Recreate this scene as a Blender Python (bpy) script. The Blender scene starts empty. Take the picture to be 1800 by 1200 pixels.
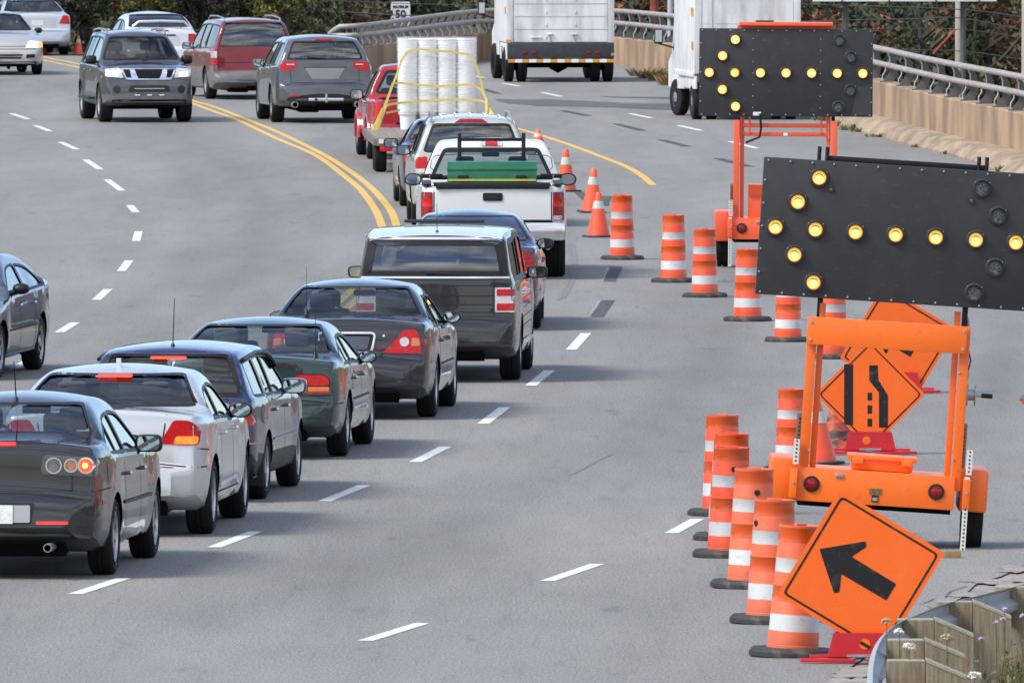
import bpy, bmesh, math, random
from mathutils import Vector, Matrix
from mathutils.bvhtree import BVHTree
random.seed(7)
R = math.radians
scene = bpy.context.scene
COL = scene.collection

# ------------------------------------------------------------------ camera
F_PX = 26500.0            # focal length in pixels of a 1800 px wide frame
CAM_H = 6.9
PITCH = math.atan(1000.0 / F_PX)
cam = bpy.data.cameras.new('camera'); cam.sensor_width = 36.0
cam.lens = F_PX / 1800.0 * 36.0
cam.clip_start = 1.0; cam.clip_end = 6000.0
cam.dof.use_dof = True; cam.dof.focus_distance = 158.0; cam.dof.aperture_fstop = 27.0
cam_o = bpy.data.objects.new('camera', cam); COL.objects.link(cam_o)
cam_o.location = (0, 0, CAM_H); cam_o.rotation_euler = (math.pi / 2 - PITCH, 0, 0)
scene.camera = cam_o

# ------------------------------------------------------------------ sky and sun (bright, mostly overcast)
SUN_EL, SUN_AZ = R(46), R(-118)       # azimuth measured from +Y towards +X
wd = bpy.data.worlds.new('World'); scene.world = wd; wd.use_nodes = True
nt = wd.node_tree; nt.nodes.clear()
def wn(t, **k):
    n = nt.nodes.new(t)
    for a, b in k.items(): setattr(n, a, b)
    return n
sky = wn('ShaderNodeTexSky', sky_type='NISHITA', sun_disc=False, sun_elevation=SUN_EL, sun_rotation=SUN_AZ)
tc = wn('ShaderNodeTexCoord'); mp = wn('ShaderNodeMapping'); mp.inputs['Scale'].default_value = (1, 1, 2.6)
nz = wn('ShaderNodeTexNoise'); nz.inputs['Scale'].default_value = 2.2; nz.inputs['Detail'].default_value = 7; nz.inputs['Roughness'].default_value = .58
rp = wn('ShaderNodeValToRGB'); rp.color_ramp.elements[0].position = .40; rp.color_ramp.elements[1].position = .55
nz2 = wn('ShaderNodeTexNoise'); nz2.inputs['Scale'].default_value = 4.5; nz2.inputs['Detail'].default_value = 6
rp2 = wn('ShaderNodeValToRGB'); rp2.color_ramp.elements[0].position = .35; rp2.color_ramp.elements[1].position = .68
rp2.color_ramp.elements[0].color = (2.6, 2.8, 3.1, 1); rp2.color_ramp.elements[1].color = (9.5, 9.6, 9.8, 1)
mx = wn('ShaderNodeMix', data_type='RGBA'); bg = wn('ShaderNodeBackground'); wo = wn('ShaderNodeOutputWorld')
bg.inputs['Strength'].default_value = .10
L = nt.links.new
L(tc.outputs['Generated'], mp.inputs['Vector']); L(mp.outputs[0], nz.inputs['Vector']); L(mp.outputs[0], nz2.inputs['Vector'])
L(nz.outputs['Fac'], rp.inputs[0]); L(nz2.outputs['Fac'], rp2.inputs[0])
sx_ = wn('ShaderNodeSeparateXYZ'); L(tc.outputs['Generated'], sx_.inputs[0]); mr_ = wn('ShaderNodeMapRange'); pass
mr_.inputs[1].default_value = -.15; mr_.inputs[2].default_value = .75; mr_.inputs[3].default_value = 1; mr_.inputs[4].default_value = .15; L(sx_.outputs['Y'], mr_.inputs[0])      # a broad clear gap in the cloud ahead of the camera
mu_ = wn('ShaderNodeMath', operation='MULTIPLY'); L(rp.outputs[0], mu_.inputs[0]); L(mr_.outputs[0], mu_.inputs[1]); L(mu_.outputs[0], mx.inputs['Factor']); tn_ = wn('ShaderNodeMix', data_type='RGBA', blend_type='MULTIPLY'); tn_.inputs['Factor'].default_value = 1; tn_.inputs['B'].default_value = (.84, .96, 1.16, 1); L(sky.outputs[0], tn_.inputs['A']); L(tn_.outputs['Result'], mx.inputs['A']); L(rp2.outputs[0], mx.inputs['B'])
L(mx.outputs['Result'], bg.inputs['Color']); L(bg.outputs[0], wo.inputs[0])
sl = bpy.data.lights.new('sun', 'SUN'); sl.energy = 2.2; sl.angle = R(22); sl.color = (1, .95, .87)
so = bpy.data.objects.new('sun', sl); COL.objects.link(so)
sd = Vector((math.sin(SUN_AZ) * math.cos(SUN_EL), math.cos(SUN_AZ) * math.cos(SUN_EL), math.sin(SUN_EL)))
so.rotation_euler = sd.to_track_quat('Z', 'Y').to_euler(); so.location = (-40, 100, 80)
scene.view_settings.view_transform = 'Standard'; scene.view_settings.look = 'None'
scene.view_settings.gamma = 1; scene.view_settings.exposure = 1.06

# ------------------------------------------------------------------ placement helpers
_c, _s = math.cos(PITCH), math.sin(PITCH)
def G(px, py, h=0.0):
    "world point at height h seen at pixel (px, py) of the 1800x1200 photograph"
    X = (px - 900) / F_PX; Y = -(py - 600) / F_PX
    d = Vector((X, _c + Y * _s, -_s + Y * _c)); t = (h - CAM_H) / d.z
    return Vector((0, 0, CAM_H)) + d * t
def SC(p): return F_PX / (p.y * _c - (p.z - CAM_H) * _s)      # pixels per metre at a point
def catmull(P, n=8):
    out = []
    for i in range(len(P) - 1):
        p0 = P[max(i - 1, 0)]; p1 = P[i]; p2 = P[i + 1]; p3 = P[min(i + 2, len(P) - 1)]
        for k in range(n):
            t = k / n
            out.append(.5 * ((2 * p1) + (p2 - p0) * t + (2 * p0 - 5 * p1 + 4 * p2 - p3) * t * t + (3 * p1 - p0 - 3 * p2 + p3) * t ** 3))
    out.append(P[-1].copy()); return out

# ------------------------------------------------------------------ materials
def newmat(name):
    m = bpy.data.materials.new(name); m.use_nodes = True; m.node_tree.nodes.clear(); return m
def ND(m, t, **k):
    n = m.node_tree.nodes.new(t)
    for a, b in k.items(): setattr(n, a, b)
    return n
def LK(m, a, b): m.node_tree.links.new(a, b)
def mat(name, col, rough=.5, metal=0., coat=0., var=0., vscale=6., bump=0., bscale=60., col2=None, stretch=(1, 1, 1), spec=.5, emit=None, estr=0., lo=.35, hi=.65, space='Object', detail=5):
    m = newmat(name); p = ND(m, 'ShaderNodeBsdfPrincipled'); o = ND(m, 'ShaderNodeOutputMaterial'); LK(m, p.outputs[0], o.inputs[0])
    p.inputs['Base Color'].default_value = (*col, 1); p.inputs['Roughness'].default_value = rough; p.inputs['Metallic'].default_value = metal
    p.inputs['Coat Weight'].default_value = coat; p.inputs['Coat Roughness'].default_value = .04; p.inputs['Specular IOR Level'].default_value = spec
    if emit: p.inputs['Emission Color'].default_value = (*emit, 1); p.inputs['Emission Strength'].default_value = estr
    if var or col2 or bump:
        t = ND(m, 'ShaderNodeTexCoord'); mpn = ND(m, 'ShaderNodeMapping'); mpn.inputs['Scale'].default_value = stretch
        LK(m, t.outputs[space], mpn.inputs[0])
    if var or col2:
        n = ND(m, 'ShaderNodeTexNoise'); n.inputs['Scale'].default_value = vscale; n.inputs['Detail'].default_value = detail; n.inputs['Roughness'].default_value = .6
        LK(m, mpn.outputs[0], n.inputs['Vector'])
        r = ND(m, 'ShaderNodeValToRGB'); r.color_ramp.elements[0].position = lo; r.color_ramp.elements[1].position = hi
        c2 = col2 if col2 else tuple(c * (1 - var) for c in col)
        r.color_ramp.elements[0].color = (*c2, 1); r.color_ramp.elements[1].color = (*col, 1)
        LK(m, n.outputs['Fac'], r.inputs[0]); LK(m, r.outputs[0], p.inputs['Base Color'])
    if bump:
        n2 = ND(m, 'ShaderNodeTexNoise'); n2.inputs['Scale'].default_value = bscale; n2.inputs['Detail'].default_value = 4
        b = ND(m, 'ShaderNodeBump'); b.inputs['Strength'].default_value = bump; b.inputs['Distance'].default_value = .01
        LK(m, mpn.outputs[0], n2.inputs['Vector']); LK(m, n2.outputs['Fac'], b.inputs['Height']); LK(m, b.outputs[0], p.inputs['Normal'])
    return m
def paint(name, col, metal=.45, rough=.28):
    "car paint: clear coat over slightly uneven base with road dust low on the body"
    m = newmat(name); p = ND(m, 'ShaderNodeBsdfPrincipled'); o = ND(m, 'ShaderNodeOutputMaterial'); LK(m, p.outputs[0], o.inputs[0])
    p.inputs['Metallic'].default_value = metal * .6; p.inputs['Coat Weight'].default_value = 1; p.inputs['Specular IOR Level'].default_value = .35; p.inputs['Coat Roughness'].default_value = .03
    t = ND(m, 'ShaderNodeTexCoord'); s = ND(m, 'ShaderNodeSeparateXYZ'); LK(m, t.outputs['Object'], s.inputs[0])
    n = ND(m, 'ShaderNodeTexNoise'); n.inputs['Scale'].default_value = 5; n.inputs['Detail'].default_value = 6; LK(m, t.outputs['Object'], n.inputs['Vector'])
    a = ND(m, 'ShaderNodeMath', operation='MULTIPLY_ADD'); LK(m, n.outputs['Fac'], a.inputs[0]); a.inputs[1].default_value = .5; LK(m, s.outputs['Z'], a.inputs[2])
    r = ND(m, 'ShaderNodeMapRange'); LK(m, a.outputs[0], r.inputs[0]); r.inputs[1].default_value = .35; r.inputs[2].default_value = .85; r.inputs[3].default_value = .07; r.inputs[4].default_value = 0
    mm = ND(m, 'ShaderNodeMix', data_type='RGBA'); LK(m, r.outputs[0], mm.inputs['Factor']); mm.inputs['A'].default_value = (*col, 1); mm.inputs['B'].default_value = (.10, .09, .08, 1)
    LK(m, mm.outputs['Result'], p.inputs['Base Color'])
    r2 = ND(m, 'ShaderNodeMapRange'); LK(m, a.outputs[0], r2.inputs[0]); r2.inputs[1].default_value = .3; r2.inputs[2].default_value = 1.0; r2.inputs[3].default_value = .36; r2.inputs[4].default_value = rough
    LK(m, r2.outputs[0], p.inputs['Roughness']); return m
def glassmat(name, tint=(.35, .42, .42), refl=.10):
    m = newmat(name); o = ND(m, 'ShaderNodeOutputMaterial'); mx_ = ND(m, 'ShaderNodeMixShader'); tr = ND(m, 'ShaderNodeBsdfTransparent'); gl = ND(m, 'ShaderNodeBsdfGlossy')
    tr.inputs[0].default_value = (*tint, 1); gl.inputs['Roughness'].default_value = .02
    fr = ND(m, 'ShaderNodeLayerWeight'); fr.inputs[0].default_value = .5; pw = ND(m, 'ShaderNodeMath', operation='POWER'); pw.inputs[1].default_value = 4.5; LK(m, fr.outputs['Facing'], pw.inputs[0])
    ad = ND(m, 'ShaderNodeMath', operation='ADD'); ad.inputs[1].default_value = refl; ad.use_clamp = True; LK(m, pw.outputs[0], ad.inputs[0])
    LK(m, ad.outputs[0], mx_.inputs[0]); LK(m, tr.outputs[0], mx_.inputs[1]); LK(m, gl.outputs[0], mx_.inputs[2]); LK(m, mx_.outputs[0], o.inputs[0])
    return m
M = {}
M['black'] = mat('black_plastic', (.010, .010, .011), .45, var=.3, spec=.35)
M['seam'] = mat('seam_gap', (.006, .006, .007), .7)
M['rubber'] = mat('tyre_rubber', (.013, .0125, .0125), .8, spec=.25, bump=.4, bscale=90, var=.35, vscale=9)
M['under'] = mat('underbody', (.004, .004, .004), .95, spec=.1)
M['cabin'] = mat('cabin_lining', (.07, .07, .075), .8); M['cabinl'] = mat('cabin_lining_pale', (.40, .38, .33), .8)
M['seatm'] = mat('seat_cloth', (.05, .052, .06), .85)
M['seatl'] = mat('seat_cloth_pale', (.28, .26, .22), .85)
M['rim'] = mat('wheel_alloy', (.55, .56, .57), .32, metal=.85, var=.25, vscale=12)
M['disc'] = mat('brake_disc', (.06, .055, .05), .6, metal=.5)
M['chrome'] = mat('chrome', (.70, .71, .73), .14, metal=1)
M['steel'] = mat('galvanised_steel', (.42, .44, .46), .42, metal=.75, var=.25, vscale=14)
M['glass'] = glassmat('window_glass', (.74, .82, .82), .07)
M['tint'] = glassmat('window_glass_tinted', (.46, .52, .58), .09)
M['sideg'] = glassmat('window_glass_side', (.30, .34, .36), .34)
M['dark'] = glassmat('window_glass_privacy', (.16, .17, .18), .17)
M['mirror'] = mat('mirror_glass', (.5, .55, .56), .03, metal=1)
M['redlens'] = mat('red_lens', (.30, .003, .006), .22, coat=.35, var=.5, vscale=26, spec=.3)
M['redlens2'] = mat('bright_red_lens', (.56, .004, .008), .22, coat=.35, var=.35, vscale=26, spec=.3, )
M['lit'] = mat('lit_brake_lens', (.6, .05, .02), .2, coat=.6, emit=(1, .055, .015), estr=1.0, col2=(.5, .01, .01), vscale=16)
M['litcore'] = mat('lit_lamp_core', (.8, .3, .1), .3, emit=(1, .42, .12), estr=1.3)
M['litred'] = mat('lit_red_lens', (.6, .02, .02), .2, coat=.6, emit=(1, .01, .01), estr=.3)
M['barlit'] = mat('lit_brake_bar', (.6, .02, .02), .3, emit=(1, .05, .01), estr=.8)
M['amber'] = mat('amber_lens', (.62, .17, .03), .2, coat=1, var=.2, vscale=30)
M['clear'] = mat('clear_lens', (.62, .62, .64), .12, coat=1, metal=.25, var=.3, vscale=30)
M['headlit'] = mat('headlamp_lit', (.8, .75, .68), .15, coat=1, emit=(1, .86, .68), estr=.7, var=.35, vscale=22)
M['headl'] = mat('headlamp_lens', (.72, .72, .74), .12, coat=1, metal=.3, var=.35, vscale=18)
M['plate'] = mat('plate_white', (.72, .72, .70), .4, var=.25, vscale=30)
M['plategrey'] = mat('plate_blank', (.34, .35, .37), .35)
M['whitep'] = mat('white_enamel', (.74, .75, .76), .35, var=.1)
M['mark'] = mat('badge_chrome', (.55, .56, .58), .2, metal=1)

# ------------------------------------------------------------------ mesh builder
class MB:
    def __init__(s): s.v = []; s.f = []; s.m = []; s.sm = []; s.mats = []
    def mi(s, m):
        if m not in s.mats: s.mats.append(m)
        return s.mats.index(m)
    def add(s, vs, fs, m, smooth=False, X=None):
        b = len(s.v); s.v += [(X @ Vector(p)) if X is not None else Vector(p) for p in vs]
        many = isinstance(m, (list, tuple))
        for i, f in enumerate(fs):
            s.f.append(tuple(b + k for k in f)); s.m.append(s.mi(m[i] if many else m)); s.sm.append(smooth)
        return s
    def box(s, c, sz, m, rot=None, bev=0., X=None):
        hx, hy, hz = sz[0] / 2, sz[1] / 2, sz[2] / 2
        T = Matrix.Translation(Vector(c))
        if rot is not None: T = T @ (rot if isinstance(rot, Matrix) else Matrix.Rotation(rot, 4, 'Z'))
        if X is not None: T = X @ T
        if bev > 0:
            bm = bmesh.new(); bmesh.ops.create_cube(bm, size=1)
            bmesh.ops.scale(bm, vec=(sz[0], sz[1], sz[2]), verts=bm.verts)
            bmesh.ops.bevel(bm, geom=bm.edges[:], offset=min(bev, min(sz) * .49), segments=2, affect='EDGES', profile=.6)
            bm.verts.ensure_lookup_table()
            s.add([v.co.copy() for v in bm.verts], [[v.index for v in f.verts] for f in bm.faces], m, False, T); bm.free(); return s
        vs = [(x * hx, y * hy, z * hz) for x in (-1, 1) for y in (-1, 1) for z in (-1, 1)]
        return s.add(vs, [(0, 1, 3, 2), (4, 6, 7, 5), (0, 4, 5, 1), (2, 3, 7, 6), (0, 2, 6, 4), (1, 5, 7, 3)], m, False, T)
    def tube(s, pts, r, m, n=8, closed=False, caps=True, X=None, sm=True):
        pts = [Vector(p) for p in pts]; rs = r if isinstance(r, (list, tuple)) else [r] * len(pts)
        vs = []; fs = []; N = len(pts); up = None
        for i, p in enumerate(pts):
            a = pts[(i - 1) % N] if (closed or i > 0) else p; b = pts[(i + 1) % N] if (closed or i < N - 1) else p
            t = (b - a).normalized()
            if up is None: up = Vector((0, 0, 1)) if abs(t.z) < .9 else Vector((0, 1, 0))
            x = up.cross(t).normalized(); y = t.cross(x).normalized(); up = y
            for k in range(n):
                an = 2 * math.pi * k / n; vs.append(p + (x * math.cos(an) + y * math.sin(an)) * rs[i])
        for i in range(N if closed else N - 1):
            j = (i + 1) % N
            for k in range(n):
                k2 = (k + 1) % n; fs.append((i * n + k, i * n + k2, j * n + k2, j * n + k))
        if caps and not closed: fs.append(tuple(range(n - 1, -1, -1))); fs.append(tuple((N - 1) * n + k for k in range(n)))
        return s.add(vs, fs, m, sm, X)
    def cyl(s, a, b, r, m, n=16, r2=None, X=None, sm=True): return s.tube([a, b], [r, r if r2 is None else r2], m, n, X=X, sm=sm)
    def lathe(s, prof, m, n=24, X=None, sm=True, caps=True):
        vs = []; fs = []; ms = []
        many = isinstance(m, (list, tuple))
        for (r, z) in prof:
            for k in range(n):
                an = 2 * math.pi * k / n; vs.append((r * math.cos(an), r * math.sin(an), z))
        for i in range(len(prof) - 1):
            for k in range(n):
                k2 = (k + 1) % n; fs.append((i * n + k, i * n + k2, (i + 1) * n + k2, (i + 1) * n + k)); ms.append(m[i] if many else m)
        if caps and prof[0][0] > 1e-4: fs.append(tuple(range(n - 1, -1, -1))); ms.append(ms[0])
        if caps and prof[-1][0] > 1e-4: fs.append(tuple((len(prof) - 1) * n + k for k in range(n))); ms.append(ms[-1 - (1 if prof[0][0] > 1e-4 else 0)])
        return s.add(vs, fs, ms, sm, X)
    def prism(s, poly, d0, d1, m, frame, X=None, sidem=None):
        "poly in (a,b); frame = (origin,u,v,w); extruded from w*d0 to w*d1"
        o, u, v, w = [Vector(q) for q in frame]; n = len(poly)
        vs = [o + u * a + v * b + w * d for d in (d0, d1) for (a, b) in poly]
        fs = [tuple(range(n)), tuple(range(2 * n - 1, n - 1, -1))] + [(i, (i + n), (i + 1) % n + n, (i + 1) % n) for i in range(n)]
        ms = [m, m] + [sidem or m] * n
        return s.add(vs, fs, ms, False, X)
    def mesh(s, name):
        me = bpy.data.meshes.new(name); me.from_pydata([tuple(v) for v in s.v], [], s.f)
        for m in s.mats: me.materials.append(m)
        me.polygons.foreach_set('material_index', s.m); me.polygons.foreach_set('use_smooth', s.sm)
        bm = bmesh.new(); bm.from_mesh(me); bmesh.ops.recalc_face_normals(bm, faces=bm.faces); bm.to_mesh(me); bm.free()
        me.validate(); me.set_sharp_from_angle(angle=R(40)); me.update(); return me
    def obj(s, name, parent=None, **tags):
        return link(name, s.mesh(name), parent, **tags)
def link(name, me, parent=None, label=None, cat=None, group=None, kind=None):
    o = bpy.data.objects.new(name, me); COL.objects.link(o)
    if parent is not None: o.parent = parent
    return tag(o, label, cat, group, kind)
def tag(o, label=None, cat=None, group=None, kind=None):
    if label: o['label'] = label
    if cat: o['category'] = cat
    if group: o['group'] = group
    if kind: o['kind'] = kind
    return o
def empty(name, loc=(0, 0, 0), rz=0., **tags):
    o = link(name, None, None, **tags); o.location = loc; o.rotation_euler = (0, 0, rz); o.empty_display_size = .2; return o
def struct(name, mb, label=None): return mb.obj(name, None, kind='structure', label=label)
def copy_tree(o, parent=None, keep=True):
    c = o.copy(); COL.objects.link(c)
    if parent is not None: c.parent = parent
    for ch in list(o.children): copy_tree(ch, c)
    return c
def rnd(poly, r, n=4):
    "round the corners of a 2-D polygon"
    out = []; N = len(poly)
    for i in range(N):
        p = Vector(poly[i]); a = Vector(poly[i - 1]); b = Vector(poly[(i + 1) % N])
        ra = min(r, (a - p).length * .45); rb = min(r, (b - p).length * .45)
        p0 = p + (a - p).normalized() * ra; p1 = p + (b - p).normalized() * rb
        for k in range(n + 1):
            t = k / n; q = p0 * (1 - t) ** 2 + p * 2 * t * (1 - t) + p1 * t * t; out.append((q.x, q.y))
    return out
def rect(a0, b0, a1, b1): return [(a0, b0), (a1, b0), (a1, b1), (a0, b1)]
def circ(a, b, r, n=18, rb=None): return [(a + r * math.cos(2 * math.pi * k / n), b + (rb or r) * math.sin(2 * math.pi * k / n)) for k in range(n)]

def grimy(name, col, rough=.42, coat=.1, dirt=(.10, .075, .055), amt=.55, low=.16):
    "plastic or sheet metal with scuffs, smears and splash dirt rising from the ground"
    m = newmat(name); p = ND(m, 'ShaderNodeBsdfPrincipled'); o = ND(m, 'ShaderNodeOutputMaterial'); LK(m, p.outputs[0], o.inputs[0]); p.inputs['Roughness'].default_value = rough; p.inputs['Coat Weight'].default_value = coat; p.inputs['Coat Roughness'].default_value = .2
    t = ND(m, 'ShaderNodeTexCoord'); gi_ = ND(m, 'ShaderNodeObjectInfo'); ad = ND(m, 'ShaderNodeVectorMath', operation='ADD'); cx_ = ND(m, 'ShaderNodeCombineXYZ'); mu = ND(m, 'ShaderNodeMath', operation='MULTIPLY'); mu.inputs[1].default_value = 37.
    LK(m, gi_.outputs['Random'], mu.inputs[0])
    for k in range(3): LK(m, mu.outputs[0], cx_.inputs[k])
    LK(m, t.outputs['Object'], ad.inputs[0]); LK(m, cx_.outputs[0], ad.inputs[1])
    def nz_(sc, st, a, b, v):
        mp_ = ND(m, 'ShaderNodeMapping'); mp_.inputs['Scale'].default_value = st; n = ND(m, 'ShaderNodeTexNoise'); n.inputs['Scale'].default_value = sc; n.inputs['Detail'].default_value = 7; n.inputs['Roughness'].default_value = .68; LK(m, ad.outputs[0], mp_.inputs[0]); LK(m, mp_.outputs[0], n.inputs['Vector'])
        r = ND(m, 'ShaderNodeMapRange'); LK(m, n.outputs['Fac'], r.inputs[0]); r.inputs[1].default_value = a; r.inputs[2].default_value = b; r.inputs[4].default_value = v; return r.outputs[0]
    sc1 = nz_(7, (1, 1, 2.2), .57, .70, amt); sc2 = nz_(2.2, (1, 1, .6), .45, .75, amt * .5)
    sp = ND(m, 'ShaderNodeSeparateXYZ'); LK(m, t.outputs['Object'], sp.inputs[0]); lo = ND(m, 'ShaderNodeMapRange'); LK(m, sp.outputs['Z'], lo.inputs[0]); lo.inputs[1].default_value = low; lo.inputs[2].default_value = -.02; lo.inputs[4].default_value = .5 if low > 0 else 0.
    mx1 = ND(m, 'ShaderNodeMath', operation='MAXIMUM'); LK(m, sc1, mx1.inputs[0]); LK(m, sc2, mx1.inputs[1]); mx2 = ND(m, 'ShaderNodeMath', operation='MAXIMUM'); LK(m, mx1.outputs[0], mx2.inputs[0]); LK(m, lo.outputs[0], mx2.inputs[1])
    hv = ND(m, 'ShaderNodeHueSaturation'); hv.inputs['Color'].default_value = (*col, 1); vr = ND(m, 'ShaderNodeMapRange'); LK(m, gi_.outputs['Random'], vr.inputs[0]); vr.inputs[3].default_value = .84; vr.inputs[4].default_value = 1.06; LK(m, vr.outputs[0], hv.inputs['Value'])
    mm = ND(m, 'ShaderNodeMix', data_type='RGBA'); LK(m, mx2.outputs[0], mm.inputs['Factor']); LK(m, hv.outputs[0], mm.inputs['A']); mm.inputs['B'].default_value = (*dirt, 1); LK(m, mm.outputs['Result'], p.inputs['Base Color']); return m
# ------------------------------------------------------------------ vehicles
def pchip(P):
    xs = [p[0] for p in P]; ys = [p[1] for p in P]; n = len(P)
    h = [xs[i + 1] - xs[i] for i in range(n - 1)]; d = [(ys[i + 1] - ys[i]) / h[i] for i in range(n - 1)]
    m = [0.] * n; m[0] = d[0]; m[-1] = d[-1]
    for i in range(1, n - 1):
        if d[i - 1] * d[i] <= 0: m[i] = 0.
        else:
            w1 = 2 * h[i] + h[i - 1]; w2 = h[i] + 2 * h[i - 1]; m[i] = (w1 + w2) / (w1 / d[i - 1] + w2 / d[i])
    def f(x):
        if x <= xs[0]: return ys[0]
        if x >= xs[-1]: return ys[-1]
        lo = 0
        while xs[lo + 1] < x: lo += 1
        t = (x - xs[lo]) / h[lo]; t2 = t * t; t3 = t2 * t
        return (2 * t3 - 3 * t2 + 1) * ys[lo] + (t3 - 2 * t2 + t) * h[lo] * m[lo] + (-2 * t3 + 3 * t2) * ys[lo + 1] + (t3 - t2) * h[lo] * m[lo + 1]
    return f
def sstep(t): t = max(0., min(1., t)); return t * t * (3 - 2 * t)
VIEW = {'rear': ((-8, 0, 0), (0, -1, 0), (0, 0, 1), (1, 0, 0)), 'front': ((12, 0, 0), (0, -1, 0), (0, 0, 1), (-1, 0, 0)),
        'right': ((0, -4, 0), (1, 0, 0), (0, 0, 1), (0, 1, 0)), 'left': ((0, 4, 0), (1, 0, 0), (0, 0, 1), (0, -1, 0)),
        'top': ((0, 0, 6), (1, 0, 0), (0, -1, 0), (0, 0, -1))}
def cast(bvh, view, a, b, off):
    o, u, v, d = [Vector(q) for q in VIEW[view]]
    p = o + u * a + v * b; loc, nrm, i, dist = bvh.ray_cast(p, d)
    if loc is None:
        q = p + d * (6 if view in ('rear', 'front') else 3); loc, nrm, i, dist = bvh.find_nearest(q)
        return loc + Vector((0, 0, 0)), -d
    if nrm.dot(d) > 0: nrm = -nrm
    return loc + nrm * off, nrm
def panel_mesh(name, bvh, poly, mats, view, off=.004, skirt=.02, grid=.09, smooth=True):
    bm = bmesh.new(); vs = [bm.verts.new((a, b, 0)) for a, b in poly]; bm.faces.new(vs)
    for ax in (0, 1):
        lo = min(p[ax] for p in poly); hi = max(p[ax] for p in poly); k = math.ceil(lo / grid) * grid
        no = (1, 0, 0) if ax == 0 else (0, 1, 0)
        while k < hi:
            if k > lo + 1e-3 and k < hi - 1e-3:
                bmesh.ops.bisect_plane(bm, geom=bm.verts[:] + bm.edges[:] + bm.faces[:], plane_co=(k, 0, 0) if ax == 0 else (0, k, 0), plane_no=no)
            k += grid
    nr = {}
    for v in bm.verts:
        p, n = cast(bvh, view, v.co.x, v.co.y, off); v.co = p; nr[v] = n
    bm.normal_update()
    w = Vector(VIEW[view][3])
    if sum((f.normal * f.calc_area() for f in bm.faces), Vector()).dot(w) > 0: bmesh.ops.reverse_faces(bm, faces=bm.faces[:])
    bm.normal_update()
    for f in bm.faces: f.smooth = smooth
    if skirt:
        be = [e for e in bm.edges if e.is_boundary]; mp_ = {}
        for e in be:
            for v in e.verts:
                if v not in mp_: mp_[v] = bm.verts.new(v.co + w * skirt)
        for e in be:
            a, b = e.verts; l = e.link_loops[0]
            if l.vert == a: bm.faces.new((b, a, mp_[a], mp_[b]))
            else: bm.faces.new((a, b, mp_[b], mp_[a]))
    me = bpy.data.meshes.new(name); bm.to_mesh(me); bm.free(); me.materials.append(mats); me.set_sharp_from_angle(angle=R(50)); return me
def strip(mb, bvh, path, width, m, view, off=.003, closed=False, step=.07):
    P = [Vector(p) for p in path]; Q = []
    if closed: P = P + [P[0]]
    for i in range(len(P) - 1):
        k = max(1, int((P[i + 1] - P[i]).length / step))
        for j in range(k): Q.append(P[i].lerp(P[i + 1], j / k))
    if not closed: Q.append(P[-1])
    N = len(Q); vs = []
    for i in range(N):
        a = Q[(i - 1) % N] if (closed or i > 0) else Q[i]; b = Q[(i + 1) % N] if (closed or i < N - 1) else Q[i]
        t = (b - a).normalized(); nn = Vector((-t.y, t.x)) * width / 2
        for q in (Q[i] + nn, Q[i] - nn): vs.append(cast(bvh, view, q.x, q.y, off)[0])
    fs = [(2 * i, 2 * i + 1, (2 * ((i + 1) % N)) + 1, 2 * ((i + 1) % N)) for i in range(N if closed else N - 1)]
    mb.add(vs, fs, m)
def mirror_poly(p): return [(-a, b) for a, b in reversed(p)]

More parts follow.
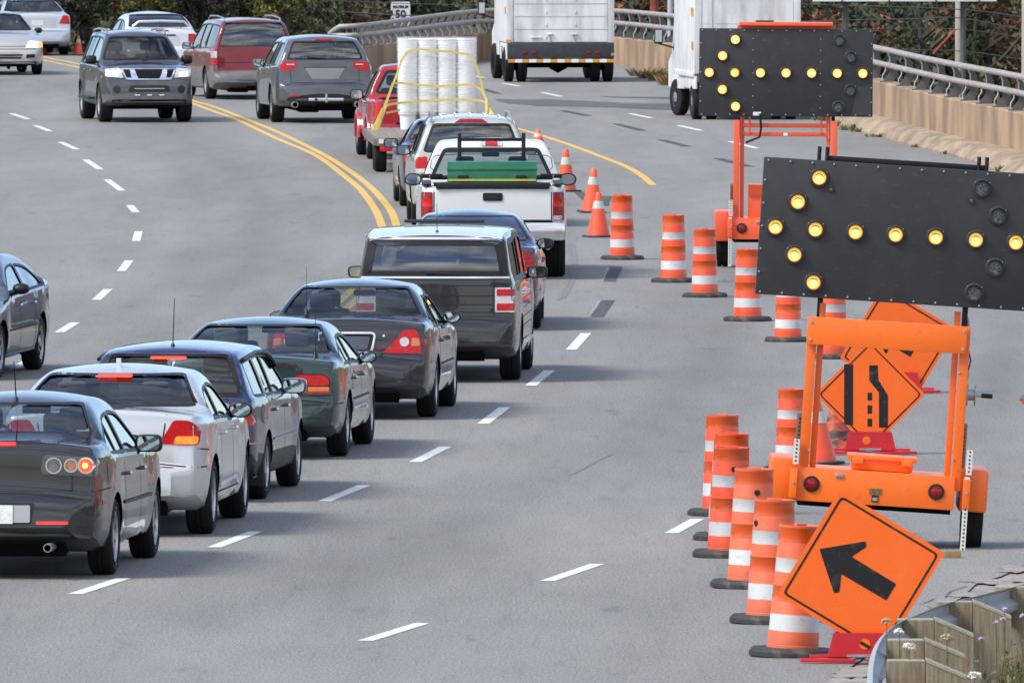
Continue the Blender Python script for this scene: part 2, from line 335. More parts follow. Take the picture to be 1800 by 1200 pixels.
class Car:
    def __init__(s, name, label, cat, sp, group=None):
        s.sp = sp; s.root = empty(name, label=label, cat=cat, group=group); s.mbs = MB()
        g = sp.get
        s.x0 = -sp['ro']; s.x1 = sp['wb'] + sp['fo']; s.wb = sp['wb']
        s.top = pchip(sp['top']); s.bot = pchip(g('bot', [(s.x0, .36), (s.x0 + .15, .30), (s.x0 + .5, .21), (s.x1 - .5, .20), (s.x1, .26)]))
        s.belt = pchip(sp['belt']); s.rcf = pchip(g('rc', [(s.x0, .05), (s.x0 + .3, .09), (s.wb * .2, .17), (s.wb * .6, .16), (s.wb * .85, .12), (s.wb + .3, .10), (s.x1, .07)]))
        rr = g('rround', 1.)
        s.wp = pchip(g('wplan', [(s.x0, 1 - .34 * rr), (s.x0 + .02, 1 - .20 * rr), (s.x0 + .06, 1 - .12 * rr), (s.x0 + .13, 1 - .07 * rr), (s.x0 + .3, 1 - .03 * rr), (.15, 1), (s.wb - .2, 1), (s.wb + .4, .975), (s.x1 - .25, .90), (s.x1 - .08, .80), (s.x1 - .02, .68), (s.x1, .55)]))
        s.t = g('t', .42); s.sh = g('sh', .03); s.crown = g('crown', .05); s.Wd = sp['W']; s.bow = g('bow', .06); s.fl = g('flare', .012); s.fl2 = g('flare2', .024); s.cv = g('curve', .10)
        s.xs = None
    def W(s, x): return s.Wd * s.wp(x) + s.fl * math.exp(-((x / .42) ** 4)) + s.fl2 * math.exp(-(((x - s.wb) / .46) ** 4))
    def side(s, x, z):
        W = s.W(x); zb = s.belt(x)
        if z < .5: return W * (1 - .07 * ((.5 - z) / .3) ** 2)
        if z <= zb: return W * (1 - .02 * ((z - .5) / max(.1, zb - .5)) ** 2)
        dz = z - zb
        return W * .98 - s.sh * sstep(dz / .05) - s.t * max(0, dz - .025) - s.cv * dz * dz
    def section(s, x, inset=0., zlo=None, ztop=None):
        zt = s.top(x) if ztop is None else ztop; z0 = s.bot(x) if zlo is None else zlo
        h = zt - z0
        if h < .03: zt = z0 + .03; h = .03
        rc = min(s.rcf(x), h * .4); cr = min(s.crown, h * .25); ze = zt - cr
        pts = []; y0 = s.side(x, z0) - inset
        for k in range(4): pts.append((y0 * .93 * k / 3, z0))
        zs = z0 + min(.04, h * .1); pts.append((s.side(x, zs) - inset - .004, zs))
        za = ze - rc; zm = min(s.belt(x), za - .02 * h)
        zm = max(zm, zs + .3 * (za - zs))
        for k in range(1, 8): z = zs + (zm - zs) * k / 7; pts.append((s.side(x, z) - inset, z))
        zq = min(zm + .05, zm + .3 * (za - zm)); pts.append((s.side(x, zq) - inset, zq))
        for k in range(1, 6): z = zq + (za - zq) * k / 5; pts.append((s.side(x, z) - inset, z))
        ya = s.side(x, za) - inset; sl = (s.side(x, za - .02) - s.side(x, za)) / .02; yb = ya - rc * (.75 + min(sl, .8) * .6)
        yc = ya - sl * (ze - za) * .9
        for k in range(1, 6):
            t = k / 5; y = ya * (1 - t) ** 2 + 2 * t * (1 - t) * yc + yb * t * t; z = za * (1 - t) ** 2 + 2 * t * (1 - t) * ze + ze * t * t
            pts.append((y, z))
        for k in range(1, 6):
            f = 1 - k / 5; pts.append((yb * f, ze + cr * (1 - f * f)))
        return [(max(p[0], 0.), p[1]) for p in pts]
    def stations(s, xa, xb, step=.07):
        ks = sorted(set([p[0] for p in s.sp['top'] if xa < p[0] < xb] + [xa, xb])); out = []
        for a, b in zip(ks, ks[1:]):
            L_ = math.hypot(b - a, s.top(b) - s.top(a)); n = max(1, int(L_ / step))
            out += [a + (b - a) * k / n for k in range(n)]
        return out + [ks[-1]]
    def bowx(s, x, y):
        W = s.Wd; k = min(1, abs(y) / W) ** 2.2
        if x < s.x0 + .9: x += s.bow * k * (1 - (x - s.x0) / .9) ** 1.2
        if x > s.x1 - 1.1: x -= s.bow * 1.9 * k * (1 - (s.x1 - x) / 1.1) ** 1.2
        return x
    def loft(s, xs, m, **kw):
        mb = MB(); vs = []; n = None
        for x in xs:
            q = s.section(x, **({k: (v(x) if callable(v) else v) for k, v in kw.items()}))
            n = len(q); loop = [(s.bowx(x, y), -y, z) for y, z in q] + [(s.bowx(x, y), y, z) for y, z in reversed(q[1:-1])]
            vs += loop
        L_ = 2 * n - 2; fs = []
        for i in range(len(xs) - 1):
            for k in range(L_):
                k2 = (k + 1) % L_; fs.append((i * L_ + k, i * L_ + k2, (i + 1) * L_ + k2, (i + 1) * L_ + k))
        fs.append(tuple(range(L_))); fs.append(tuple((len(xs) - 1) * L_ + k for k in reversed(range(L_))))
        mb.add(vs, fs, m, True); return mb
    # window outlines
    def end_poly(s, z0, z1, mt, mb_, front=False, r=.085, n=7):
        if not front and z1 < 1.39: z1 += .012; mt -= .025; mb_ -= .035
        "outline of windscreen / rear window in (a,z); mt, mb_ = pillar widths at top and bottom"
        xs = [s.x0 + (s.x1 - s.x0) * k / 600 for k in range(601)]
        if front: xs = xs[::-1]
        half = []
        for k in range(n):
            z = z0 + (z1 - z0) * k / (n - 1); x = next((q for q in xs if s.top(q) - .01 >= z), xs[-1])
            half.append((s.side(x, z) - (mb_ + (mt - mb_) * k / (n - 1)), z))
        return rnd(half + [(-a, z) for a, z in reversed(half)], r)
    def side_polys(s, spans, lift=.04, drop=.035, r=.04, lean=0.):
        out = []
        for xa, xb in spans:
            N = 14; up = []; lo = []
            for k in range(N + 1):
                x = xa + (xb - xa) * k / N; zu = s.top(x) - s.crown - s.rcf(x) * .55 - drop; zl = s.belt(x) + lift
                if zu > zl + .015: up.append((x, zu)); lo.append((x, zl))
            if len(up) < 2: continue
            if lean: up = [(x + (lean if i == 0 and xa > s.sp.get('leanx', 9) else 0), z) for i, (x, z) in enumerate(up)]
            out.append(rnd([lo[0], lo[-1]] + up[::-1], r, 3))
        return out
    def build(s, pm, low=None):
        sp = s.sp; g = sp.get
        b = s.loft(s.stations(s.x0, s.x1), pm); me0 = b.mesh('body')
        if low:      # lower cladding in another colour: low = (z, material)
            me0.materials.append(low[1]); k = len(me0.materials) - 1
            for p in me0.polygons:
                if p.center.z < low[0]: p.material_index = k
        bmv = bmesh.new(); bmv.from_mesh(me0); s.bvh = BVHTree.FromBMesh(bmv); bmv.free()
        ob = bpy.data.objects.new('body_tmp', me0); COL.objects.link(ob); tmp = [ob]
        def cut(mb, nm):
            me = mb.mesh(nm)
            o = bpy.data.objects.new(nm, me); COL.objects.link(o); tmp.append(o)
            md = ob.modifiers.new(nm, 'BOOLEAN'); md.operation = 'DIFFERENCE'; md.solver = 'EXACT'; md.object = o; md.material_mode = 'TRANSFER'
        r = g('r', .32); ra = g('ra', r + .045); arch = MB()
        for xw in (0., sp['wb']):
            for sy in (-1, 1):
                c0 = Vector((xw, sy * (s.Wd - .36), r + g('archup', .0))); c1 = Vector((xw, sy * (s.Wd + .2), r + g('archup', .0)))
                arch.cyl(c0, c1, ra, M['under'], 28)
        cut(arch, 'arch')
        if g('glass'):
            gs = sp['glass']
            if 'cab' in gs:
                xa, xb = gs['cab']
                xs = [xa + (xb - xa) * k / 26 for k in range(27)]
                def zt(x):
                    sl = (s.top(x + .03) - s.top(x - .03)) / .06; return max(s.top(x) - .05 * math.sqrt(1 + min(sl * sl, 6)), .62)
                cav = s.loft(xs, M[gs.get('cabm', 'cabin')], inset=.055, zlo=.55, ztop=zt); cut(cav, 'cavity')
            ends = MB(); sides = MB(); ne = ns = 0
            if 'rear' in gs:
                pr = s.end_poly(*gs['rear']); ends.prism(pr, 0, gs['xr'] - s.x0 + .5, M['black'], ((s.x0 - .5, 0, 0), (0, -1, 0), (0, 0, 1), (1, 0, 0))); ne += 1
            if 'front' in gs:
                pf = s.end_poly(*gs['front'], front=True); ends.prism(pf, 0, s.x1 + .5 - gs['xf'], M['black'], ((s.x1 + .5, 0, 0), (0, -1, 0), (0, 0, 1), (-1, 0, 0))); ne += 1
            if ne: cut(ends, 'ends')
            ps = s.side_polys(gs.get('side', []), **gs.get('sk', {}))
            for q in ps: sides.prism(q, 0, 3, M['black'], ((0, -1.5, 0), (1, 0, 0), (0, 0, 1), (0, 1, 0))); ns += 1
            if ns: cut(sides, 'sides')
        if 'bed' in sp:
            xa, xb, zf, hw, zt_ = sp['bed']; bd = MB(); bd.box(((xa + xb) / 2, 0, (zf + zt_) / 2), (xb - xa, 2 * hw, zt_ - zf), M['black']); cut(bd, 'bed')
        bpy.context.view_layer.update(); dg = bpy.context.evaluated_depsgraph_get()
        me = bpy.data.meshes.new_from_object(ob.evaluated_get(dg))
        for o in tmp: bpy.data.objects.remove(o, do_unlink=True)
        if len(me.polygons) < 100: print('BOOLEAN FAILED', s.root.name); me = me0
        me.polygons.foreach_set('use_smooth', [True] * len(me.polygons)); me.set_sharp_from_angle(angle=R(34))
        s.bodyme = me
        # glass parts
        if g('glass'):
            gt = gs.get('mat', 'glass'); fr = M['black']
            if 'rear' in gs:
                link('rear_window', panel_mesh('rear_window', s.bvh, [(a * 1.006, z + (.004 if z > 1.2 else -.004)) for a, z in pr], M[gs.get('rmat', gt)], 'rear', -.008, 0), s.root)
                strip(s.mbs, s.bvh, pr, gs.get('seal', .018), fr, 'rear', .002, True)
            if 'front' in gs:
                link('windscreen', panel_mesh('windscreen', s.bvh, [(a * 1.006, z) for a, z in pf], M[gs.get('fmat', 'glass')], 'front', -.008, 0), s.root)
                strip(s.mbs, s.bvh, pf, .03, fr, 'front', .002, True)
            for q in ps:
                for vw in ('right', 'left'):
                    link('side_window', panel_mesh('side_window', s.bvh, q, M[gs.get('smat', gt)], vw, -.010, 0), s.root)
                    strip(s.mbs, s.bvh, q, gs.get('sseal', .028), M[gs.get('trim', 'black')], vw, .002, True)
            for k, x in enumerate(gs.get('seats', [])):
                for y in ((-.36, .36) if g('W') > .8 else (-.33, .33)):
                    sm_ = M[gs.get('seatmat', 'seatm')]; m = MB(); zs = gs.get('zs', .62); hh = gs.get('zh', zs + .52)
                    m.box((x, y, zs + .22), (.14, .46, .56), sm_, Matrix.Rotation(R(-12), 4, 'Y'), .06)
                    m.box((x + .22, y, zs), (.5, .48, .16), sm_, None, .05)
                    m.box((x - .08, y, hh + .06), (.10, .25, .19), sm_, Matrix.Rotation(R(-8), 4, 'Y'), .05)
                    m.cyl((x - .07, y, hh - .12), (x - .08, y, hh + .05), .02, sm_, 6)
                    m.obj('seat', s.root)
            if 'xm' in gs:
                m = MB(); x, z = gs['xm']; m.box((x, 0, z), (.03, .24, .065), M['black'], None, .02); m.obj('rear_view_mirror', s.root)
            if 'dash' in gs:
                m = MB(); x, z = gs['dash']; m.box((x, 0, z - .12), (.35, s.Wd * 1.5, .22), M['black'], None, .06)
                m.tube([(x - .25, .36 + .18 * math.cos(t), z - .03 + .18 * math.sin(t)) for t in [k * math.pi / 8 for k in range(16)]], .014, M['black'], 6, True); m.obj('dashboard', s.root)
        return s
    def P(s, name, poly, m, view='rear', off=.007, mir=True, parent=None, skirt=.02, label=None, grid=.035):
        m = M[m] if isinstance(m, str) else m; out = []
        par = parent if isinstance(parent, list) else [parent or s.root] * 2
        o = link(name, panel_mesh(name, s.bvh, poly, m, view, off, skirt, grid), par[0], label=label); out.append(o)
        if mir:
            if view in ('rear', 'front', 'top'): p2, v2 = mirror_poly(poly), view
            else: p2, v2 = poly, ('left' if view == 'right' else 'right')
            if view == 'top': p2 = [(a, -b) for a, b in reversed(poly)]
            out.append(link(name, panel_mesh(name, s.bvh, p2, m, v2, off, skirt, grid), par[1], label=label))
        return out
    def seam(s, paths, view='rear', w=.012, mir=False, m='seam', off=.002, closed=False):
        for p in paths:
            strip(s.mbs, s.bvh, p, w, M[m], view, off, closed)
            if mir:
                if view in ('rear', 'front'): strip(s.mbs, s.bvh, [(-a, b) for a, b in p], w, M[m], view, off, closed)
                elif view == 'top': strip(s.mbs, s.bvh, [(a, -b) for a, b in p], w, M[m], view, off, closed)
                else: strip(s.mbs, s.bvh, p, w, M[m], 'left' if view == 'right' else 'right', off, closed)
    def wheels(s, style='spoke', w=.20, rimm='rim', n=5, dirt=True):
        sp = s.sp; r = sp.get('r', .32); yo = sp.get('yo', s.Wd - .02); rr = sp.get('rr', r * .66)
        prof = [(rr - .01, -.5 * w), (rr + .005, -.5 * w), (rr + .02, -.46 * w), (r - .035, -.5 * w), (r - .012, -.44 * w), (r, -.34 * w), (r, -.12 * w), (r - .008, -.11 * w), (r - .008, -.09 * w), (r, -.08 * w), (r, .08 * w), (r - .008, .09 * w), (r - .008, .11 * w), (r, .12 * w), (r, .34 * w), (r - .012, .44 * w), (r - .035, .5 * w), (rr + .02, .46 * w), (rr + .005, .5 * w), (rr - .01, .5 * w)]
        X = Matrix.Rotation(math.pi / 2, 4, 'X')      # lathe axis z -> -y
        t = MB(); t.lathe(prof, M['rubber'], 30, X, True, False); tme = t.mesh('tyre')
        q = MB(); q.lathe([(rr, -.35 * w), (rr - .02, -.3 * w), (rr - .03, 0), (rr - .03, .38 * w), (rr - .012, .46 * w), (rr + .012, .49 * w), (rr + .012, .40 * w)], M[rimm], 30, X, True, False)
        q.cyl(X @ Vector((0, 0, -.3 * w)), X @ Vector((0, 0, .02 * w)), rr - .02, M['disc'], 24)
        zf = .40 * w
        if style == 'spoke':
            for k in range(n):
                a = 2 * math.pi * k / n; T = X @ Matrix.Rotation(a, 4, 'Z')
                q.prism([(.02, -.045), (rr - .02, -.028), (rr - .02, .028), (.02, .045)], zf - .04, zf - .01, M[rimm], ((0, 0, 0), (1, 0, 0), (0, 1, 0), (0, 0, 1)), T)
            q.cyl(X @ Vector((0, 0, 0)), X @ Vector((0, 0, zf)), .07, M[rimm], 14)
        else:
            q.lathe([(0.001, zf + .01), (.05, zf + .008), (.07, zf - .02), (rr * .8, zf - .012), (rr - .01, zf + .004), (rr - .01, zf - .04)], M[rimm], 28, X)
            for k in range(9):
                a = 2 * math.pi * k / 9; q.cyl(X @ Vector((rr * .62 * math.cos(a), rr * .62 * math.sin(a), zf - .02)), X @ Vector((rr * .62 * math.cos(a), rr * .62 * math.sin(a), zf - .004)), .03, M['black'], 8)
        qme = q.mesh('rim')
        for xw in (0., sp['wb']):
            for sy in (-1, 1):
                o = link('wheel', tme, s.root); o.location = (xw, sy * (yo - w / 2), r); o.rotation_euler = (0, random.uniform(0, 3), 0 if sy < 0 else math.pi)
                link('rim', qme, o)
    def mirrors(s, x, z, col, sz=(.12, .21, .14), out=.13, shape='box', glass='mirror'):
        for sy in (-1, 1):
            y = s.side(x, z); m = MB(); cy = sy * (y + out)
            X = Matrix.Translation((x, cy, z + .01))
            a, b, c = sz[0] / 2, sz[1] / 2, sz[2] / 2; vs = []; fs = []; N = 16; e = 2.0 / (2.2 if shape == 'oval' else 4.0)
            rings = [(-a, .86), (-a * .9, .97), (-a * .4, 1.0), (a * .4, .9), (a * .85, .6), (a, .25)]
            for (xx, f) in rings:
                for k in range(N):
                    t = 2 * math.pi * k / N; ct, st = math.cos(t), math.sin(t)
                    vs.append((xx + abs(ct) * 0 , b * f * math.copysign(abs(ct) ** e, ct), c * f * math.copysign(abs(st) ** e, st)))
            for i in range(len(rings) - 1):
                for k in range(N): fs.append((i * N + k, i * N + (k + 1) % N, (i + 1) * N + (k + 1) % N, (i + 1) * N + k))
            fs += [tuple(range(N)), tuple((len(rings) - 1) * N + k for k in reversed(range(N)))]
            m.add(vs, fs, M[col] if isinstance(col, str) else col, True, X)
            m.tube([(x + .04, sy * (y - .04), z - .05), (x + .02, sy * (y + .05), z - .03), (x + .01, cy, z - .01)], [.035, .03, .025], M['black'], 8)
            o = m.obj('wing_mirror', s.root)
            q = MB(); vs = [(-a - .003, b * .80 * math.copysign(abs(math.cos(t)) ** e, math.cos(t)), c * .80 * math.copysign(abs(math.sin(t)) ** e, math.sin(t))) for t in [2 * math.pi * k / N for k in range(N)]]
            q.add(vs, [tuple(range(N))], M[glass], False, X); q.obj('mirror_glass', o)
    def handles(s, xs, z, col='chrome'):
        for x in xs:
            for sy in (-1, 1):
                y = s.side(x, z); m = MB()
                m.tube([(x - .085, sy * (y - .01), z), (x - .07, sy * (y + .03), z), (x + .07, sy * (y + .03), z), (x + .085, sy * (y - .01), z)], .013, M[col] if isinstance(col, str) else col, 8)
                m.obj('door_handle', s.root)
    def under(s, pipes=(), zc=.20):
        m = MB(); sp = s.sp; r = sp.get('r', .32)
        m.box((sp['wb'] / 2 - .1, 0, zc + .06), (sp['wb'] + sp['ro'] + .25, s.Wd * 1.15, .16), M['under'], None, .03)
        m.cyl((0, -s.Wd + .2, r * .85), (0, s.Wd - .2, r * .85), .05, M['under'], 10); m.cyl((sp['wb'], -s.Wd + .2, r * .8), (sp['wb'], s.Wd - .2, r * .8), .05, M['under'], 10)
        m.cyl((s.x0 + .28, -.55, zc + .08), (s.x0 + .28, .15, zc + .08), .10, M['under'], 14)
        m.box((s.x0 + .55, .3, zc + .03), (.5, .4, .16), M['under'], None, .04)
        m.obj('underbody', s.root)
        for (x, y, z, rr) in pipes:
            m = MB(); X = Matrix.Translation((x, y, z)) @ Matrix.Rotation(-math.pi / 2, 4, 'Y')
            m.lathe([(rr * .82, .0), (rr * .82, .16), (rr, .16), (rr, .0), (rr, -.35)], [M['under'], M['steel'], M['steel'], M['steel']], 16, X); m.obj('exhaust_pipe', s.root)
    def antenna(s, x, y, L_=.5, lean=-.25, r=.004):
        z = s.top(x) - .03; m = MB(); m.tube([(x - .0, y, z), (x, y, z + .05)], [.035, .014], M['black'], 10); m.tube([(x, y, z + .04), (x + lean * L_, y, z + .05 + L_)], [r * 1.6, r], M['black'], 6); m.obj('antenna', s.root)
    def wiper(s, a0, z0, a1, z1):
        m = MB(); p = [cast(s.bvh, 'rear', a0 + (a1 - a0) * t, z0 + (z1 - z0) * t, .018)[0] for t in (0, .5, 1)]
        m.tube(p, [.014, .011, .008], M['black'], 6); m.obj('rear_wiper', s.root)
    def finish(s):
        if s.mbs.v:
            me2 = s.mbs.mesh('seams'); bm = bmesh.new(); bm.from_mesh(s.bodyme); k0 = len(s.bodyme.materials)
            n0 = len(bm.faces); bm.from_mesh(me2); bm.faces.ensure_lookup_table()
            for f in bm.faces[n0:]: f.material_index += k0; f.smooth = False
            for m in s.mbs.mats: s.bodyme.materials.append(m)
            bm.to_mesh(s.bodyme); bm.free()
        link('body', s.bodyme, s.root); return s
    def place(s, px, py, deg, side='right', axle='rear', scale=1.0):
        "put the outer bottom edge of one wheel on the ground point seen at (px,py); deg = heading right of +Y"
        sp = s.sp; yo = sp.get('yo', s.Wd - .02) * (-1 if side == 'right' else 1); xl = 0 if axle == 'rear' else sp['wb']
        rz = math.pi / 2 - R(deg); p = G(px, py); q = Matrix.Rotation(rz, 3, 'Z') @ Vector((xl, yo, 0)) * scale
        s.root.location = p - q; s.root.rotation_euler = (0, 0, rz); s.root.scale = (scale,) * 3; return s
def sedan_top(ro, wb, fo, H, bz, zd, xb, xr, xf, xc, zc=.98, zh=.84, lip=.02, dz=.03, xd=.20):
    "rear bumper, lid, rear window foot xb, roof xr..xf, cowl xc, bonnet"
    a = -ro; e = wb + fo
    return [(a, .42), (a + .012, bz - .08), (a + .035, bz), (a + .09, bz + .012), (a + .115, bz + .05), (a + xd - .035, zd - .05), (a + xd, zd), (a + xd + .03, zd + lip * .3), (xb, zd + dz), (xb + (xr - xb) * .5, zd + dz + (H - .03 - zd - dz) * .60), (xr, H - .035), (xr + .22, H - .012), ((xr + xf) / 2 + .1, H), (xf, H - .03), (xf + (xc - xf) * .5, H - .03 - (H - .03 - zc) * .46), (xc, zc), (xc + .35, zc - .03), (e - .30, zh), (e - .14, zh - .08), (e - .06, zh - .20), (e - .015, .52), (e, .42)]

def person_mesh(cloth, skin):
    V = [(0, 0, 0), (-.03, 0, .18), (-.07, 0, .38), (-.08, 0, .50), (-.07, 0, .56), (-.055, 0, .63), (-.045, 0, .71), (-.05, 0, .78), (.05, 0, .70)]; E = [(0, 1), (1, 2), (2, 3), (3, 4), (4, 5), (5, 6), (6, 7), (6, 8)]
    Rr = [(.15, .17), (.12, .15), (.12, .18), (.08, .13), (.052, .052), (.068, .068), (.088, .078), (.06, .06), (.012, .014)]
    for sy in (-1, 1):
        b = len(V); V += [(-.06, sy * .19, .46), (.10, sy * .26, .25), (.34, sy * .18, .33), (.40, sy * .17, .35)]; Rr += [(.065, .065), (.048, .048), (.036, .034), (.028, .040)]; E += [(3, b), (b, b + 1), (b + 1, b + 2), (b + 2, b + 3)]
        for k in range(4): f = len(V); V += [(.44 + .004 * k, sy * (.15 + .017 * k), .365 + .003 * k), (.455, sy * (.15 + .017 * k), .335)]; Rr += [(.009, .009), (.008, .008)]; E += [(b + 3, f), (f, f + 1)]
        f = len(V); V += [(.41, sy * .125, .37), (.43, sy * .115, .385)]; Rr += [(.010, .010), (.009, .009)]; E += [(b + 3, f), (f, f + 1)]
        b = len(V); V += [(.03, sy * .10, -.02), (.42, sy * .14, .03), (.60, sy * .13, -.30), (.68, sy * .13, -.31)]; Rr += [(.10, .10), (.068, .068), (.045, .045), (.035, .04)]; E += [(0, b), (b, b + 1), (b + 1, b + 2), (b + 2, b + 3)]
    me = bpy.data.meshes.new('person_tmp'); me.from_pydata(V, E, []); o = bpy.data.objects.new('person_tmp', me); COL.objects.link(o)
    md = o.modifiers.new('skin', 'SKIN'); md.use_smooth_shade = True; sv = me.skin_vertices[0].data if me.skin_vertices else None
    if sv is None:
        bm = bmesh.new(); bm.from_mesh(me); bm.verts.layers.skin.verify(); bm.to_mesh(me); bm.free(); sv = me.skin_vertices[0].data
    for i, r in enumerate(Rr): sv[i].radius = r; sv[i].use_root = (i == 0)
    o.modifiers.new('sub', 'SUBSURF').levels = 1; bpy.context.view_layer.update(); out = bpy.data.meshes.new_from_object(o.evaluated_get(bpy.context.evaluated_depsgraph_get())); bpy.data.objects.remove(o, do_unlink=True)
    out.materials.clear(); out.materials.append(cloth); out.materials.append(skin)
    for p in out.polygons: p.material_index = 1 if (p.center.z > .545 or p.center.x > .37 and p.center.z > .28) else 0; p.use_smooth = True
    return out
SKIN = mat('skin', (.46, .27, .19), .55)
def driver(c, x, y, z, lab, col, hair=(.05, .035, .025), face=1):
    cl = mat('coat_cloth', col, .85, var=.2, vscale=12); me = person_mesh(cl, SKIN); o = link('person', me, None, label=lab, cat='person', group=None)
    h = MB(); X = Matrix.Translation((-.062, 0, .735)); vs = []; N = 14
    prof = [(.0005, .100), (.05, .092), (.082, .06), (.094, .02), (.094, -.03), (.085, -.07)]
    h.lathe(prof, mat('hair', hair, .7, var=.3, vscale=30), N, X); h.obj('hair', o)
    f = MB()
    for sy in (-1, 1): e_ = MB(); e_.lathe([(.0005, .010), (.012, .004), (.013, -.004)], M['seam'], 8, Matrix.Translation((.036, sy * .032, .705)) @ Matrix.Rotation(math.pi / 2, 4, 'Y')); e_.obj('eye', o)
    f.tube([(.036, -.025, .655), (.044, 0, .650), (.036, .025, .655)], .005, mat('lips', (.40, .12, .10), .5), 6); f.obj('mouth', o)
    o.matrix_world = Matrix.LocRotScale(c.root.location, c.root.rotation_euler, c.root.scale) @ Matrix.Translation((x, y, z)); return o
# ------------------------------------------------------------------ setting: terrain, road, markings, barrier, trees
def noise2(x, y):
    from mathutils import noise
    return noise.noise(Vector((x, y, 3.7)))
WALL_PX = [(575, 131, 0), (643, 131, 0), (700, 125.5, 0), (781, 114.5, 0), (840, 108.5, 0), (873, 107.3, 0), (950, 107.2, 0), (1030, 110.5, 0), (1097, 116.6, 0), (1160, 125, .05), (1250, 139, .15), (1350, 157, .25), (1450, 180, .25), (1531, 200, .25), (1600, 219, .25), (1667, 236, .25), (1747, 254, .25), (1800, 267, .25), (1900, 292, .25), (2050, 335, .25)]
wallP = catmull([G(*p) for p in WALL_PX], 6)
def yw(x):
    if x <= wallP[0].x: return max(wallP[0].y, 371)
    if x >= wallP[-1].x: return wallP[-1].y - (x - wallP[-1].x) * 6
    for a, b in zip(wallP, wallP[1:]):
        if a.x <= x <= b.x: return a.y + (b.y - a.y) * (x - a.x) / max(1e-6, b.x - a.x)
    return 372
def terrain(x, y):
    d = y - yw(x) - .8
    drop = 4.5 * sstep(d / 16) * (sstep((x + 7) / 4))
    h = -.03 - drop + 17 * sstep((y - 405) / 190) + (.35 * noise2(x * .2, y * .2) + 1.2 * noise2(x * .05, y * .05)) * sstep(d / 12)
    return h
def axis(a, b, s): return [a + (b - a) * k / s for k in range(s + 1)]
gx = [-3500, -1200, -400, -160, -90] + axis(-60, 60, 80) + [90, 160, 400, 1200, 3500]
gy = [-3500, -800, -100, 40, 90] + axis(100, 330, 24)[1:] + axis(332, 470, 70) + axis(480, 640, 16) + [800, 1500, 3500]
mb = MB(); vs = [(x, y, terrain(x, min(y, 640)) if 100 < y else -.03) for y in gy for x in gx]; nx = len(gx)
mb.add(vs, [(j * nx + i, j * nx + i + 1, (j + 1) * nx + i + 1, (j + 1) * nx + i) for j in range(len(gy) - 1) for i in range(nx - 1)], mat('bank_soil', (.085, .078, .040), .95, col2=(.035, .040, .018), vscale=.6, detail=9, bump=.5, bscale=8), True)
struct('ground', mb)

# asphalt: aggregate speckle, worn patches, faint tyre polish
def asphalt(name, base, dark):
    m = newmat(name); p = ND(m, 'ShaderNodeBsdfPrincipled'); o = ND(m, 'ShaderNodeOutputMaterial'); LK(m, p.outputs[0], o.inputs[0]); t = ND(m, 'ShaderNodeTexCoord')
    p.inputs['Roughness'].default_value = .85; p.inputs['Specular IOR Level'].default_value = .3
    def noise(scale, st, det=5, ro=.6):
        mp_ = ND(m, 'ShaderNodeMapping'); mp_.inputs['Scale'].default_value = st; mp_.inputs['Rotation'].default_value = (0, 0, R(-4)); n = ND(m, 'ShaderNodeTexNoise'); n.inputs['Scale'].default_value = scale; n.inputs['Detail'].default_value = det; n.inputs['Roughness'].default_value = ro
        LK(m, t.outputs['Object'], mp_.inputs[0]); LK(m, mp_.outputs[0], n.inputs['Vector']); return n.outputs['Fac']
    def ramp(f, a, b, ca, cb):
        r = ND(m, 'ShaderNodeMapRange'); LK(m, f, r.inputs[0]); r.inputs[1].default_value = a; r.inputs[2].default_value = b; r.inputs[3].default_value = ca; r.inputs[4].default_value = cb; return r.outputs[0]
    big = ramp(noise(.35, (1.4, .12, 1), 4), .3, .7, .84, 1.12); mid = ramp(noise(1.6, (1, .16, 1), 6), .3, .7, .93, 1.06); fine = ramp(noise(42, (1, .25, 1), 3, .8), .38, .62, .72, 1.28)
    seal = ramp(noise(5.5, (1, .05, 1), 7, .7), .56, .70, 1.0, .84); oil = ramp(noise(2.4, (1, .22, 1), 3, .5), .66, .74, 1.0, .80)
    prod = big
    gr_ = ramp(noise(130, (1, .3, 1), 2, .8), .36, .64, .70, 1.34)
    at_ = ND(m, 'ShaderNodeAttribute'); at_.attribute_name = 'wear'; wr = ramp(at_.outputs['Fac'], 0, 1, 1.04, .74)
    for q in (mid, fine, seal, oil, gr_, wr):
        mm = ND(m, 'ShaderNodeMath', operation='MULTIPLY'); LK(m, prod, mm.inputs[0]); LK(m, q, mm.inputs[1]); prod = mm.outputs[0]
    vm = ND(m, 'ShaderNodeVectorMath', operation='SCALE'); vm.inputs[0].default_value = base; LK(m, prod, vm.inputs['Scale']); LK(m, vm.outputs[0], p.inputs['Base Color'])
    n2 = noise(60, (1, .4, 1), 3); b = ND(m, 'ShaderNodeBump'); b.inputs['Strength'].default_value = .25; b.inputs['Distance'].default_value = .01; LK(m, n2, b.inputs['Height']); LK(m, b.outputs[0], p.inputs['Normal'])
    return m
M['asphalt'] = asphalt('asphalt', (.188, .185, .176), 0)
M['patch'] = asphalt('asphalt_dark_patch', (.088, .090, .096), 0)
M['patch2'] = asphalt('asphalt_ground_off_line', (.062, .064, .070), 0)
M['scar'] = asphalt('asphalt_scar', (.235, .235, .23), 0)
CURB_PX = [(1180, 152), (1260, 166), (1350, 188), (1450, 212), (1480, 224), (1547, 240), (1600, 256), (1667, 272), (1720, 288), (1747, 299), (1810, 318), (1900, 348), (2050, 405)]
curbP = catmull([G(a, b) for a, b in CURB_PX], 4)
EDGE_NEAR = [G(2050, 900), G(1860, 965), G(1805, 990), G(1760, 1012), G(1715, 1026), G(1690, 1050), G(1650, 1068), G(1600, 1100), G(1552, 1128), G(1512, 1160), G(1480, 1182), G(1440, 1235), G(1400, 1330)]
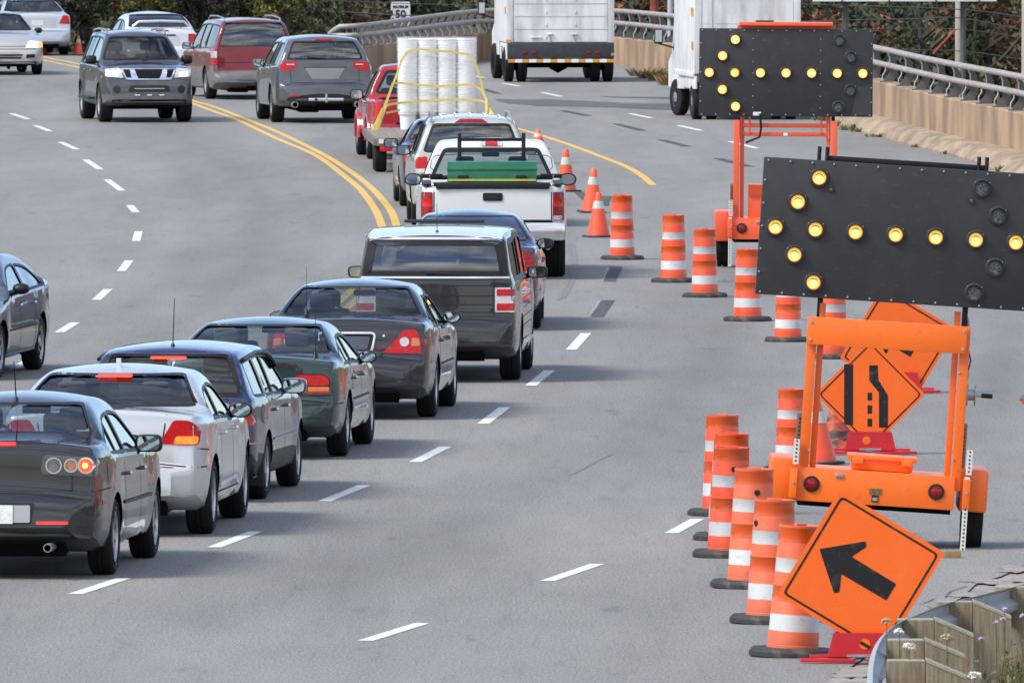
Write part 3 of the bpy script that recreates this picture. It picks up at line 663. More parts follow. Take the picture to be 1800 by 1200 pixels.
roadpoly = [G(-900, 97), G(-300, 96.5), G(-40, 96), G(120, 97.5), G(250, 103), G(350, 112), G(480, 122)] + [p.copy() for p in wallP[:56] if p.x < 3.2] + [p.copy() for p in curbP] + [G(2300, 500)] + EDGE_NEAR + [G(-1400, 1330)]
L2 = catmull([G(a, b) for a, b in [(1085, 440), (1078, 482), (1061, 542), (1018, 600), (950, 664), (868, 730), (757, 797), (605, 866), (412, 947), (175, 1030), (-150, 1120)]], 4)
L1 = catmull([G(a, b) for a, b in [(120, 110), (340, 178), (440, 216), (540, 262), (612, 306), (665, 360), (685, 410), (655, 488), (525, 600), (300, 740), (-40, 880)]], 4)
def xat(P, y):
    for a, b in zip(P, P[1:]):
        if (a.y - y) * (b.y - y) <= 0 and abs(a.y - b.y) > 1e-6: return a.x + (b.x - a.x) * (y - a.y) / (b.y - a.y)
    return None
bm = bmesh.new(); bm.faces.new([bm.verts.new((p.x, p.y, 0)) for p in roadpoly])
for k in range(-44, 52): bmesh.ops.bisect_plane(bm, geom=bm.verts[:] + bm.edges[:] + bm.faces[:], plane_co=(k * .25, 0, 0), plane_no=(1, 0, 0))
for k in range(27, 94): bmesh.ops.bisect_plane(bm, geom=bm.verts[:] + bm.edges[:] + bm.faces[:], plane_co=(0, k * 4., 0), plane_no=(0, 1, 0))
me = bpy.data.meshes.new('road'); bm.verts.index_update(); bm.to_mesh(me); bm.free(); me.materials.append(M['asphalt']); at0 = me.attributes.new('wear', 'FLOAT', 'POINT')
def gs_(d, w): return math.exp(-(d / w) ** 2)
for i, v in enumerate(me.vertices):
    x, y = v.co.x, v.co.y; w = 0
    for P, offs in ((L2, (-1.75, 1.75, 5.2)), (L1, (-1.9, 1.75))):
        xx = xat(P, y)
        if xx is None or (P is L1 and 0): continue
        for o_ in offs:
            if P is L1 and o_ > 0 and xat(L2, y) is not None: continue
            d = x - xx - o_; w += .75 * gs_(d, .45) + .35 * gs_(d - .85, .28) + .35 * gs_(d + .85, .28)
    at0.data[i].value = min(1, w) * (.75 + .5 * noise2(x * .3, y * .05))
road = link('road', me, None, kind='structure')

def ribbon(mb, pts, w, m, z=.004, taper=False):
    P = [Vector((p.x, p.y, 0)) for p in pts]; vs = []; N = len(P)
    for i in range(N):
        a = P[max(i - 1, 0)]; b = P[min(i + 1, N - 1)]; t = (b - a).normalized(); n = Vector((t.y, -t.x, 0)); ww = (w[i] if isinstance(w, list) else w) / 2
        vs += [P[i] - n * ww + Vector((0, 0, z)), P[i] + n * ww + Vector((0, 0, z))]
    mb.add(vs, [(2 * i, 2 * i + 1, 2 * i + 3, 2 * i + 2) for i in range(N - 1)], m)
def linepaint(name, col, wear):
    m = newmat(name); o = ND(m, 'ShaderNodeOutputMaterial'); p = ND(m, 'ShaderNodeBsdfPrincipled'); t = ND(m, 'ShaderNodeTexCoord'); LK(m, p.outputs[0], o.inputs[0]); p.inputs['Roughness'].default_value = .7
    mp_ = ND(m, 'ShaderNodeMapping'); mp_.inputs['Scale'].default_value = (1, .2, 1); LK(m, t.outputs['Object'], mp_.inputs[0])
    n = ND(m, 'ShaderNodeTexNoise'); n.inputs['Scale'].default_value = 24; n.inputs['Detail'].default_value = 8; n.inputs['Roughness'].default_value = .75; LK(m, mp_.outputs[0], n.inputs['Vector'])
    r = ND(m, 'ShaderNodeMapRange'); LK(m, n.outputs['Fac'], r.inputs[0]); r.inputs[1].default_value = wear; r.inputs[2].default_value = wear + .08
    mm = ND(m, 'ShaderNodeMix', data_type='RGBA'); LK(m, r.outputs[0], mm.inputs['Factor']); mm.inputs['A'].default_value = (*col, 1); mm.inputs['B'].default_value = (.165, .167, .164, 1); LK(m, mm.outputs['Result'], p.inputs['Base Color']); return m
M['wline'] = linepaint('white_road_paint', (.58, .59, .58), .585); M['wline2'] = linepaint('white_road_paint_worn', (.58, .59, .58), .54); M['yline'] = linepaint('yellow_road_paint', (.58, .36, .075), .565)
YL = [(-60, 84), (10, 95), (74, 106), (108, 113), (144, 120.5), (240, 147), (334, 180.6), (369, 193.6), (416.7, 211), (460, 231.5), (503, 251), (542, 267), (572.7, 284.6), (605, 309.5), (633, 333), (655, 361.5), (668, 387.5), (673.5, 412), (668, 445), (640, 488), (585, 540), (510, 600), (420, 664), (300, 740), (120, 830), (-120, 940)]
YR = [(-60, 78), (10, 89), (74, 100), (100, 105.5), (144, 114.5), (240, 141), (334, 175.8), (373, 187), (438, 212), (486, 231.5), (538, 256.4), (579, 278), (618, 303), (651, 329), (677, 357), (692, 381), (698.5, 412), (692, 446), (665, 488), (612, 540), (537, 600), (448, 664), (330, 740), (150, 830), (-90, 940)]
mb = MB(); ribbon(mb, catmull([G(a, b) for a, b in YL], 8), .125, M['yline']); ribbon(mb, catmull([G(a, b) for a, b in YR], 8), .125, M['yline'])
ribbon(mb, catmull([G(a, b) for a, b in [(860, 212), (915, 228), (940, 235), (1000, 254.5), (1060, 277), (1100, 293), (1128, 309), (1148, 326)]], 8), .13, M['yline']); struct('centre_line', mb)
mb = MB()
D0 = [((20, 200), (50, 210)), ((62, 221), (88, 231)), ((106, 250), (135, 263)), ((150, 281), (176, 298)), ((188, 316), (214, 335.5)), ((228, 361), (239, 373.5)), ((244, 407), (239, 424)), ((227, 458), (213, 477)), ((190, 508.5), (169, 527.5)), ((132, 567), (104, 584.5)), ((62, 626), (22, 650))]
D1 = [((1030, 586), (1004, 615)), ((966, 651), (933, 678)), ((887, 716), (849, 745)), ((783, 785), (730, 812)), ((640, 853), (570, 881)), ((450, 934), (376, 962)), ((218, 1016), (132, 1044)), ((1226, 912), (1180, 937)), ((1050, 991), (962, 1021)), ((742, 1095), (642, 1126))]
D2 = [((885, 147), (913, 152)), ((953, 163), (986, 170)), ((1026, 181), (1062, 188)), ((1107, 200), (1145, 208)), ((1193, 221), (1233, 230)), ((1283, 249), (1330, 261)), ((1410, 285), (1470, 300)), ((830, 133), (850, 137))]
for lst, m_, w_ in ((D0, 'wline2', .125), (D1, 'wline', .13), (D2, 'wline', .13)):
    for a, b in lst: ribbon(mb, [G(*a), G(*b)], w_, M[m_])
struct('lane_lines', mb)
mb = MB()
for a, b in [((1084, 469), (1071, 495)), ((1069, 528), (1049, 557)), ((1066, 345), (1060, 362)), ((990, 195), (1034, 204)), ((1083, 218), (1130, 230)), ((1163, 246), (1208, 258)), ((1262, 279), (1317, 293)), ((1016, 337), (1034, 352)), ((850, 157), (876, 165))]:
    ribbon(mb, [G(*a), G(*b)], .175, M['patch2'], .005)
for a, b, w_ in [((1070, 470), (1062, 496), .07), ((1055, 530), (1038, 558), .07), ((1150, 248), (1190, 260), .05), ((1074, 220), (1110, 231), .05), ((1085, 529), (1250, 536), .02)]:
    ribbon(mb, [G(*a), G(*b)], w_, M['scar'], .004)
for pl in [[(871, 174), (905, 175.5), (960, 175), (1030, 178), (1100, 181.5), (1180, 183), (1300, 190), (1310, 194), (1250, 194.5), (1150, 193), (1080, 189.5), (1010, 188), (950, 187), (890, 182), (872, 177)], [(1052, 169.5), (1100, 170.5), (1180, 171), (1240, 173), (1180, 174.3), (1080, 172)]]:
    mb.add([G(a, b) + Vector((0, 0, .0045 if len(pl) > 8 else .0046)) for a, b in pl], [tuple(range(len(pl)))], M['patch'])  # pole and truck shadows across the road, painted as darker asphalt
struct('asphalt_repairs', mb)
def arcmark(pts, w): ribbon(mb, catmull([G(a, b) for a, b in pts], 6), w, M['skid'], .0035)
M['skid'] = linepaint('tyre_rubber_marks', (.128, .130, .130), .45); mb = MB()
arcmark([(1003, 834), (1035, 817), (1073, 797)], .05); arcmark([(1006, 428), (1011, 455), (1008, 490), (990, 525)], .06); arcmark([(999, 430), (1003, 458), (1000, 492), (982, 528)], .04)
pass
struct('tyre_marks', mb)

# crumbling verge at the lower right
M['dirt'] = mat('sandy_verge', (.29, .255, .225), .95, col2=(.17, .165, .155), vscale=3, detail=9, bump=.6, bscale=14)
mb = MB(); outer = [G(2200, 900), G(2300, 1400), G(1560, 1420), G(1380, 1400)]
pl = [p + Vector((0, 0, -.012)) for p in EDGE_NEAR[::-1]]; rr_ = [Vector((p.x + (.0 if i in (0,) else .0), p.y, p.z)) for i, p in enumerate(pl)]
mb.add(rr_ + [p + Vector((0, 0, -.012)) for p in outer[:2]] + [outer[2] + Vector((0, 0, -.012))], [tuple(range(len(rr_) + 3))], M['dirt']); struct('verge', mb)
mb = MB()     # raised flakes of sandy soil lying on the broken asphalt edge, and cracks
rnd_ = random.Random(3)
for cx, cy, w_, h_ in [(1790, 1000, 46, 9), (1745, 1022, 60, 7), (1700, 1046, 40, 6), (1775, 1030, 40, 7), (1658, 1066, 30, 5), (1510, 1182, 60, 14), (1500, 1200, 50, 16), (1560, 1140, 50, 10), (1620, 1095, 44, 8)]:
    k = 30; ph = [rnd_.uniform(0, 6.28) for _ in range(3)]; f_ = lambda i: .8 + .18 * math.sin(3 * i * 6.28 / 30 + ph[0]) + .12 * math.sin(7 * i * 6.28 / 30 + ph[1]) + .08 * math.sin(11 * i * 6.28 / 30 + ph[2]); mb.add([G(cx + w_ * f_(i) * math.cos(2 * math.pi * i / k), cy + h_ * .8 * f_(i) * math.sin(2 * math.pi * i / k)) + Vector((0, 0, .0045)) for i in range(k)], [tuple(range(k))], M['dirt'])
cm = mat('crack_fill', (.09, .085, .078), .95)
for ch in [[(1700, 1030), (1680, 1036), (1668, 1040), (1660, 1050)], [(1640, 1052), (1625, 1060), (1600, 1062)]]:
    pts = [G(a + rnd_.uniform(-3, 3), b) for a, b in ch for _ in (0,)]; ribbon(mb, catmull(pts, 3), .013, cm, .006)
struct('broken_edge', mb)

# pavement and parapet on the outside of the bend
M['conc'] = mat('parapet_concrete', (.36, .245, .150), .92, col2=(.20, .140, .092), vscale=1.5, stretch=(2.6, .5, .28), detail=10, bump=.2, bscale=20, lo=.40, hi=.60)
M['conc2'] = mat('pavement_concrete', (.36, .265, .180), .94, col2=(.17, .135, .10), vscale=2.6, stretch=(1, .30, 1), detail=9, bump=.3, bscale=20)
def nrm(P, i):
    a = P[max(i - 1, 0)]; b = P[min(i + 1, len(P) - 1)]; t = (b - a).normalized(); t.z = 0; return Vector((-t.y, t.x, 0)).normalized()   # away from the road
mb = MB(); iw = [i for i, p in enumerate(wallP) if p.x > 3.5]; vs = []
def nearest(P, x, key=lambda p: p.y):
    for a, b in zip(P, P[1:]):
        if a.y >= x >= b.y: return a.lerp(b, (a.y - x) / max(1e-6, a.y - b.y))
    return None
sec = []
for i in iw:
    w = wallP[i]; n = nrm(wallP, i); w0 = Vector((w.x, w.y, 0)); c_ = None
    for a_, b_ in zip(curbP, curbP[1:]):
        t_ = max(0, min(1, (w0 - a_).dot(b_ - a_) / (b_ - a_).length_squared)); q_ = a_.lerp(b_, t_)
        if c_ is None or (q_ - w0).length < (c_ - w0).length: c_ = q_
    base = Vector((w.x, w.y, 0)); d = base - c_
    hz = max(w.z, .12)
    sec.append([c_ + Vector((0, 0, -.05)), c_ + Vector((0, 0, .03)), c_ + d * .25 + Vector((0, 0, hz * .72)), c_ + d * .42 + Vector((0, 0, hz * .93)), base + Vector((0, 0, hz)) + n * .02])
k = len(sec[0]); vs = [p for s_ in sec for p in s_]
mb.add(vs, [(i * k + j, i * k + j + 1, (i + 1) * k + j + 1, (i + 1) * k + j) for i in range(len(sec) - 1) for j in range(k - 1)], M['conc2'], True); struct('kerb_pavement', mb)
WH = .66
kf = pchip([(500, .66), (590, .70), (700, .78), (780, .82), (870, .88), (1000, .95), (1097, 1.), (2000, 1.)]); wpx = lambda p: 900 + p.x / p.y * F_PX
wall = empty('parapet_wall', wallP[30], label='tan concrete parapet with two pipe rails curving round the outside of the bend', cat='bridge parapet'); inv = Matrix.Translation(-wallP[30])
mb = MB(); vs = []
for i, p in enumerate(wallP):
    n = nrm(wallP, i); b = Vector((p.x, p.y, -.4)); t = Vector((p.x, p.y, p.z + WH)); vs += [b, t - Vector((0, 0, .02)), t + n * .02, t + n * .33, t + n * .35 - Vector((0, 0, .02)), b + n * .35 - Vector((0, 0, 3))]
mb.add(vs, [(i * 6 + j, i * 6 + (j + 1) % 6, (i + 1) * 6 + (j + 1) % 6, (i + 1) * 6 + j) for i in range(len(wallP) - 1) for j in range(6)] + [tuple(range(6)), tuple(len(vs) - 6 + j for j in range(5, -1, -1))], M['conc'], False, inv); mb.obj('concrete_wall', wall)
railm = mat('rail_paint', (.37, .345, .33), .6, col2=(.23, .20, .185), vscale=4, metal=.1, stretch=(1, 1, 4)); plm = mat('rail_post_metal', (.10, .098, .095), .6, var=.3)
for dz, nm in ((.62, 'rail'), (.33, 'rail')):
    mb = MB(); pts = [p + nrm(wallP, i) * .12 + Vector((0, 0, WH + dz * kf(wpx(p)))) for i, p in enumerate(wallP)]
    if dz == .62: pts[0] = pts[0] - Vector((0, 0, .18)); pts[1] = pts[1] - Vector((0, 0, .08))
    mb.tube(pts, .056, railm, 10, X=inv); mb.obj(nm, wall)
# posts: one prototype, copied
pm_ = MB(); fr_ = ((0, 0, 0), (0, 1, 0), (0, 0, 1), (1, 0, 0))
prof = [(.06, 0), (.26, 0), (.33, .12), (.35, .30), (.31, .46), (.20, .60), (.11, .60), (.16, .50), (.20, .36), (.19, .18), (.10, .08)]
pm_.prism(prof, -.012, .012, plm, fr_); pm_.tube([(0, .05, .01), (0, .05, .12), (0, .11, .22), (0, .11, .33)], .016, M['steel'], 6); pm_.box((0, .14, .01), (.16, .26, .02), plm)
for q in ((.20, .60), (.30, .48)): pass
pm_.tube([(0.02, .19, .36), (0.02, .19, .47), (0.02, .15, .56)], .014, M['steel'], 6)
pme = pm_.mesh('post'); acc = 99.; last = None; npost = 0
for i in range(len(wallP) - 1):
    a, b = wallP[i], wallP[i + 1]; K = 24
    for k in range(K):
        p = a.lerp(b, k / K); px = 900 + p.x / p.y * F_PX
        sp_ = 12.6 if px < 900 else (17.5 if px < 1250 else 28.)
        if last is None or abs(px - last) >= sp_:
            last = px; n = nrm(wallP, i); o = link('post', pme, wall); o.location = p + Vector((0, 0, WH)) - wallP[30]; o.scale = (1, 1, kf(px)); o.rotation_euler = (0, 0, math.atan2(n.y, n.x) - math.pi / 2); npost += 1
# weeds along the kerb
wm = mat('weed_leaf', (.16, .15, .045), .8, col2=(.07, .10, .03), vscale=8); wm2 = mat('dry_weed', (.30, .20, .09), .85, col2=(.15, .10, .04), vscale=8)
def tuft(mb, c, n, h, w, m, r=None, lean=.5):
    r = r or random
    for _ in range(n):
        a = r.uniform(0, 6.28); d = r.uniform(0, w); p = c + Vector((math.cos(a) * d, math.sin(a) * d, 0)); hh = h * r.uniform(.4, 1); t = Vector((math.cos(a) * lean * hh, math.sin(a) * lean * hh, hh)); s_ = Vector((math.sin(a * 3), math.cos(a * 3), 0)) * r.uniform(.008, .022)
        mb.add([p - s_, p + s_, p + t * .55 + s_ * .8, p + t, p + t * .55 - s_ * .8], [(0, 1, 2, 3, 4)], m)
mb = MB()
for (px, py, n, h, w) in [(1135, 134, 160, .22, .4), (1150, 138, 200, .20, .4), (1165, 142, 150, .24, .3), (1178, 150, 130, .3, .25)]: tuft(mb, G(px, py), n, h, w, wm2, None, .9); tuft(mb, G(px + 3, py - 1), n // 4, h, w, wm, None, .9)
for (px, py, n, h, w) in [(1487, 222, 120, .14, .25), (1503, 229, 140, .14, .3), (1515, 232, 100, .1, .25), (1548, 241, 90, .08, .3), (1620, 259, 60, .07, .2), (1666, 271, 40, .08, .12), (1762, 302, 50, .14, .12), (1460, 212, 120, .14, .4)]: tuft(mb, G(px, py), n, h, w, wm)
mb.obj('kerb_weeds', None, kind='stuff', label='dry weeds growing in the kerb gap')

# trees --------------------------------------------------------------------
def leafmat(name, a, b, c3):
    m = newmat(name); o = ND(m, 'ShaderNodeOutputMaterial'); p = ND(m, 'ShaderNodeBsdfPrincipled'); LK(m, p.outputs[0], o.inputs[0]); p.inputs['Roughness'].default_value = .75
    t = ND(m, 'ShaderNodeTexCoord'); n = ND(m, 'ShaderNodeTexNoise'); n.inputs['Scale'].default_value = 2.6; n.inputs['Detail'].default_value = 6; LK(m, t.outputs['Object'], n.inputs['Vector'])
    r = ND(m, 'ShaderNodeValToRGB'); LK(m, n.outputs['Fac'], r.inputs[0]); r.color_ramp.elements[0].position = .38; r.color_ramp.elements[1].position = .66; r.color_ramp.elements[0].color = (*a, 1); r.color_ramp.elements[1].color = (*c3, 1)
    e = r.color_ramp.elements.new(.52); e.color = (*b, 1); LK(m, r.outputs[0], p.inputs['Base Color']); return m
LM = {'dark green': leafmat('leaf_dark_green', (.020, .034, .013), (.048, .068, .022), (.11, .12, .04)), 'olive brown': leafmat('leaf_olive_brown', (.035, .030, .015), (.085, .068, .030), (.17, .12, .04)),
      'rust red': leafmat('leaf_rust_red', (.028, .034, .014), (.075, .060, .022), (.30, .065, .028)), 'bare grey': leafmat('leaf_bare_grey', (.022, .022, .018), (.050, .045, .036), (.085, .075, .055)), 'yellow green': leafmat('leaf_yellow_green', (.035, .05, .015), (.10, .11, .028), (.24, .19, .045))}
bark = mat('bark', (.09, .075, .06), .9, col2=(.04, .035, .03), vscale=12)
def crown_mesh(kind, rx, rz, seed, n=3200):
    r = random.Random(seed); mb = MB(); cl = []
    for _ in range(46):
        u = r.uniform(-1, 1); a = r.uniform(0, 6.28); rr = r.uniform(.35, 1.0); s_ = math.sqrt(1 - u * u); cl.append((Vector((math.cos(a) * s_ * rx * rr, math.sin(a) * s_ * rx * rr, u * rz * rr)), r.uniform(.35, .75) * rx * .42))
    m = LM[kind]
    for _ in range(n):
        c, cr = r.choice(cl); d = Vector((r.gauss(0, 1), r.gauss(0, 1), r.gauss(0, 1))).normalized() * cr * r.uniform(.5, 1); p = c + d
        a = Vector((r.gauss(0, 1), r.gauss(0, 1), r.gauss(0, 1))).normalized(); b = a.cross(Vector((r.gauss(0, 1), r.gauss(0, 1), r.gauss(0, 1)))).normalized(); s_ = r.uniform(.04, .10)
        mb.add([p - a * s_, p - b * s_ * .55, p + a * s_, p + b * s_ * .55], [(0, 1, 2, 3)], m)
    return mb.mesh('crown')
def trunk_mesh(h, cz, rx, seed):
    r = random.Random(seed); mb = MB(); mb.tube([(0, 0, -.5), (.05, .03, h * .3), (-.04, .02, h * .6), (.03, 0, h * .95)], [.14, .11, .08, .03], bark, 8)
    for k in range(9):
        a = r.uniform(0, 6.28); z = h * r.uniform(.3, .8); L_ = rx * r.uniform(.6, 1.); mb.tube([(0, 0, z), (math.cos(a) * L_ * .5, math.sin(a) * L_ * .5, z + L_ * .3), (math.cos(a) * L_, math.sin(a) * L_, z + L_ * .7)], [.05, .03, .01], bark, 5)
    return mb.mesh('trunk')
protos = {}; sd_ = 0
for kd in LM:
    for v in range(2):
        sd_ += 1; rx, rz = (1.7, 1.9) if v == 0 else (1.25, 1.5); protos[kd, v] = (crown_mesh(kd, rx, rz, sd_), trunk_mesh(3.1, 2.4, rx, sd_ + 50), rz)
def tree(px, y, kd, v, sc, lab, zoff=0):
    x = (px - 900) / F_PX * y; z = terrain(x, y); cm_, tm_, rz = protos[kd, v]; t = empty('broadleaf_tree', (x, y, z), random.uniform(0, 6.28), label=lab, cat='tree', group='autumn trees and shrubs on the bank behind the road'); t.scale = (sc, sc, sc * random.uniform(.9, 1.15))
    link('trunk', tm_, t); c_ = link('crown', cm_, t); c_.location = (0, 0, rz + .35); return t
rt = random.Random(21)
LB = {'dark green': 'dark green leafy tree in the autumn bank behind the road', 'olive brown': 'olive brown leafy tree in the autumn bank behind the road', 'rust red': 'tree with rust red autumn leaves in the bank behind the rails', 'bare grey': 'thin grey brown tree in the shaded bank behind the road', 'yellow green': 'yellow green tree in the autumn bank behind the road'}
kinds_left = ['dark green', 'olive brown', 'yellow green', 'dark green', 'bare grey']; kinds_mid = ['bare grey', 'dark green', 'dark green', 'olive brown']; kinds_right = ['dark green', 'rust red', 'olive brown', 'dark green', 'rust red', 'bare grey']
for k in range(14): tree(-90 + k * 50 + rt.uniform(-12, 12), 373.5 + rt.uniform(0, 3), kinds_left[k % 5], 1, rt.uniform(.55, .8), LB[kinds_left[k % 5]])
for k in range(15): tree(-100 + k * 62 + rt.uniform(-15, 15), 381 + rt.uniform(0, 6), kinds_left[(k * 2) % 5] if k < 8 else kinds_mid[k % 4], 0, rt.uniform(.85, 1.2), LB[kinds_left[(k * 2) % 5] if k < 8 else kinds_mid[k % 4]])
for k in range(16): kk = (kinds_mid if k < 6 else kinds_right)[k % (4 if k < 6 else 6)]; tree(560 + k * 88 + rt.uniform(-15, 15), 402 + rt.uniform(0, 8), kk, 0, rt.uniform(1.3, 1.7), LB[kk])
for k in range(14): kk = (kinds_mid if k < 5 else kinds_right)[(k + 2) % (4 if k < 5 else 6)]; tree(600 + k * 100 + rt.uniform(-20, 20), 425 + rt.uniform(0, 8), kk, 0, rt.uniform(1.3, 1.7), LB[kk])
mb = MB(); rb = random.Random(9)    # undergrowth that fills the bank between the trees
um = leafmat('undergrowth_leaf', (.022, .026, .012), (.055, .055, .022), (.14, .085, .03))
for _ in range(20000):
    px = rb.uniform(-500, 2100); y = rb.uniform(371.6, 384) if px < 600 and rb.random() < .6 else rb.uniform(388, 450); x = (px - 900) / F_PX * y
    if y < yw(x) + 2: continue
    p = Vector((x, y, terrain(x, y) + rb.uniform(0, 1) ** 1.5 * (1.6 if y < 388 else 3.2))); a = Vector((rb.gauss(0, 1), rb.gauss(0, 1), rb.gauss(0, 1))).normalized(); b = a.cross(Vector((rb.gauss(0, 1), rb.gauss(0, 1), 1))).normalized(); s_ = rb.uniform(.06, .16)
    mb.add([p - a * s_, p - b * s_ * .6, p + a * s_, p + b * s_ * .6], [(0, 1, 2, 3)], um)
mb.obj('undergrowth', None, kind='stuff', label='dark tangled undergrowth on the bank')

# poles, cables, sign and hoarding beyond the parapet
def at(px, py, y):      # point at distance y seen at the pixel
    X = (px - 900) / F_PX; Y = -(py - 600) / F_PX; d = Vector((X, _c + Y * _s, -_s + Y * _c)); return Vector((0, 0, CAM_H)) + d * (y / d.y)
wood = mat('pole_wood', (.42, .39, .34), .85, col2=(.30, .27, .23), vscale=5, stretch=(3, 3, .3))
def pole(px, y, r, m, lab, name='utility_pole', top=9, rot=0):
    b = at(px, 300, y); x = b.x; o = empty(name, (x, y, terrain(x, y)), label=lab, cat='pole'); mb = MB(); mb.tube([(0, 0, -.5), (0, 0, top * .5), (0, 0, top)], [r, r * .95, r * .85], m, 14); mb.obj('shaft', o)
    if name == 'utility_pole':
        q = MB(); q.box((0, -.1, top - .6), (2.2, .1, .12), wood); q.obj('cross_arm', o)
        for sx in (-1, -.4, .4, 1): q = MB(); q.lathe([(.03, 0), (.05, .05), (.03, .1), (.04, .14), (.0001, .16)], M['steel'], 8, Matrix.Translation((sx, -.1, top - .54))); q.obj('insulator', o)
    return o
pole(1686, 395, .115, wood, 'pale wooden utility pole right of the big arrow boards, behind the rails')
pole(1802, 380, .10, wood, 'pale wooden utility pole cut by the right edge behind the rails')
pole(1150, 392, .12, mat('rust_column', (.26, .060, .028), .8, var=.4), 'rusty red brown column between the two box trucks', 'steel_column')
o_ = pole(1178, 388, .075, mat('grey_pole', (.42, .45, .48), .5), 'pale grey lamp post beside the rusty column', 'lamp_post'); q = MB(); q.tube([(0, 0, 4.2), (.9, 0, 6.0)], .035, M['steel'], 8); q.obj('brace', o_)
def cable(pts, y, lab, r=.017):
    mb = MB(); P = catmull([at(a, b, yy) for a, b, yy in [(p[0], p[1], y) if len(p) == 2 else p for p in pts]], 6); o = empty('overhead_cable', P[0], label=lab, cat='cable'); mb.tube(P, r, mat('cable_black', (.05, .05, .055), .6), 6, X=Matrix.Translation(-P[0])); mb.obj('wire', o); return o
cable([(1250, 4), (1480, 10), (1686, 17), (1800, 31), (1860, 40)], 394.5, 'topmost black cable crossing the wooden pole under the white board edge')
cable([(1250, 44), (1480, 36), (1600, 34), (1686, 32), (1800, 54), (1860, 66)], 394.5, 'second black cable, sagging to the right of the wooden pole')
cable([(1520, 51), (1686, 52), (1800, 68), (1860, 76)], 394.5, 'third cable from the top crossing the wooden pole', .012)
cable([(1540, 88), (1686, 90), (1800, 105), (1860, 112)], 394.5, 'lowest cable crossing the wooden pole just above the rails', .014)
cable([(330, -6), (450, 7), (560, 18), (700, 27), (850, 30)], 378, 'long black cable sagging across the dark trees above the grey suv')
cable([(450, -10), (600, 2), (760, 8), (900, 9)], 379, 'upper thin cable above the speed limit sign', .012)
q = MB(); a = at(1640, 95, 393.6); b = at(1680, 52, 393.6); g_ = empty('guy_rod', a, label='thin rusty rod slanting up to the wooden pole', cat='rod'); q.tube([a - a, b - a], .03, mat('rusty_rod', (.30, .06, .03), .8), 6); q.obj('rod', g_)
# hoarding, only its white lower edge is in the picture
hw = empty('billboard', at(1590, 3, 385), label='white lower edge of a large hoarding across the top right', cat='billboard'); q = MB(); q.box((0, 0, .05), (4.7, .25, .10), M['whitep'], None, .01); q.obj('frame', hw)
q = MB(); q.box((0, .02, 1.45), (4.7, .12, 2.7), mat('board_face', (.55, .56, .58), .5, var=.1)); q.obj('panel', hw)
for sx in (-1.6, -.4, .8, 1.9): q = MB(); q.box((sx, -.16, -.0), (.03, .06, .10), M['black']); q.obj('bracket', hw)
for sx in (-1.5, 1.5): q = MB(); q.cyl((sx, .25, -8), (sx, .25, 2.6), .07, plm, 10); q.obj('leg', hw)
# speed limit sign
def text_mesh(body, size, m, depth=.004, font_scale=(1, 1)):
    cu = bpy.data.curves.new('t', 'FONT'); cu.body = body; cu.size = size; cu.extrude = depth; cu.align_x = 'CENTER'; cu.align_y = 'CENTER'; cu.offset = size * .025
    o = bpy.data.objects.new('t', cu); COL.objects.link(o); bpy.context.view_layer.update(); me = bpy.data.meshes.new_from_object(o.evaluated_get(bpy.context.evaluated_depsgraph_get())); bpy.data.objects.remove(o, do_unlink=True)
    me.transform(Matrix.Rotation(math.pi / 2, 4, 'X') @ Matrix.Diagonal((font_scale[0], font_scale[1], 1, 1))); me.materials.clear(); me.materials.append(m); return me
sg = at(704, 3.5, 384); sgn = empty('speed_limit_sign', (sg.x, sg.y, terrain(sg.x, sg.y)), label='white MAXIMUM 50 speed limit sign standing behind the rails', cat='road sign'); top = sg.z - sgn.location.z
q = MB(); q.prism(rnd(rect(-.245, top - .62, .245, top), .05), 0, .012, M['whitep'], ((0, 0, 0), (1, 0, 0), (0, 0, 1), (0, 1, 0))); q.obj('plate', sgn)
q = MB(); q.box((0, .04, top / 2), (.06, .05, top), M['steel']); q.obj('post', sgn)
t1 = link('lettering', text_mesh('MAXIMUM', .105, M['black'], font_scale=(.80, 1)), sgn); t1.location = (0, -.005, top - .13)
t2 = link('lettering', text_mesh('50', .27, M['black'], font_scale=(1.0, 1)), sgn); t2.location = (0, -.005, top - .32)
# ------------------------------------------------------------------ the vehicles, nearest of the queue first
QG = 'cars queuing in the lane beside the drums'
def std_side_seams(c, xs, zb=None, z0=.27):
    "vertical door gaps"
    for x in xs: c.seam([[(x, c.belt(x) + .02), (x + .01, .6), (x - .005, z0)]], 'right', .012, True)

# --- dark grey compact saloon, bottom left
smoky = mat('smoked_clear_lens', (.16, .16, .17), .1, coat=1, var=.5, vscale=25); M['amberdull'] = mat('pale_amber_lens', (.42, .20, .12), .15, coat=1, var=.4, vscale=25)
p_grey = paint('paint_graphite', (.017, .017, .021), .5)
c = Car('sedan_car', 'dark graphite saloon nearest in the queue, white number plate, one round brake lamp lit', 'car', dict(
    ro=.98, wb=2.64, fo=.92, W=.8775, r=.318, rr=.225, yo=.872, t=.46, rround=1.1,
    top=sedan_top(.98, 2.64, .92, 1.465, .70, 1.13, -.30, .42, 1.45, 2.25, dz=.01, xd=.16, zc=1.02, zh=.88), belt=[(-1, 1.0), (0, .96), (2.6, .88), (3.6, .80)],
    glass=dict(cab=(-.12, 2.0), rear=(1.12, 1.375, .115, .10), xr=.6, front=(1.06, 1.38, .09, .07), xf=1.4, side=[(-.05, .33), (.36, .90), (.96, 1.95)], rmat='tint', smat='sideg', seats=[.35, 1.35], zh=1.16, xm=(1.62, 1.28), dash=(2.0, 1.0))), QG)
c.build(p_grey)
c.seam([[(-.62, .72), (-.62, 1.08)], [(.62, .72), (.62, 1.08)], [(-.62, .725), (.62, .725)]], 'rear')
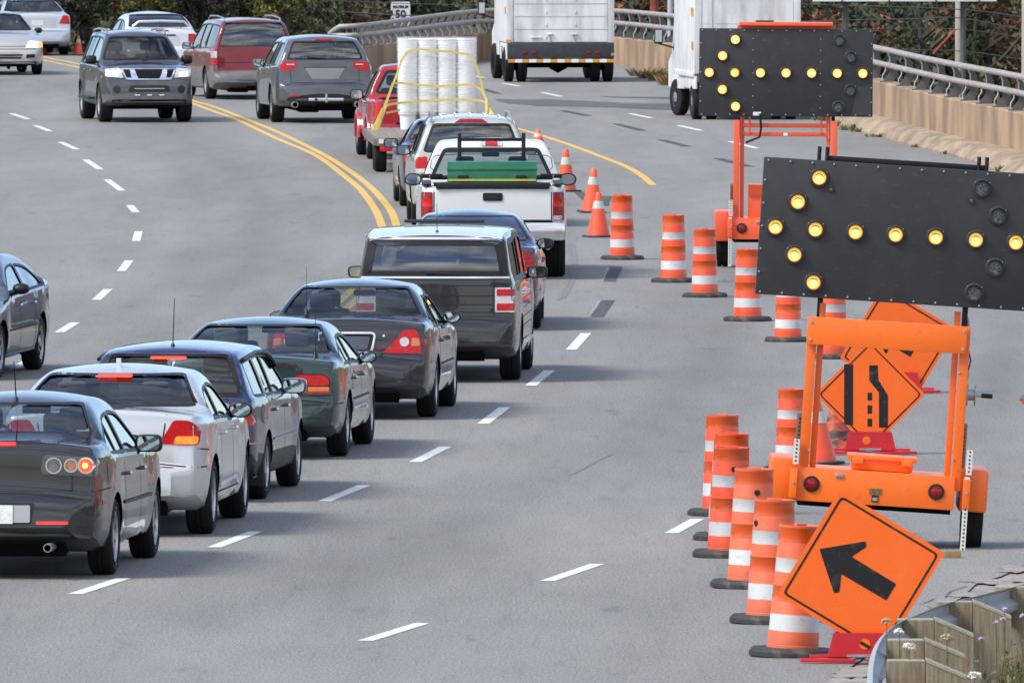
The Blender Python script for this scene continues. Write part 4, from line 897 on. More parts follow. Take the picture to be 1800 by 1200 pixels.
hs = c.P('taillight', rnd([(.36, .86), (.83, .84), (.82, .99), (.38, 1.02)], .05), mat('smoked_lens', (.07, .07, .075), .12, coat=1), skirt=.03)
c.P('lamp_bulb', circ(.725, .93, .024), 'litcore', mir=True, parent=hs, off=.020)
for o_, sg in zip(hs, (1, -1)):
    for nm, a, r_, m_ in (('reverse_light', .47, .056, smoky), ('indicator', .61, .046, 'amberdull'), ('brake_light', .73, .056, 'lit')):
        c.P(nm, circ(sg * a, .93, r_), m_, mir=False, parent=o_, off=.012)
        c.seam([circ(sg * a, .93, r_ + .006)], 'rear', .012, m='chrome', off=.018, closed=True)
c.P('high_brake_light', rnd(rect(-.16, 1.085, .16, 1.115), .012), 'litred', mir=False)
c.P('plate_recess', rnd([(-.30, .45), (.30, .45), (.33, .63), (-.33, .63)], .03), M['seam'], mir=False, off=.002)
c.P('bumper_pad', rnd(rect(-.29, .47, .29, .61), .015), 'plategrey', mir=False, off=.006)
c.P('number_plate', rect(-.15, .46, .15, .61), 'plate', mir=False, off=.014)
c.P('rear_reflector', rnd(rect(.34, .455, .60, .48), .01), 'litred', off=.008)
c.P('side_marker', rnd(rect(-.66, .60, -.50, .645), .01), 'redlens2', 'right', off=.006)
c.P('lower_valance', rnd([(-.68, .33), (.68, .33), (.58, .43), (-.58, .43)], .04), M['black'], mir=False, off=.004)
c.seam([[(-.79, .44), (-.60, .435), (-.48, .40)], [(.79, .44), (.60, .435), (.48, .40)]], 'rear', .016)
c.seam([[(-.90, .72), (-.3, .73)]], 'right', mir=True); std_side_seams(c, [.62, 1.60, 2.45])
c.seam([[(.5, .57), (1.6, .56), (2.2, .56)]], 'right', .03, True, 'black', .01)
c.wheels(n=10, w=.205); c.mirrors(1.78, .99, 'black', (.13, .23, .15), .12); c.handles([.72, 1.68], .80, p_grey); c.under([(-.93, -.45, .27, .035)]); c.antenna(.35, 0, .30, -.45)
c.P('fuel_door', rnd(rect(-.42, .78, -.24, .95), .03), p_grey, 'right', mir=False, off=.003, skirt=.01)
c.finish(); c.place(204, 1009, 5.8, scale=1.05)
driver(c, 1.38, .36, .52, 'driver at the wheel of the graphite saloon', (.05, .06, .09))

# --- silver saloon with lit left lamp
p_silver = paint('paint_silver', (.50, .52, .535), .55)
c = Car('sedan_car', 'silver saloon with lit brake lights and roof fin, just ahead of the graphite saloon', 'car', dict(
    ro=.80, wb=2.76, fo=.77, W=.905, r=.325, rr=.235, yo=.90, t=.44, rround=.95,
    top=sedan_top(.86, 2.76, .90, 1.42, .62, 1.085, -.12, .58, 1.45, 2.30, dz=.01, xd=.14, zc=1.0, zh=.84), belt=[(-1, .98), (0, .95), (2.6, .87), (3.6, .78)],
    glass=dict(cab=(-.0, 2.1), rear=(1.10, 1.335, .12, .10), xr=.7, front=(1.05, 1.33, .09, .07), xf=1.5, side=[(.00, .26), (.30, .90), (.96, 1.95)], rmat='tint', smat='sideg', seats=[.40, 1.4], zh=1.14, xm=(1.62, 1.26), dash=(2.0, 1.0))), QG)
c.sp['ro'] = .86; c.sp['fo'] = .90; c.x0 = -.86; c.x1 = 3.66
c.build(p_silver)
c.seam([[(-.52, .78), (-.56, 1.05)], [(.52, .78), (.56, 1.05)], [(-.52, .78), (-.40, .70), (.40, .70), (.52, .78)]], 'rear')
hs = c.P('taillight', rnd([(.50, .80), (.83, .79), (.84, .93), (.76, 1.0), (.62, 1.005)], .03), 'redlens2', skirt=.03)
for o_, sg in zip(hs, (1, -1)):
    p_ = rnd([(.62, .80), (.815, .80), (.82, .865), (.64, .865)], .02); p_ = p_ if sg > 0 else mirror_poly(p_)
    c.P('brake_light', p_, mat('lit_lens_yellow_red', (.7, .2, .02), .3, emit=(1, .15, .015), estr=.8, col2=(.7, .01, .005), vscale=14), mir=False, parent=o_, off=.012)
c.P('high_brake_light', rnd(rect(-.15, 1.315, .15, 1.34), .01), 'barlit', mir=False, off=.012)
c.P('plate_recess', rnd([(-.30, .72), (.30, .72), (.33, .88), (-.33, .88)], .03), M['seam'], mir=False, off=.002)
c.P('number_plate', rect(-.15, .73, .15, .87), 'plate', mir=False, off=.01)
c.seam([[(-.90, .60), (-.45, .60)], [(-.9, .77), (-.35, .74)]], 'right', mir=True); c.seam([[(-.78, .60), (-.5, .63), (.5, .63), (.78, .60)]], 'rear', .01)
c.P('lower_valance', rnd([(-.55, .27), (.55, .27), (.45, .36), (-.45, .36)], .04), M['black'], mir=False, off=.004)
std_side_seams(c, [.62, 1.62, 2.5]); c.seam([[(.45, .34), (2.2, .33)]], 'right', .014, True)
c.wheels(n=5, w=.225); c.mirrors(1.80, .98, 'black', (.14, .22, .14), .12, 'oval'); c.handles([.72, 1.70], .84, p_silver); c.under([(-.84, .5, .27, .035)])
m = MB(); zt = c.top(.75); m.prism([(-.09, -.02), (.09, -.02), (.07, .015), (-.05, .075), (-.075, .075)], -.02, .02, p_silver, ((.75, 0, zt), (1, 0, 0), (0, 0, 1), (0, 1, 0))); m.obj('roof_fin', c.root)
c.P('fuel_door', rnd(rect(-.34, .80, -.18, .95), .03), p_silver, 'right', mir=False, off=.003, skirt=.01)
c.finish(); c.place(377, 937, 4.6, scale=1.055)
driver(c, 1.42, .36, .47, 'driver at the wheel of the silver saloon', (.06, .06, .07)); driver(c, 1.42, -.36, .47, 'passenger beside the driver in the silver saloon', (.12, .10, .09))

# --- dark blue estate with pale cabin
def wagon_top(ro, wb, fo, H, bz, zbelt, xs, xf, xc, zc=.98, zh=.84, sp=.0, hz=None, rise=.02):
    a = -ro; e = wb + fo
    return [(a, .42), (a + .012, bz - .08), (a + .035, bz), (a + .085, bz + .012), (a + .105, bz + .06), (a + .105 + rise, zbelt), (a + xs - .06, H - .14), (a + xs - sp, H - .075), (a + xs + .06, H - .045), (a + xs + .45, H - .012), ((a + xs + xf) / 2 + .2, H), (xf, H - .035), (xf + (xc - xf) * .5, H - .03 - (H - .03 - zc) * .46), (xc, zc), (xc + .3, zc - .03), (e - .28, zh), (e - .12, zh - .08), (e - .05, zh - .20), (e - .015, .55), (e, .42)]
p_blue = paint('paint_indigo', (.014, .024, .095), .5)
c = Car('estate_car', 'dark blue estate with lit brake bar and tall whip aerial, ahead of the silver saloon', 'car', dict(
    ro=.98, wb=2.51, fo=.90, W=.8675, r=.31, rr=.215, yo=.86, t=.33, curve=.16, rround=.9,
    top=wagon_top(.98, 2.51, .90, 1.485, .66, 1.02, .34, 1.38, 2.15, zc=1.0, zh=.84), belt=[(-1, .97), (0, .95), (2.6, .88), (3.4, .80)], rc=[(-.98, .05), (-.6, .10), (.8, .11), (1.8, .11), (3.4, .07)],
    glass=dict(cab=(-.72, 1.95), rear=(1.02, 1.385, .10, .08), xr=-.2, front=(1.05, 1.39, .09, .07), xf=1.3, side=[(-.55, .02), (.10, .76), (.82, 1.85)], rmat='glass', smat='sideg', cabm='cabinl', seats=[.2, 1.15], seatmat='seatl', zh=1.2, xm=(1.45, 1.3), dash=(1.85, 1.0), seal=.045)), QG)
c.build(p_blue, low=(.42, M['black'])); c.P('bumper_trim', rnd(rect(-.82, .31, .82, .46), .03), M['black'], mir=False, off=.012)
hs = c.P('taillight', rnd([(.55, .73), (.84, .735), (.80, .84), (.745, .93), (.57, .93)], .03), 'redlens2', skirt=.03)
for o_, sg in zip(hs, (1, -1)):
    p_ = rnd([(.575, .85), (.76, .85), (.735, .915), (.58, .915)], .02); c.P('brake_light', p_ if sg > 0 else mirror_poly(p_), 'lit', mir=False, parent=o_, off=.012)
c.P('high_brake_light', rnd(rect(-.17, 1.345, .17, 1.37), .01), 'barlit', mir=False, off=.008)
c.seam([[(-.58, .62), (-.58, 1.0)], [(.58, .62), (.58, 1.0)], [(-.58, .67), (.58, .67)]], 'rear')
c.seam([[(-.92, .56), (-.45, .56)]], 'right', .016, True, 'steel', .006); c.seam([[(.42, .55), (2.1, .54)]], 'right', .022, True, 'steel', .008)
c.P('number_plate', rect(-.15, .74, .15, .88), 'plate', mir=False)
c.P('fuel_door', circ(-.30, .82, .085), p_blue, 'right', mir=False, off=.003, skirt=.01); c.seam([circ(-.30, .82, .09)], 'right', .008, closed=True)
std_side_seams(c, [.42, 1.36, 2.3]); c.wheels(n=7, w=.2); c.mirrors(1.60, 1.0, mat('blue_mirror_shell', (.02, .05, .12), .25, coat=1), (.13, .25, .15), .13, glass='mirror'); c.handles([.52, 1.46], .83, p_blue); c.under([(-.95, .5, .26, .03)])
c.antenna(-.35, 0, .42, .30); m = MB()
for sy in (-1, 1):
    pts = [(x, sy * (c.side(x, c.top(x) - .10) - .08), c.top(x) - (.02 if -.45 < x < 1.2 else .08)) for x in (-.55, -.42, -.3, .0, .4, .8, 1.15, 1.28)]
    v = MB(); pp = [(x, sy * (c.side(x, c.top(x) - .13) + .012), c.top(x) - .115) for x in (-.5, -.2, .2, .6, 1.0, 1.3, 1.5, 1.65)]; v.tube(pp, .022, M['black'], 6); v.obj('rain_deflector', c.root)
    f = MB(); f.box((-.34, sy * .77, .27), (.02, .19, .27), M['black'], None, .008); fo_ = f.obj('mudflap', c.root)
    f = MB(); X_ = Matrix.Translation((-.352, sy * .77, .25)) @ Matrix.Rotation(-math.pi / 2, 4, 'Y'); f.lathe([(.030, 0), (.030, .006), (.036, .006), (.036, 0)], M['whitep'], 20, X_, False)
    f.prism([(-.020, .024), (-.012, .024), (0, .002), (.012, .024), (.020, .024), (.003, -.006), (.014, -.026), (.007, -.026), (0, -.012), (-.007, -.026), (-.014, -.026), (-.003, -.006)], 0, .004, M['whitep'], ((-.353, sy * .77, .25), (0, -1, 0), (0, 0, 1), (-1, 0, 0)), None); f.obj('round_badge', fo_)
c.finish(); c.place(470, 876, 6.0)
driver(c, 1.18, .35, .54, 'driver in pale clothes inside the dark blue estate', (.45, .40, .33), (.5, .42, .3))

# --- dark green saloon
p_green = paint('paint_dark_green', (.013, .034, .032), .5)
c = Car('sedan_car', 'dark green saloon with wide rounded red tail lamps and a rusty exhaust pipe', 'car', dict(
    ro=1.05, wb=2.74, fo=.93, W=.91, r=.318, rr=.205, yo=.90, t=.50, rround=1.15, bow=.09,
    top=sedan_top(1.05, 2.74, .93, 1.375, .62, 1.035, -.42, .40, 1.30, 2.35, dz=.02, xd=.16, zc=.93, zh=.80), belt=[(-1, .92), (0, .90), (2.6, .83), (3.6, .76)],
    glass=dict(cab=(-.25, 2.1), rear=(1.06, 1.295, .115, .075), xr=.5, front=(.98, 1.30, .09, .07), xf=1.4, side=[(-.22, .85), (.91, 1.95)], rmat='glass', smat='sideg', seats=[.3, 1.3], zh=1.13, xm=(1.5, 1.22), dash=(2.1, .93))), QG)
c.build(p_green)
hs = c.P('taillight', rnd([(.415, .665), (.80, .665), (.80, .82), (.70, .862), (.45, .862)], .04), M['seam'], skirt=.03, off=.003)
for o_, sg in zip(hs, (1, -1)):
    for nm, pl, mm_ in (('brake_light', rnd([(.425, .745), (.795, .745), (.785, .82), (.70, .852), (.455, .852)], .035), 'redlens2'), ('reverse_light', rnd(rect(.43, .70, .565, .73), .012), 'clear'), ('indicator', rnd(rect(.575, .69, .79, .735), .012), 'amber'), ('red_lens', rnd(rect(.425, .668, .795, .688), .008), 'redlens2')):
        c.P(nm, pl if sg > 0 else mirror_poly(pl), mm_, mir=False, parent=o_, off=.012)
c.seam([[(-.5, .925), (.5, .925)], [(-.5, .70), (-.52, 1.0)], [(.5, .66), (.52, 1.0)], [(-.86, .645), (.86, .645)]], 'rear')
c.seam([[(-.78, .555), (.78, .555)]], 'rear', .02); c.seam([[(-.78, .42), (.78, .42)]], 'rear', .012)
c.P('boot_recess', rnd([(-.48, .93), (.48, .93), (.44, .975), (-.44, .975)], .02), M['seam'], mir=False, off=.001)
c.P('number_plate', rect(-.15, .72, .15, .86), 'plate', mir=False)
c.seam([[(-1.0, .56), (-.45, .56)]], 'right', .014, True); c.seam([[(.45, .56), (2.2, .55)]], 'right', .02, True, 'seam', .006)
std_side_seams(c, [.42, 1.42, 2.4]); c.wheels('cap', w=.2); c.mirrors(1.72, .93, 'black', (.14, .20, .13), .11, 'oval'); c.handles([.55, 1.5], .77, p_green); c.under([(-1.02, -.42, .25, .035)])
c.antenna(-.55, -.62, .38, -.02, .0025); c.finish(); c.place(612, 801, 4.6)
driver(c, 1.33, .36, .43, 'driver at the wheel of the dark green saloon', (.04, .045, .05)); driver(c, 1.33, -.36, .43, 'passenger in a red top in the dark green saloon', (.35, .06, .05), (.3, .2, .12))

# --- black saloon with chrome plate surround
p_black = paint('paint_black', (.016, .016, .020), .35)
c = Car('sedan_car', 'black saloon with chrome framed plate recess and triangular red tail lamps', 'car', dict(
    ro=1.05, wb=2.70, fo=.95, W=.9075, r=.318, rr=.215, yo=.90, t=.47, rround=1.05,
    top=sedan_top(1.05, 2.70, .95, 1.45, .68, 1.075, -.36, .36, 1.35, 2.25, dz=.02, xd=.18, zc=.98, zh=.84), belt=[(-1, .95), (0, .93), (2.6, .86), (3.6, .78)],
    glass=dict(cab=(-.2, 2.0), rear=(1.10, 1.365, .11, .085), xr=.5, front=(1.03, 1.37, .09, .07), xf=1.4, side=[(-.22, .06), (.10, .82), (.88, 1.9)], rmat='tint', smat='sideg', seats=[.3, 1.3], zh=1.16, xm=(1.55, 1.27), dash=(1.95, .98))), QG)
c.build(p_black)
hs = c.P('taillight', rnd([(.39, .715), (.80, .71), (.79, .86), (.74, .965), (.62, .965), (.52, .84)], .025), 'redlens2', skirt=.03)
for o_, sg in zip(hs, (1, -1)):
    for nm, pl, mm_ in (('reverse_light', circ(.62, .835, .05), 'clear'), ('indicator', rnd([(.69, .79), (.785, .79), (.775, .87), (.70, .88)], .02), 'amber')):
        c.P(nm, pl if sg > 0 else mirror_poly(pl), mm_, mir=False, parent=o_, off=.012)
c.P('plate_recess', rnd([(-.27, .72), (.27, .72), (.31, .93), (-.31, .93)], .05), M['seam'], mir=False, off=.002)
c.P('plate_holder', rnd([(-.22, .75), (.22, .75), (.26, .89), (-.26, .89)], .03), mat('blue_black_plate', (.03, .04, .06), .2, coat=1), mir=False, off=.006)
c.seam([rnd([(-.27, .72), (.27, .72), (.31, .93), (-.31, .93)], .05)], 'rear', .022, False, 'chrome', .014, True)
c.seam([[(.395, .71), (.33, .66), (.2, .655), (-.2, .655), (-.33, .66), (-.395, .71)]], 'rear'); c.seam([[(-.78, .44), (.78, .44)]], 'rear', .02)
c.seam([circ(.40, .90, .008, 8)], 'rear', .012, False, 'chrome', .006, True)
c.P('lower_valance', rnd([(-.60, .265), (.60, .265), (.48, .34), (-.48, .34)], .04), M['seam'], mir=False, off=.004)
c.P('side_marker', rnd(rect(-.93, .75, -.80, .86), .02), 'redlens', 'right')
c.seam([[(.45, .55), (2.2, .54)]], 'right', .02, True, 'seam', .006); std_side_seams(c, [.46, 1.42, 2.4])
c.wheels(n=7, w=.205); c.mirrors(1.68, 1.0, 'black', (.14, .21, .13), .12, 'oval'); c.handles([.55, 1.5], .80, p_black); c.under([(-1.02, .5, .25, .03)])
c.antenna(-.25, .48, .45, -.02, .002); c.finish(); c.place(768, 732, 4.0)
driver(c, 1.33, .36, .50, 'driver at the wheel of the black saloon', (.05, .05, .06))

# --- tall boxy wagon, silver roof
p_black2 = paint('paint_black_pearl', (.020, .019, .020), .35)
p_roofs = paint('paint_roof_silver', (.62, .63, .66), .4)
c = Car('crossover_car', 'tall boxy black wagon with silver roof, grooved tailgate and square red and white lamps', 'car', dict(
    ro=1.10, wb=2.995, fo=.95, W=.935, r=.36, rr=.25, yo=.930, t=.15, curve=.05, rround=.72, archup=.0, sh=.02,
    top=[(-1.10, .46), (-1.088, .62), (-1.06, .72), (-1.02, .735), (-1.0, .78), (-.985, 1.2), (-.90, 1.58), (-.88, 1.655), (-.82, 1.675), (-.3, 1.70), (.6, 1.727), (1.3, 1.72), (1.85, 1.69), (2.15, 1.45), (2.5, 1.16), (2.8, 1.12), (3.6, 1.02), (3.8, .93), (3.9, .75), (3.94, .55), (3.945, .46)],
    belt=[(-1.1, 1.13), (1, 1.12), (3, 1.04), (3.9, .95)], rc=[(-1.1, .05), (-.95, .05), (-.8, .07), (1.5, .08), (2.2, .08), (3.9, .07)], bot=[(-1.1, .42), (-.9, .34), (-.5, .25), (3.5, .22), (3.94, .3)], crown=.03,
    glass=dict(cab=(-.80, 2.3), rear=(1.215, 1.60, .075, .055), xr=.0, front=(1.2, 1.62, .08, .07), xf=1.7, side=[(-.72, -.02), (.04, .86), (.92, 1.98)], rmat='dark', smat='dark', seats=[-.1, .6, 1.5], zs=.80, zh=1.32, dash=(2.1, 1.1), seal=.10, sseal=.06, sk=dict(drop=.03))), QG)
c.build(p_black2)
for p in c.bodyme.polygons:
    if p.center.z > 1.635 - (.03 if p.center.x > -.6 else 0) and abs(p.normal.z) > .25 or (p.center.z > 1.64): pass
c.P('roof_panel', [(x, c.side(x, c.top(x) - .10) - .05) for x in (-.86, -.5, 0, .5, 1., 1.5, 1.84)] + [(x, -(c.side(x, c.top(x) - .10) - .05)) for x in (1.84, 1.5, 1., .5, 0, -.5, -.86)], p_roofs, 'top', mir=False, off=.004, skirt=.0)
c.P('roof_edge', rnd([(-.76, 1.618), (.76, 1.618), (.72, 1.70), (-.72, 1.70)], .02), p_roofs, mir=False, off=.006, skirt=.01)
for z in (1.10, .985, .885, .80): c.seam([[(-.655, z), (.655, z)]], 'rear', .014)
c.seam([[(-.655, .755), (.655, .755)], [(-.66, .755), (-.665, 1.20)], [(.66, .755), (.665, 1.20)]], 'rear', .014)
c.seam([[(-.84, 1.192), (.84, 1.192)]], 'rear', .022, False, 'chrome', .012)
hs = c.P('taillight', rnd(rect(.675, .80, .90, 1.08), .02), 'clear', skirt=.03)
for o_, sg in zip(hs, (1, -1)):
    for nm, z0_, z1_, mm_ in (('red_lens', .985, 1.06, 'redlens2'), ('red_lens', .82, .90, 'redlens2')):
        pl = rnd(rect(.695, z0_, .885, z1_), .008); c.P(nm, pl if sg > 0 else mirror_poly(pl), mm_, mir=False, parent=o_, off=.012)
c.seam([[(-.9, .46), (.9, .46)]], 'rear', .02); c.seam([[(.3, .42), (2.7, .40)]], 'right', .05, True, 'chrome', .01)
c.P('number_plate', rect(-.15, .58, .15, .72), 'plategrey', mir=False)
for z in (.60, .70, .80, .90): c.seam([[(.45, z), (2.5, z)]], 'right', .008, True)
std_side_seams(c, [.42, 1.45, 2.55], z0=.38); c.wheels(n=5, w=.235); c.mirrors(1.98, 1.15, 'black', (.14, .24, .14), .14); c.handles([.55, 1.6], .97); c.under([(-1.08, .6, .30, .03)], .26)
c.wiper(-.10, 1.24, .42, 1.22); c.antenna(-.55, 0, .30, -.1, .003)
m = MB(); m.box((1.2, 0, 1.765), (.08, .92, .02), M['black'], Matrix.Rotation(R(-15), 4, 'Y'), .004); m.obj('sunroof_deflector', c.root)
c.finish(); c.place(916, 667, 2.5)

# --- midnight blue saloon behind the tall wagon
p_mid = paint('paint_midnight', (.020, .030, .062), .5)
c = Car('sedan_car', 'midnight blue saloon with striped tail lamp between the white pickup and boxy black wagon', 'car', dict(
    ro=1.05, wb=2.85, fo=.95, W=.893, r=.325, rr=.225, yo=.885, t=.48, rround=1.1,
    top=sedan_top(1.05, 2.85, .95, 1.455, .70, 1.075, -.32, .45, 1.45, 2.35, dz=.02, xd=.18, zc=.98, zh=.84), belt=[(-1, .95), (0, .93), (2.6, .86), (3.6, .78)],
    glass=dict(cab=(-.2, 2.0), rear=(1.10, 1.37, .11, .085), xr=.5, front=(1.03, 1.37, .09, .07), xf=1.5, side=[(-.12, .90), (.96, 1.98)], rmat='tint', smat='sideg', seats=[.3, 1.35], zh=1.16, dash=(2.05, .98))), QG)
c.build(p_mid)
c.P('taillight', rnd([(.50, .74), (.81, .74), (.80, .93), (.72, .985), (.52, .985)], .03), 'redlens', skirt=.03)
for z in (.80, .86, .92): c.seam([[(.50, z), (.80, z)], [(-.50, z), (-.80, z)]], 'rear', .012, False, 'redlens2', .012)
c.seam([[(-.8, .68), (.8, .68)], [(-.5, .7), (-.5, 1.03)], [(.5, .7), (.5, 1.03)]], 'rear'); c.P('number_plate', rect(-.15, .75, .15, .88), 'plate', mir=False)
std_side_seams(c, [.5, 1.5, 2.5]); c.wheels(n=5, w=.21); c.mirrors(1.78, .99, 'black', (.13, .22, .14), .11, 'oval'); c.handles([.6, 1.6], .82, p_mid); c.under(); c.finish(); c.place(951, 577, .8)

# --- white pickup
p_white = paint('paint_white', (.60, .61, .62), .0, .32)
c = Car('pickup_truck', 'white pickup with black headache rack and green toolbox in its bed', 'pickup', dict(
    ro=1.25, wb=3.65, fo=.95, W=1.005, r=.385, rr=.24, yo=1.0, t=.30, sh=.02, rround=.55, flare=.02, bow=.03, curve=.12,
    top=[(-1.25, .62), (-1.24, 1.24), (-1.22, 1.285), (-1.17, 1.29), (-1.0, 1.29), (.70, 1.29), (.735, 1.32), (.80, 1.55), (.86, 1.78), (.94, 1.845), (1.3, 1.87), (1.9, 1.85), (2.15, 1.78), (2.5, 1.5), (2.85, 1.22), (3.1, 1.20), (4.2, 1.12), (4.42, 1.05), (4.55, .9), (4.59, .7), (4.6, .55)],
    belt=[(-1.25, 1.24), (.6, 1.24), (.9, 1.20), (3, 1.18), (4.6, 1.05)], rc=[(-1.25, .04), (.6, .05), (.95, .13), (2.0, .13), (2.8, .1), (4.6, .1)], bot=[(-1.25, .60), (-.8, .55), (-.5, .5), (4.0, .42), (4.6, .45)], crown=.03,
    bed=(-1.17, .66, .72, .80, 1.45), archup=.04,
    glass=dict(cab=(.86, 2.6), rear=(1.34, 1.72, .15, .12), xr=1.4, front=(1.28, 1.74, .1, .08), xf=1.8, side=[(1.02, 2.35)], rmat='glass', smat='sideg', seats=[1.35], zs=.85, zh=1.46, xm=(2.05, 1.62), dash=(2.6, 1.18), seal=.05)), QG)
c.build(p_white)
c.seam([[(-.80, .80), (-.80, 1.27)], [(.80, .80), (.80, 1.27)]], 'rear', .016)
c.seam([[(-.75, .83), (.75, .83)]], 'rear', .008, False, 'whitep', .01)
hs = c.P('taillight', rnd([(.815, .80), (.972, .80), (.968, 1.19), (.82, 1.19)], .02), 'redlens', skirt=.03)
for o_, sg in zip(hs, (1, -1)):
    pl = rnd(rect(.825, .81, .935, .87), .01); c.P('reverse_light', pl if sg > 0 else mirror_poly(pl), 'clear', mir=False, parent=o_, off=.012)
    pl = rnd(rect(.825, .99, .955, 1.09), .02); c.P('red_lens', pl if sg > 0 else mirror_poly(pl), 'redlens2', mir=False, parent=o_, off=.010)
c.P('tailgate_handle', rnd(rect(-.135, 1.07, .135, 1.18), .03), M['black'], mir=False, off=.012); c.P('tailgate_latch', rnd(rect(-.07, 1.10, .07, 1.15), .01), M['seam'], mir=False, off=.018)
m = MB(); m.box((-1.215, 0, 1.275), (.11, 1.55, .085), M['black'], None, .02); m.obj('tailgate_cap', c.root)
for sy in (-1, 1):
    m = MB(); m.box((-.27, sy * .9, 1.296), (1.9, .13, .02), M['black'], None, .006); m.obj('bed_rail_cap', c.root)
m = MB(); m.box((-1.31, 0, .66), (.16, 1.98, .26), M['chrome'], None, .05); m.box((-1.30, 0, .80), (.17, 1.62, .03), M['black'], None, .01); bo = m.obj('rear_bumper', c.root)
m = MB(); m.box((-1.25, 0, .50), (.12, 1.1, .10), M['black'], None, .02); m.box((-1.30, 0, .47), (.15, .10, .08), M['under']); m.obj('tow_bar', c.root)
m = MB(); m.box((-1.395, 0, .66), (.012, .30, .15), M['plate']); m.obj('number_plate', c.root)
std_side_seams(c, [.74, 1.0, 2.45], z0=.5); c.wheels(n=6, w=.265); c.mirrors(2.30, 1.26, 'black', (.16, .25, .18), .12, 'oval'); c.handles([1.15], 1.08); c.under([(-1.2, -.75, .45, .04)], .38)
m = MB()      # headache rack
for sy in (-1, 1):
    m.box((.62, sy * .44, 1.62), (.05, .055, .66), M['black'], None, .008); m.box((.62, sy * .82, 1.36), (.06, .30, .06), M['black'], None, .01); m.cyl((.585, sy * .85, 1.36), (.575, sy * .85, 1.36), .012, M['chrome'], 8)
    m.box((.62, sy * .64, 1.335), (.05, .4, .05), M['black'], None, .008)
m.box((.62, 0, 1.86), (.05, .92, .045), M['black'], None, .008)
rk = m.obj('headache_rack', c.root)
m = MB()
for sy in (-1, 1): m.tube([(.66, sy * .44, 1.66), (.66, sy * .76, 1.64), (.66, sy * .82, 1.60), (.66, sy * .84, 1.48), (.66, sy * .8, 1.44)], .006, M['black'], 6)
m.tube([(.66, -.44, 1.66), (.66, .44, 1.66)], .005, M['black'], 6); m.obj('rack_wire', c.root)
c.P('high_brake_light', rnd(rect(-.15, 1.765, .15, 1.82), .015), 'clear', mir=False, off=.012); c.P('brake_light', rnd(rect(-.085, 1.77, .085, 1.815), .01), 'redlens2', mir=False, off=.018)
c.finish(); c.place(993, 486, -.6); PICKUP = c
m = MB(); gm = mat('green_toolbox_paint', (.010, .165, .085), .38, coat=.3, var=.25, vscale=4)
m.box((.28, 0, .93), (.50, 1.22, .40), gm, None, .012); m.box((.28, 0, 1.03), (.52, 1.24, .04), gm, None, .008)
for sy in (-1, 1):
    m.box((.020, sy * .40, .925), (.02, .15, .04), M['seam'], None, .003)
tb = m.obj('toolbox', None, label='green steel toolbox lying across the bed of the white pickup', cat='toolbox')
m = MB(); m.box((.0, 0, .88), (.03, 1.20, .025), mat('yellow_strap', (.60, .48, .08), .6, var=.2, vscale=20)); m.obj('yellow_edge', tb)
tb.matrix_world = c.root.matrix_basis @ Matrix.Translation((-.35, 0, .45)); tb.scale = (1, 1, 1)

# --- silver beige suv ahead of the pickup
p_beige = paint('paint_champagne', (.46, .44, .41), .5)
c = Car('suv_car', 'champagne silver suv with roof rails, just ahead of the white pickup', 'suv', dict(
    ro=1.0, wb=2.72, fo=.90, W=.905, r=.345, rr=.22, yo=.895, t=.30, curve=.15, rround=.8,
    top=wagon_top(1.0, 2.72, .90, 1.70, .74, 1.13, .36, 1.6, 2.35, zc=1.12, zh=.98), belt=[(-1, 1.08), (0, 1.06), (2.6, 1.0), (3.6, .92)], rc=[(-1, .05), (-.6, .09), (.8, .11), (1.8, .11), (3.6, .08)],
    bot=[(-1, .42), (-.7, .32), (3.3, .28), (3.62, .36)],
    glass=dict(cab=(-.70, 2.2), rear=(1.15, 1.56, .09, .07), xr=-.1, front=(1.17, 1.60, .09, .07), xf=1.6, side=[(-.55, .0), (.06, .86), (.92, 2.05)], rmat='dark', smat='dark', seats=[.3, 1.3], zs=.75, zh=1.34, seal=.03)), QG)
c.build(p_beige)
c.P('high_brake_light', [(-.25, 1.583), (.25, 1.583), (.16, 1.635), (-.16, 1.635)], 'redlens', mir=False, off=.01)
hs = c.P('taillight', rnd([(.66, .90), (.85, .89), (.84, 1.06), (.68, 1.08)], .03), 'redlens2', skirt=.03); c.P('reverse_light', rnd(rect(.68, .83, .84, .89), .02), 'clear'); c.P('rear_reflector', rnd(rect(.70, .72, .84, .81), .02), 'redlens2')
for sy in (-1, 1):
    q = MB(); q.tube([(x, sy * (c.side(x, c.top(x) - .10) - .07), z) for x, z in ((-.66, 1.60), (-.56, 1.69), (-.42, 1.72), (.3, 1.73), (1.2, 1.715), (1.35, 1.64))], .018, M['steel'], 8); q.obj('roof_rail', c.root)
for k in range(5): c.seam([[(-.55, -.44 + .22 * k), (1.3, -.44 + .22 * k)]], 'top', .03, False, 'whitep', .012)
std_side_seams(c, [.42, 1.4, 2.4], z0=.4); c.wheels(n=5, w=.225); c.mirrors(1.85, 1.10, 'black', (.14, .22, .16), .13); c.under([], .26); c.finish(); c.place(723, 397, -1.8, 'left')

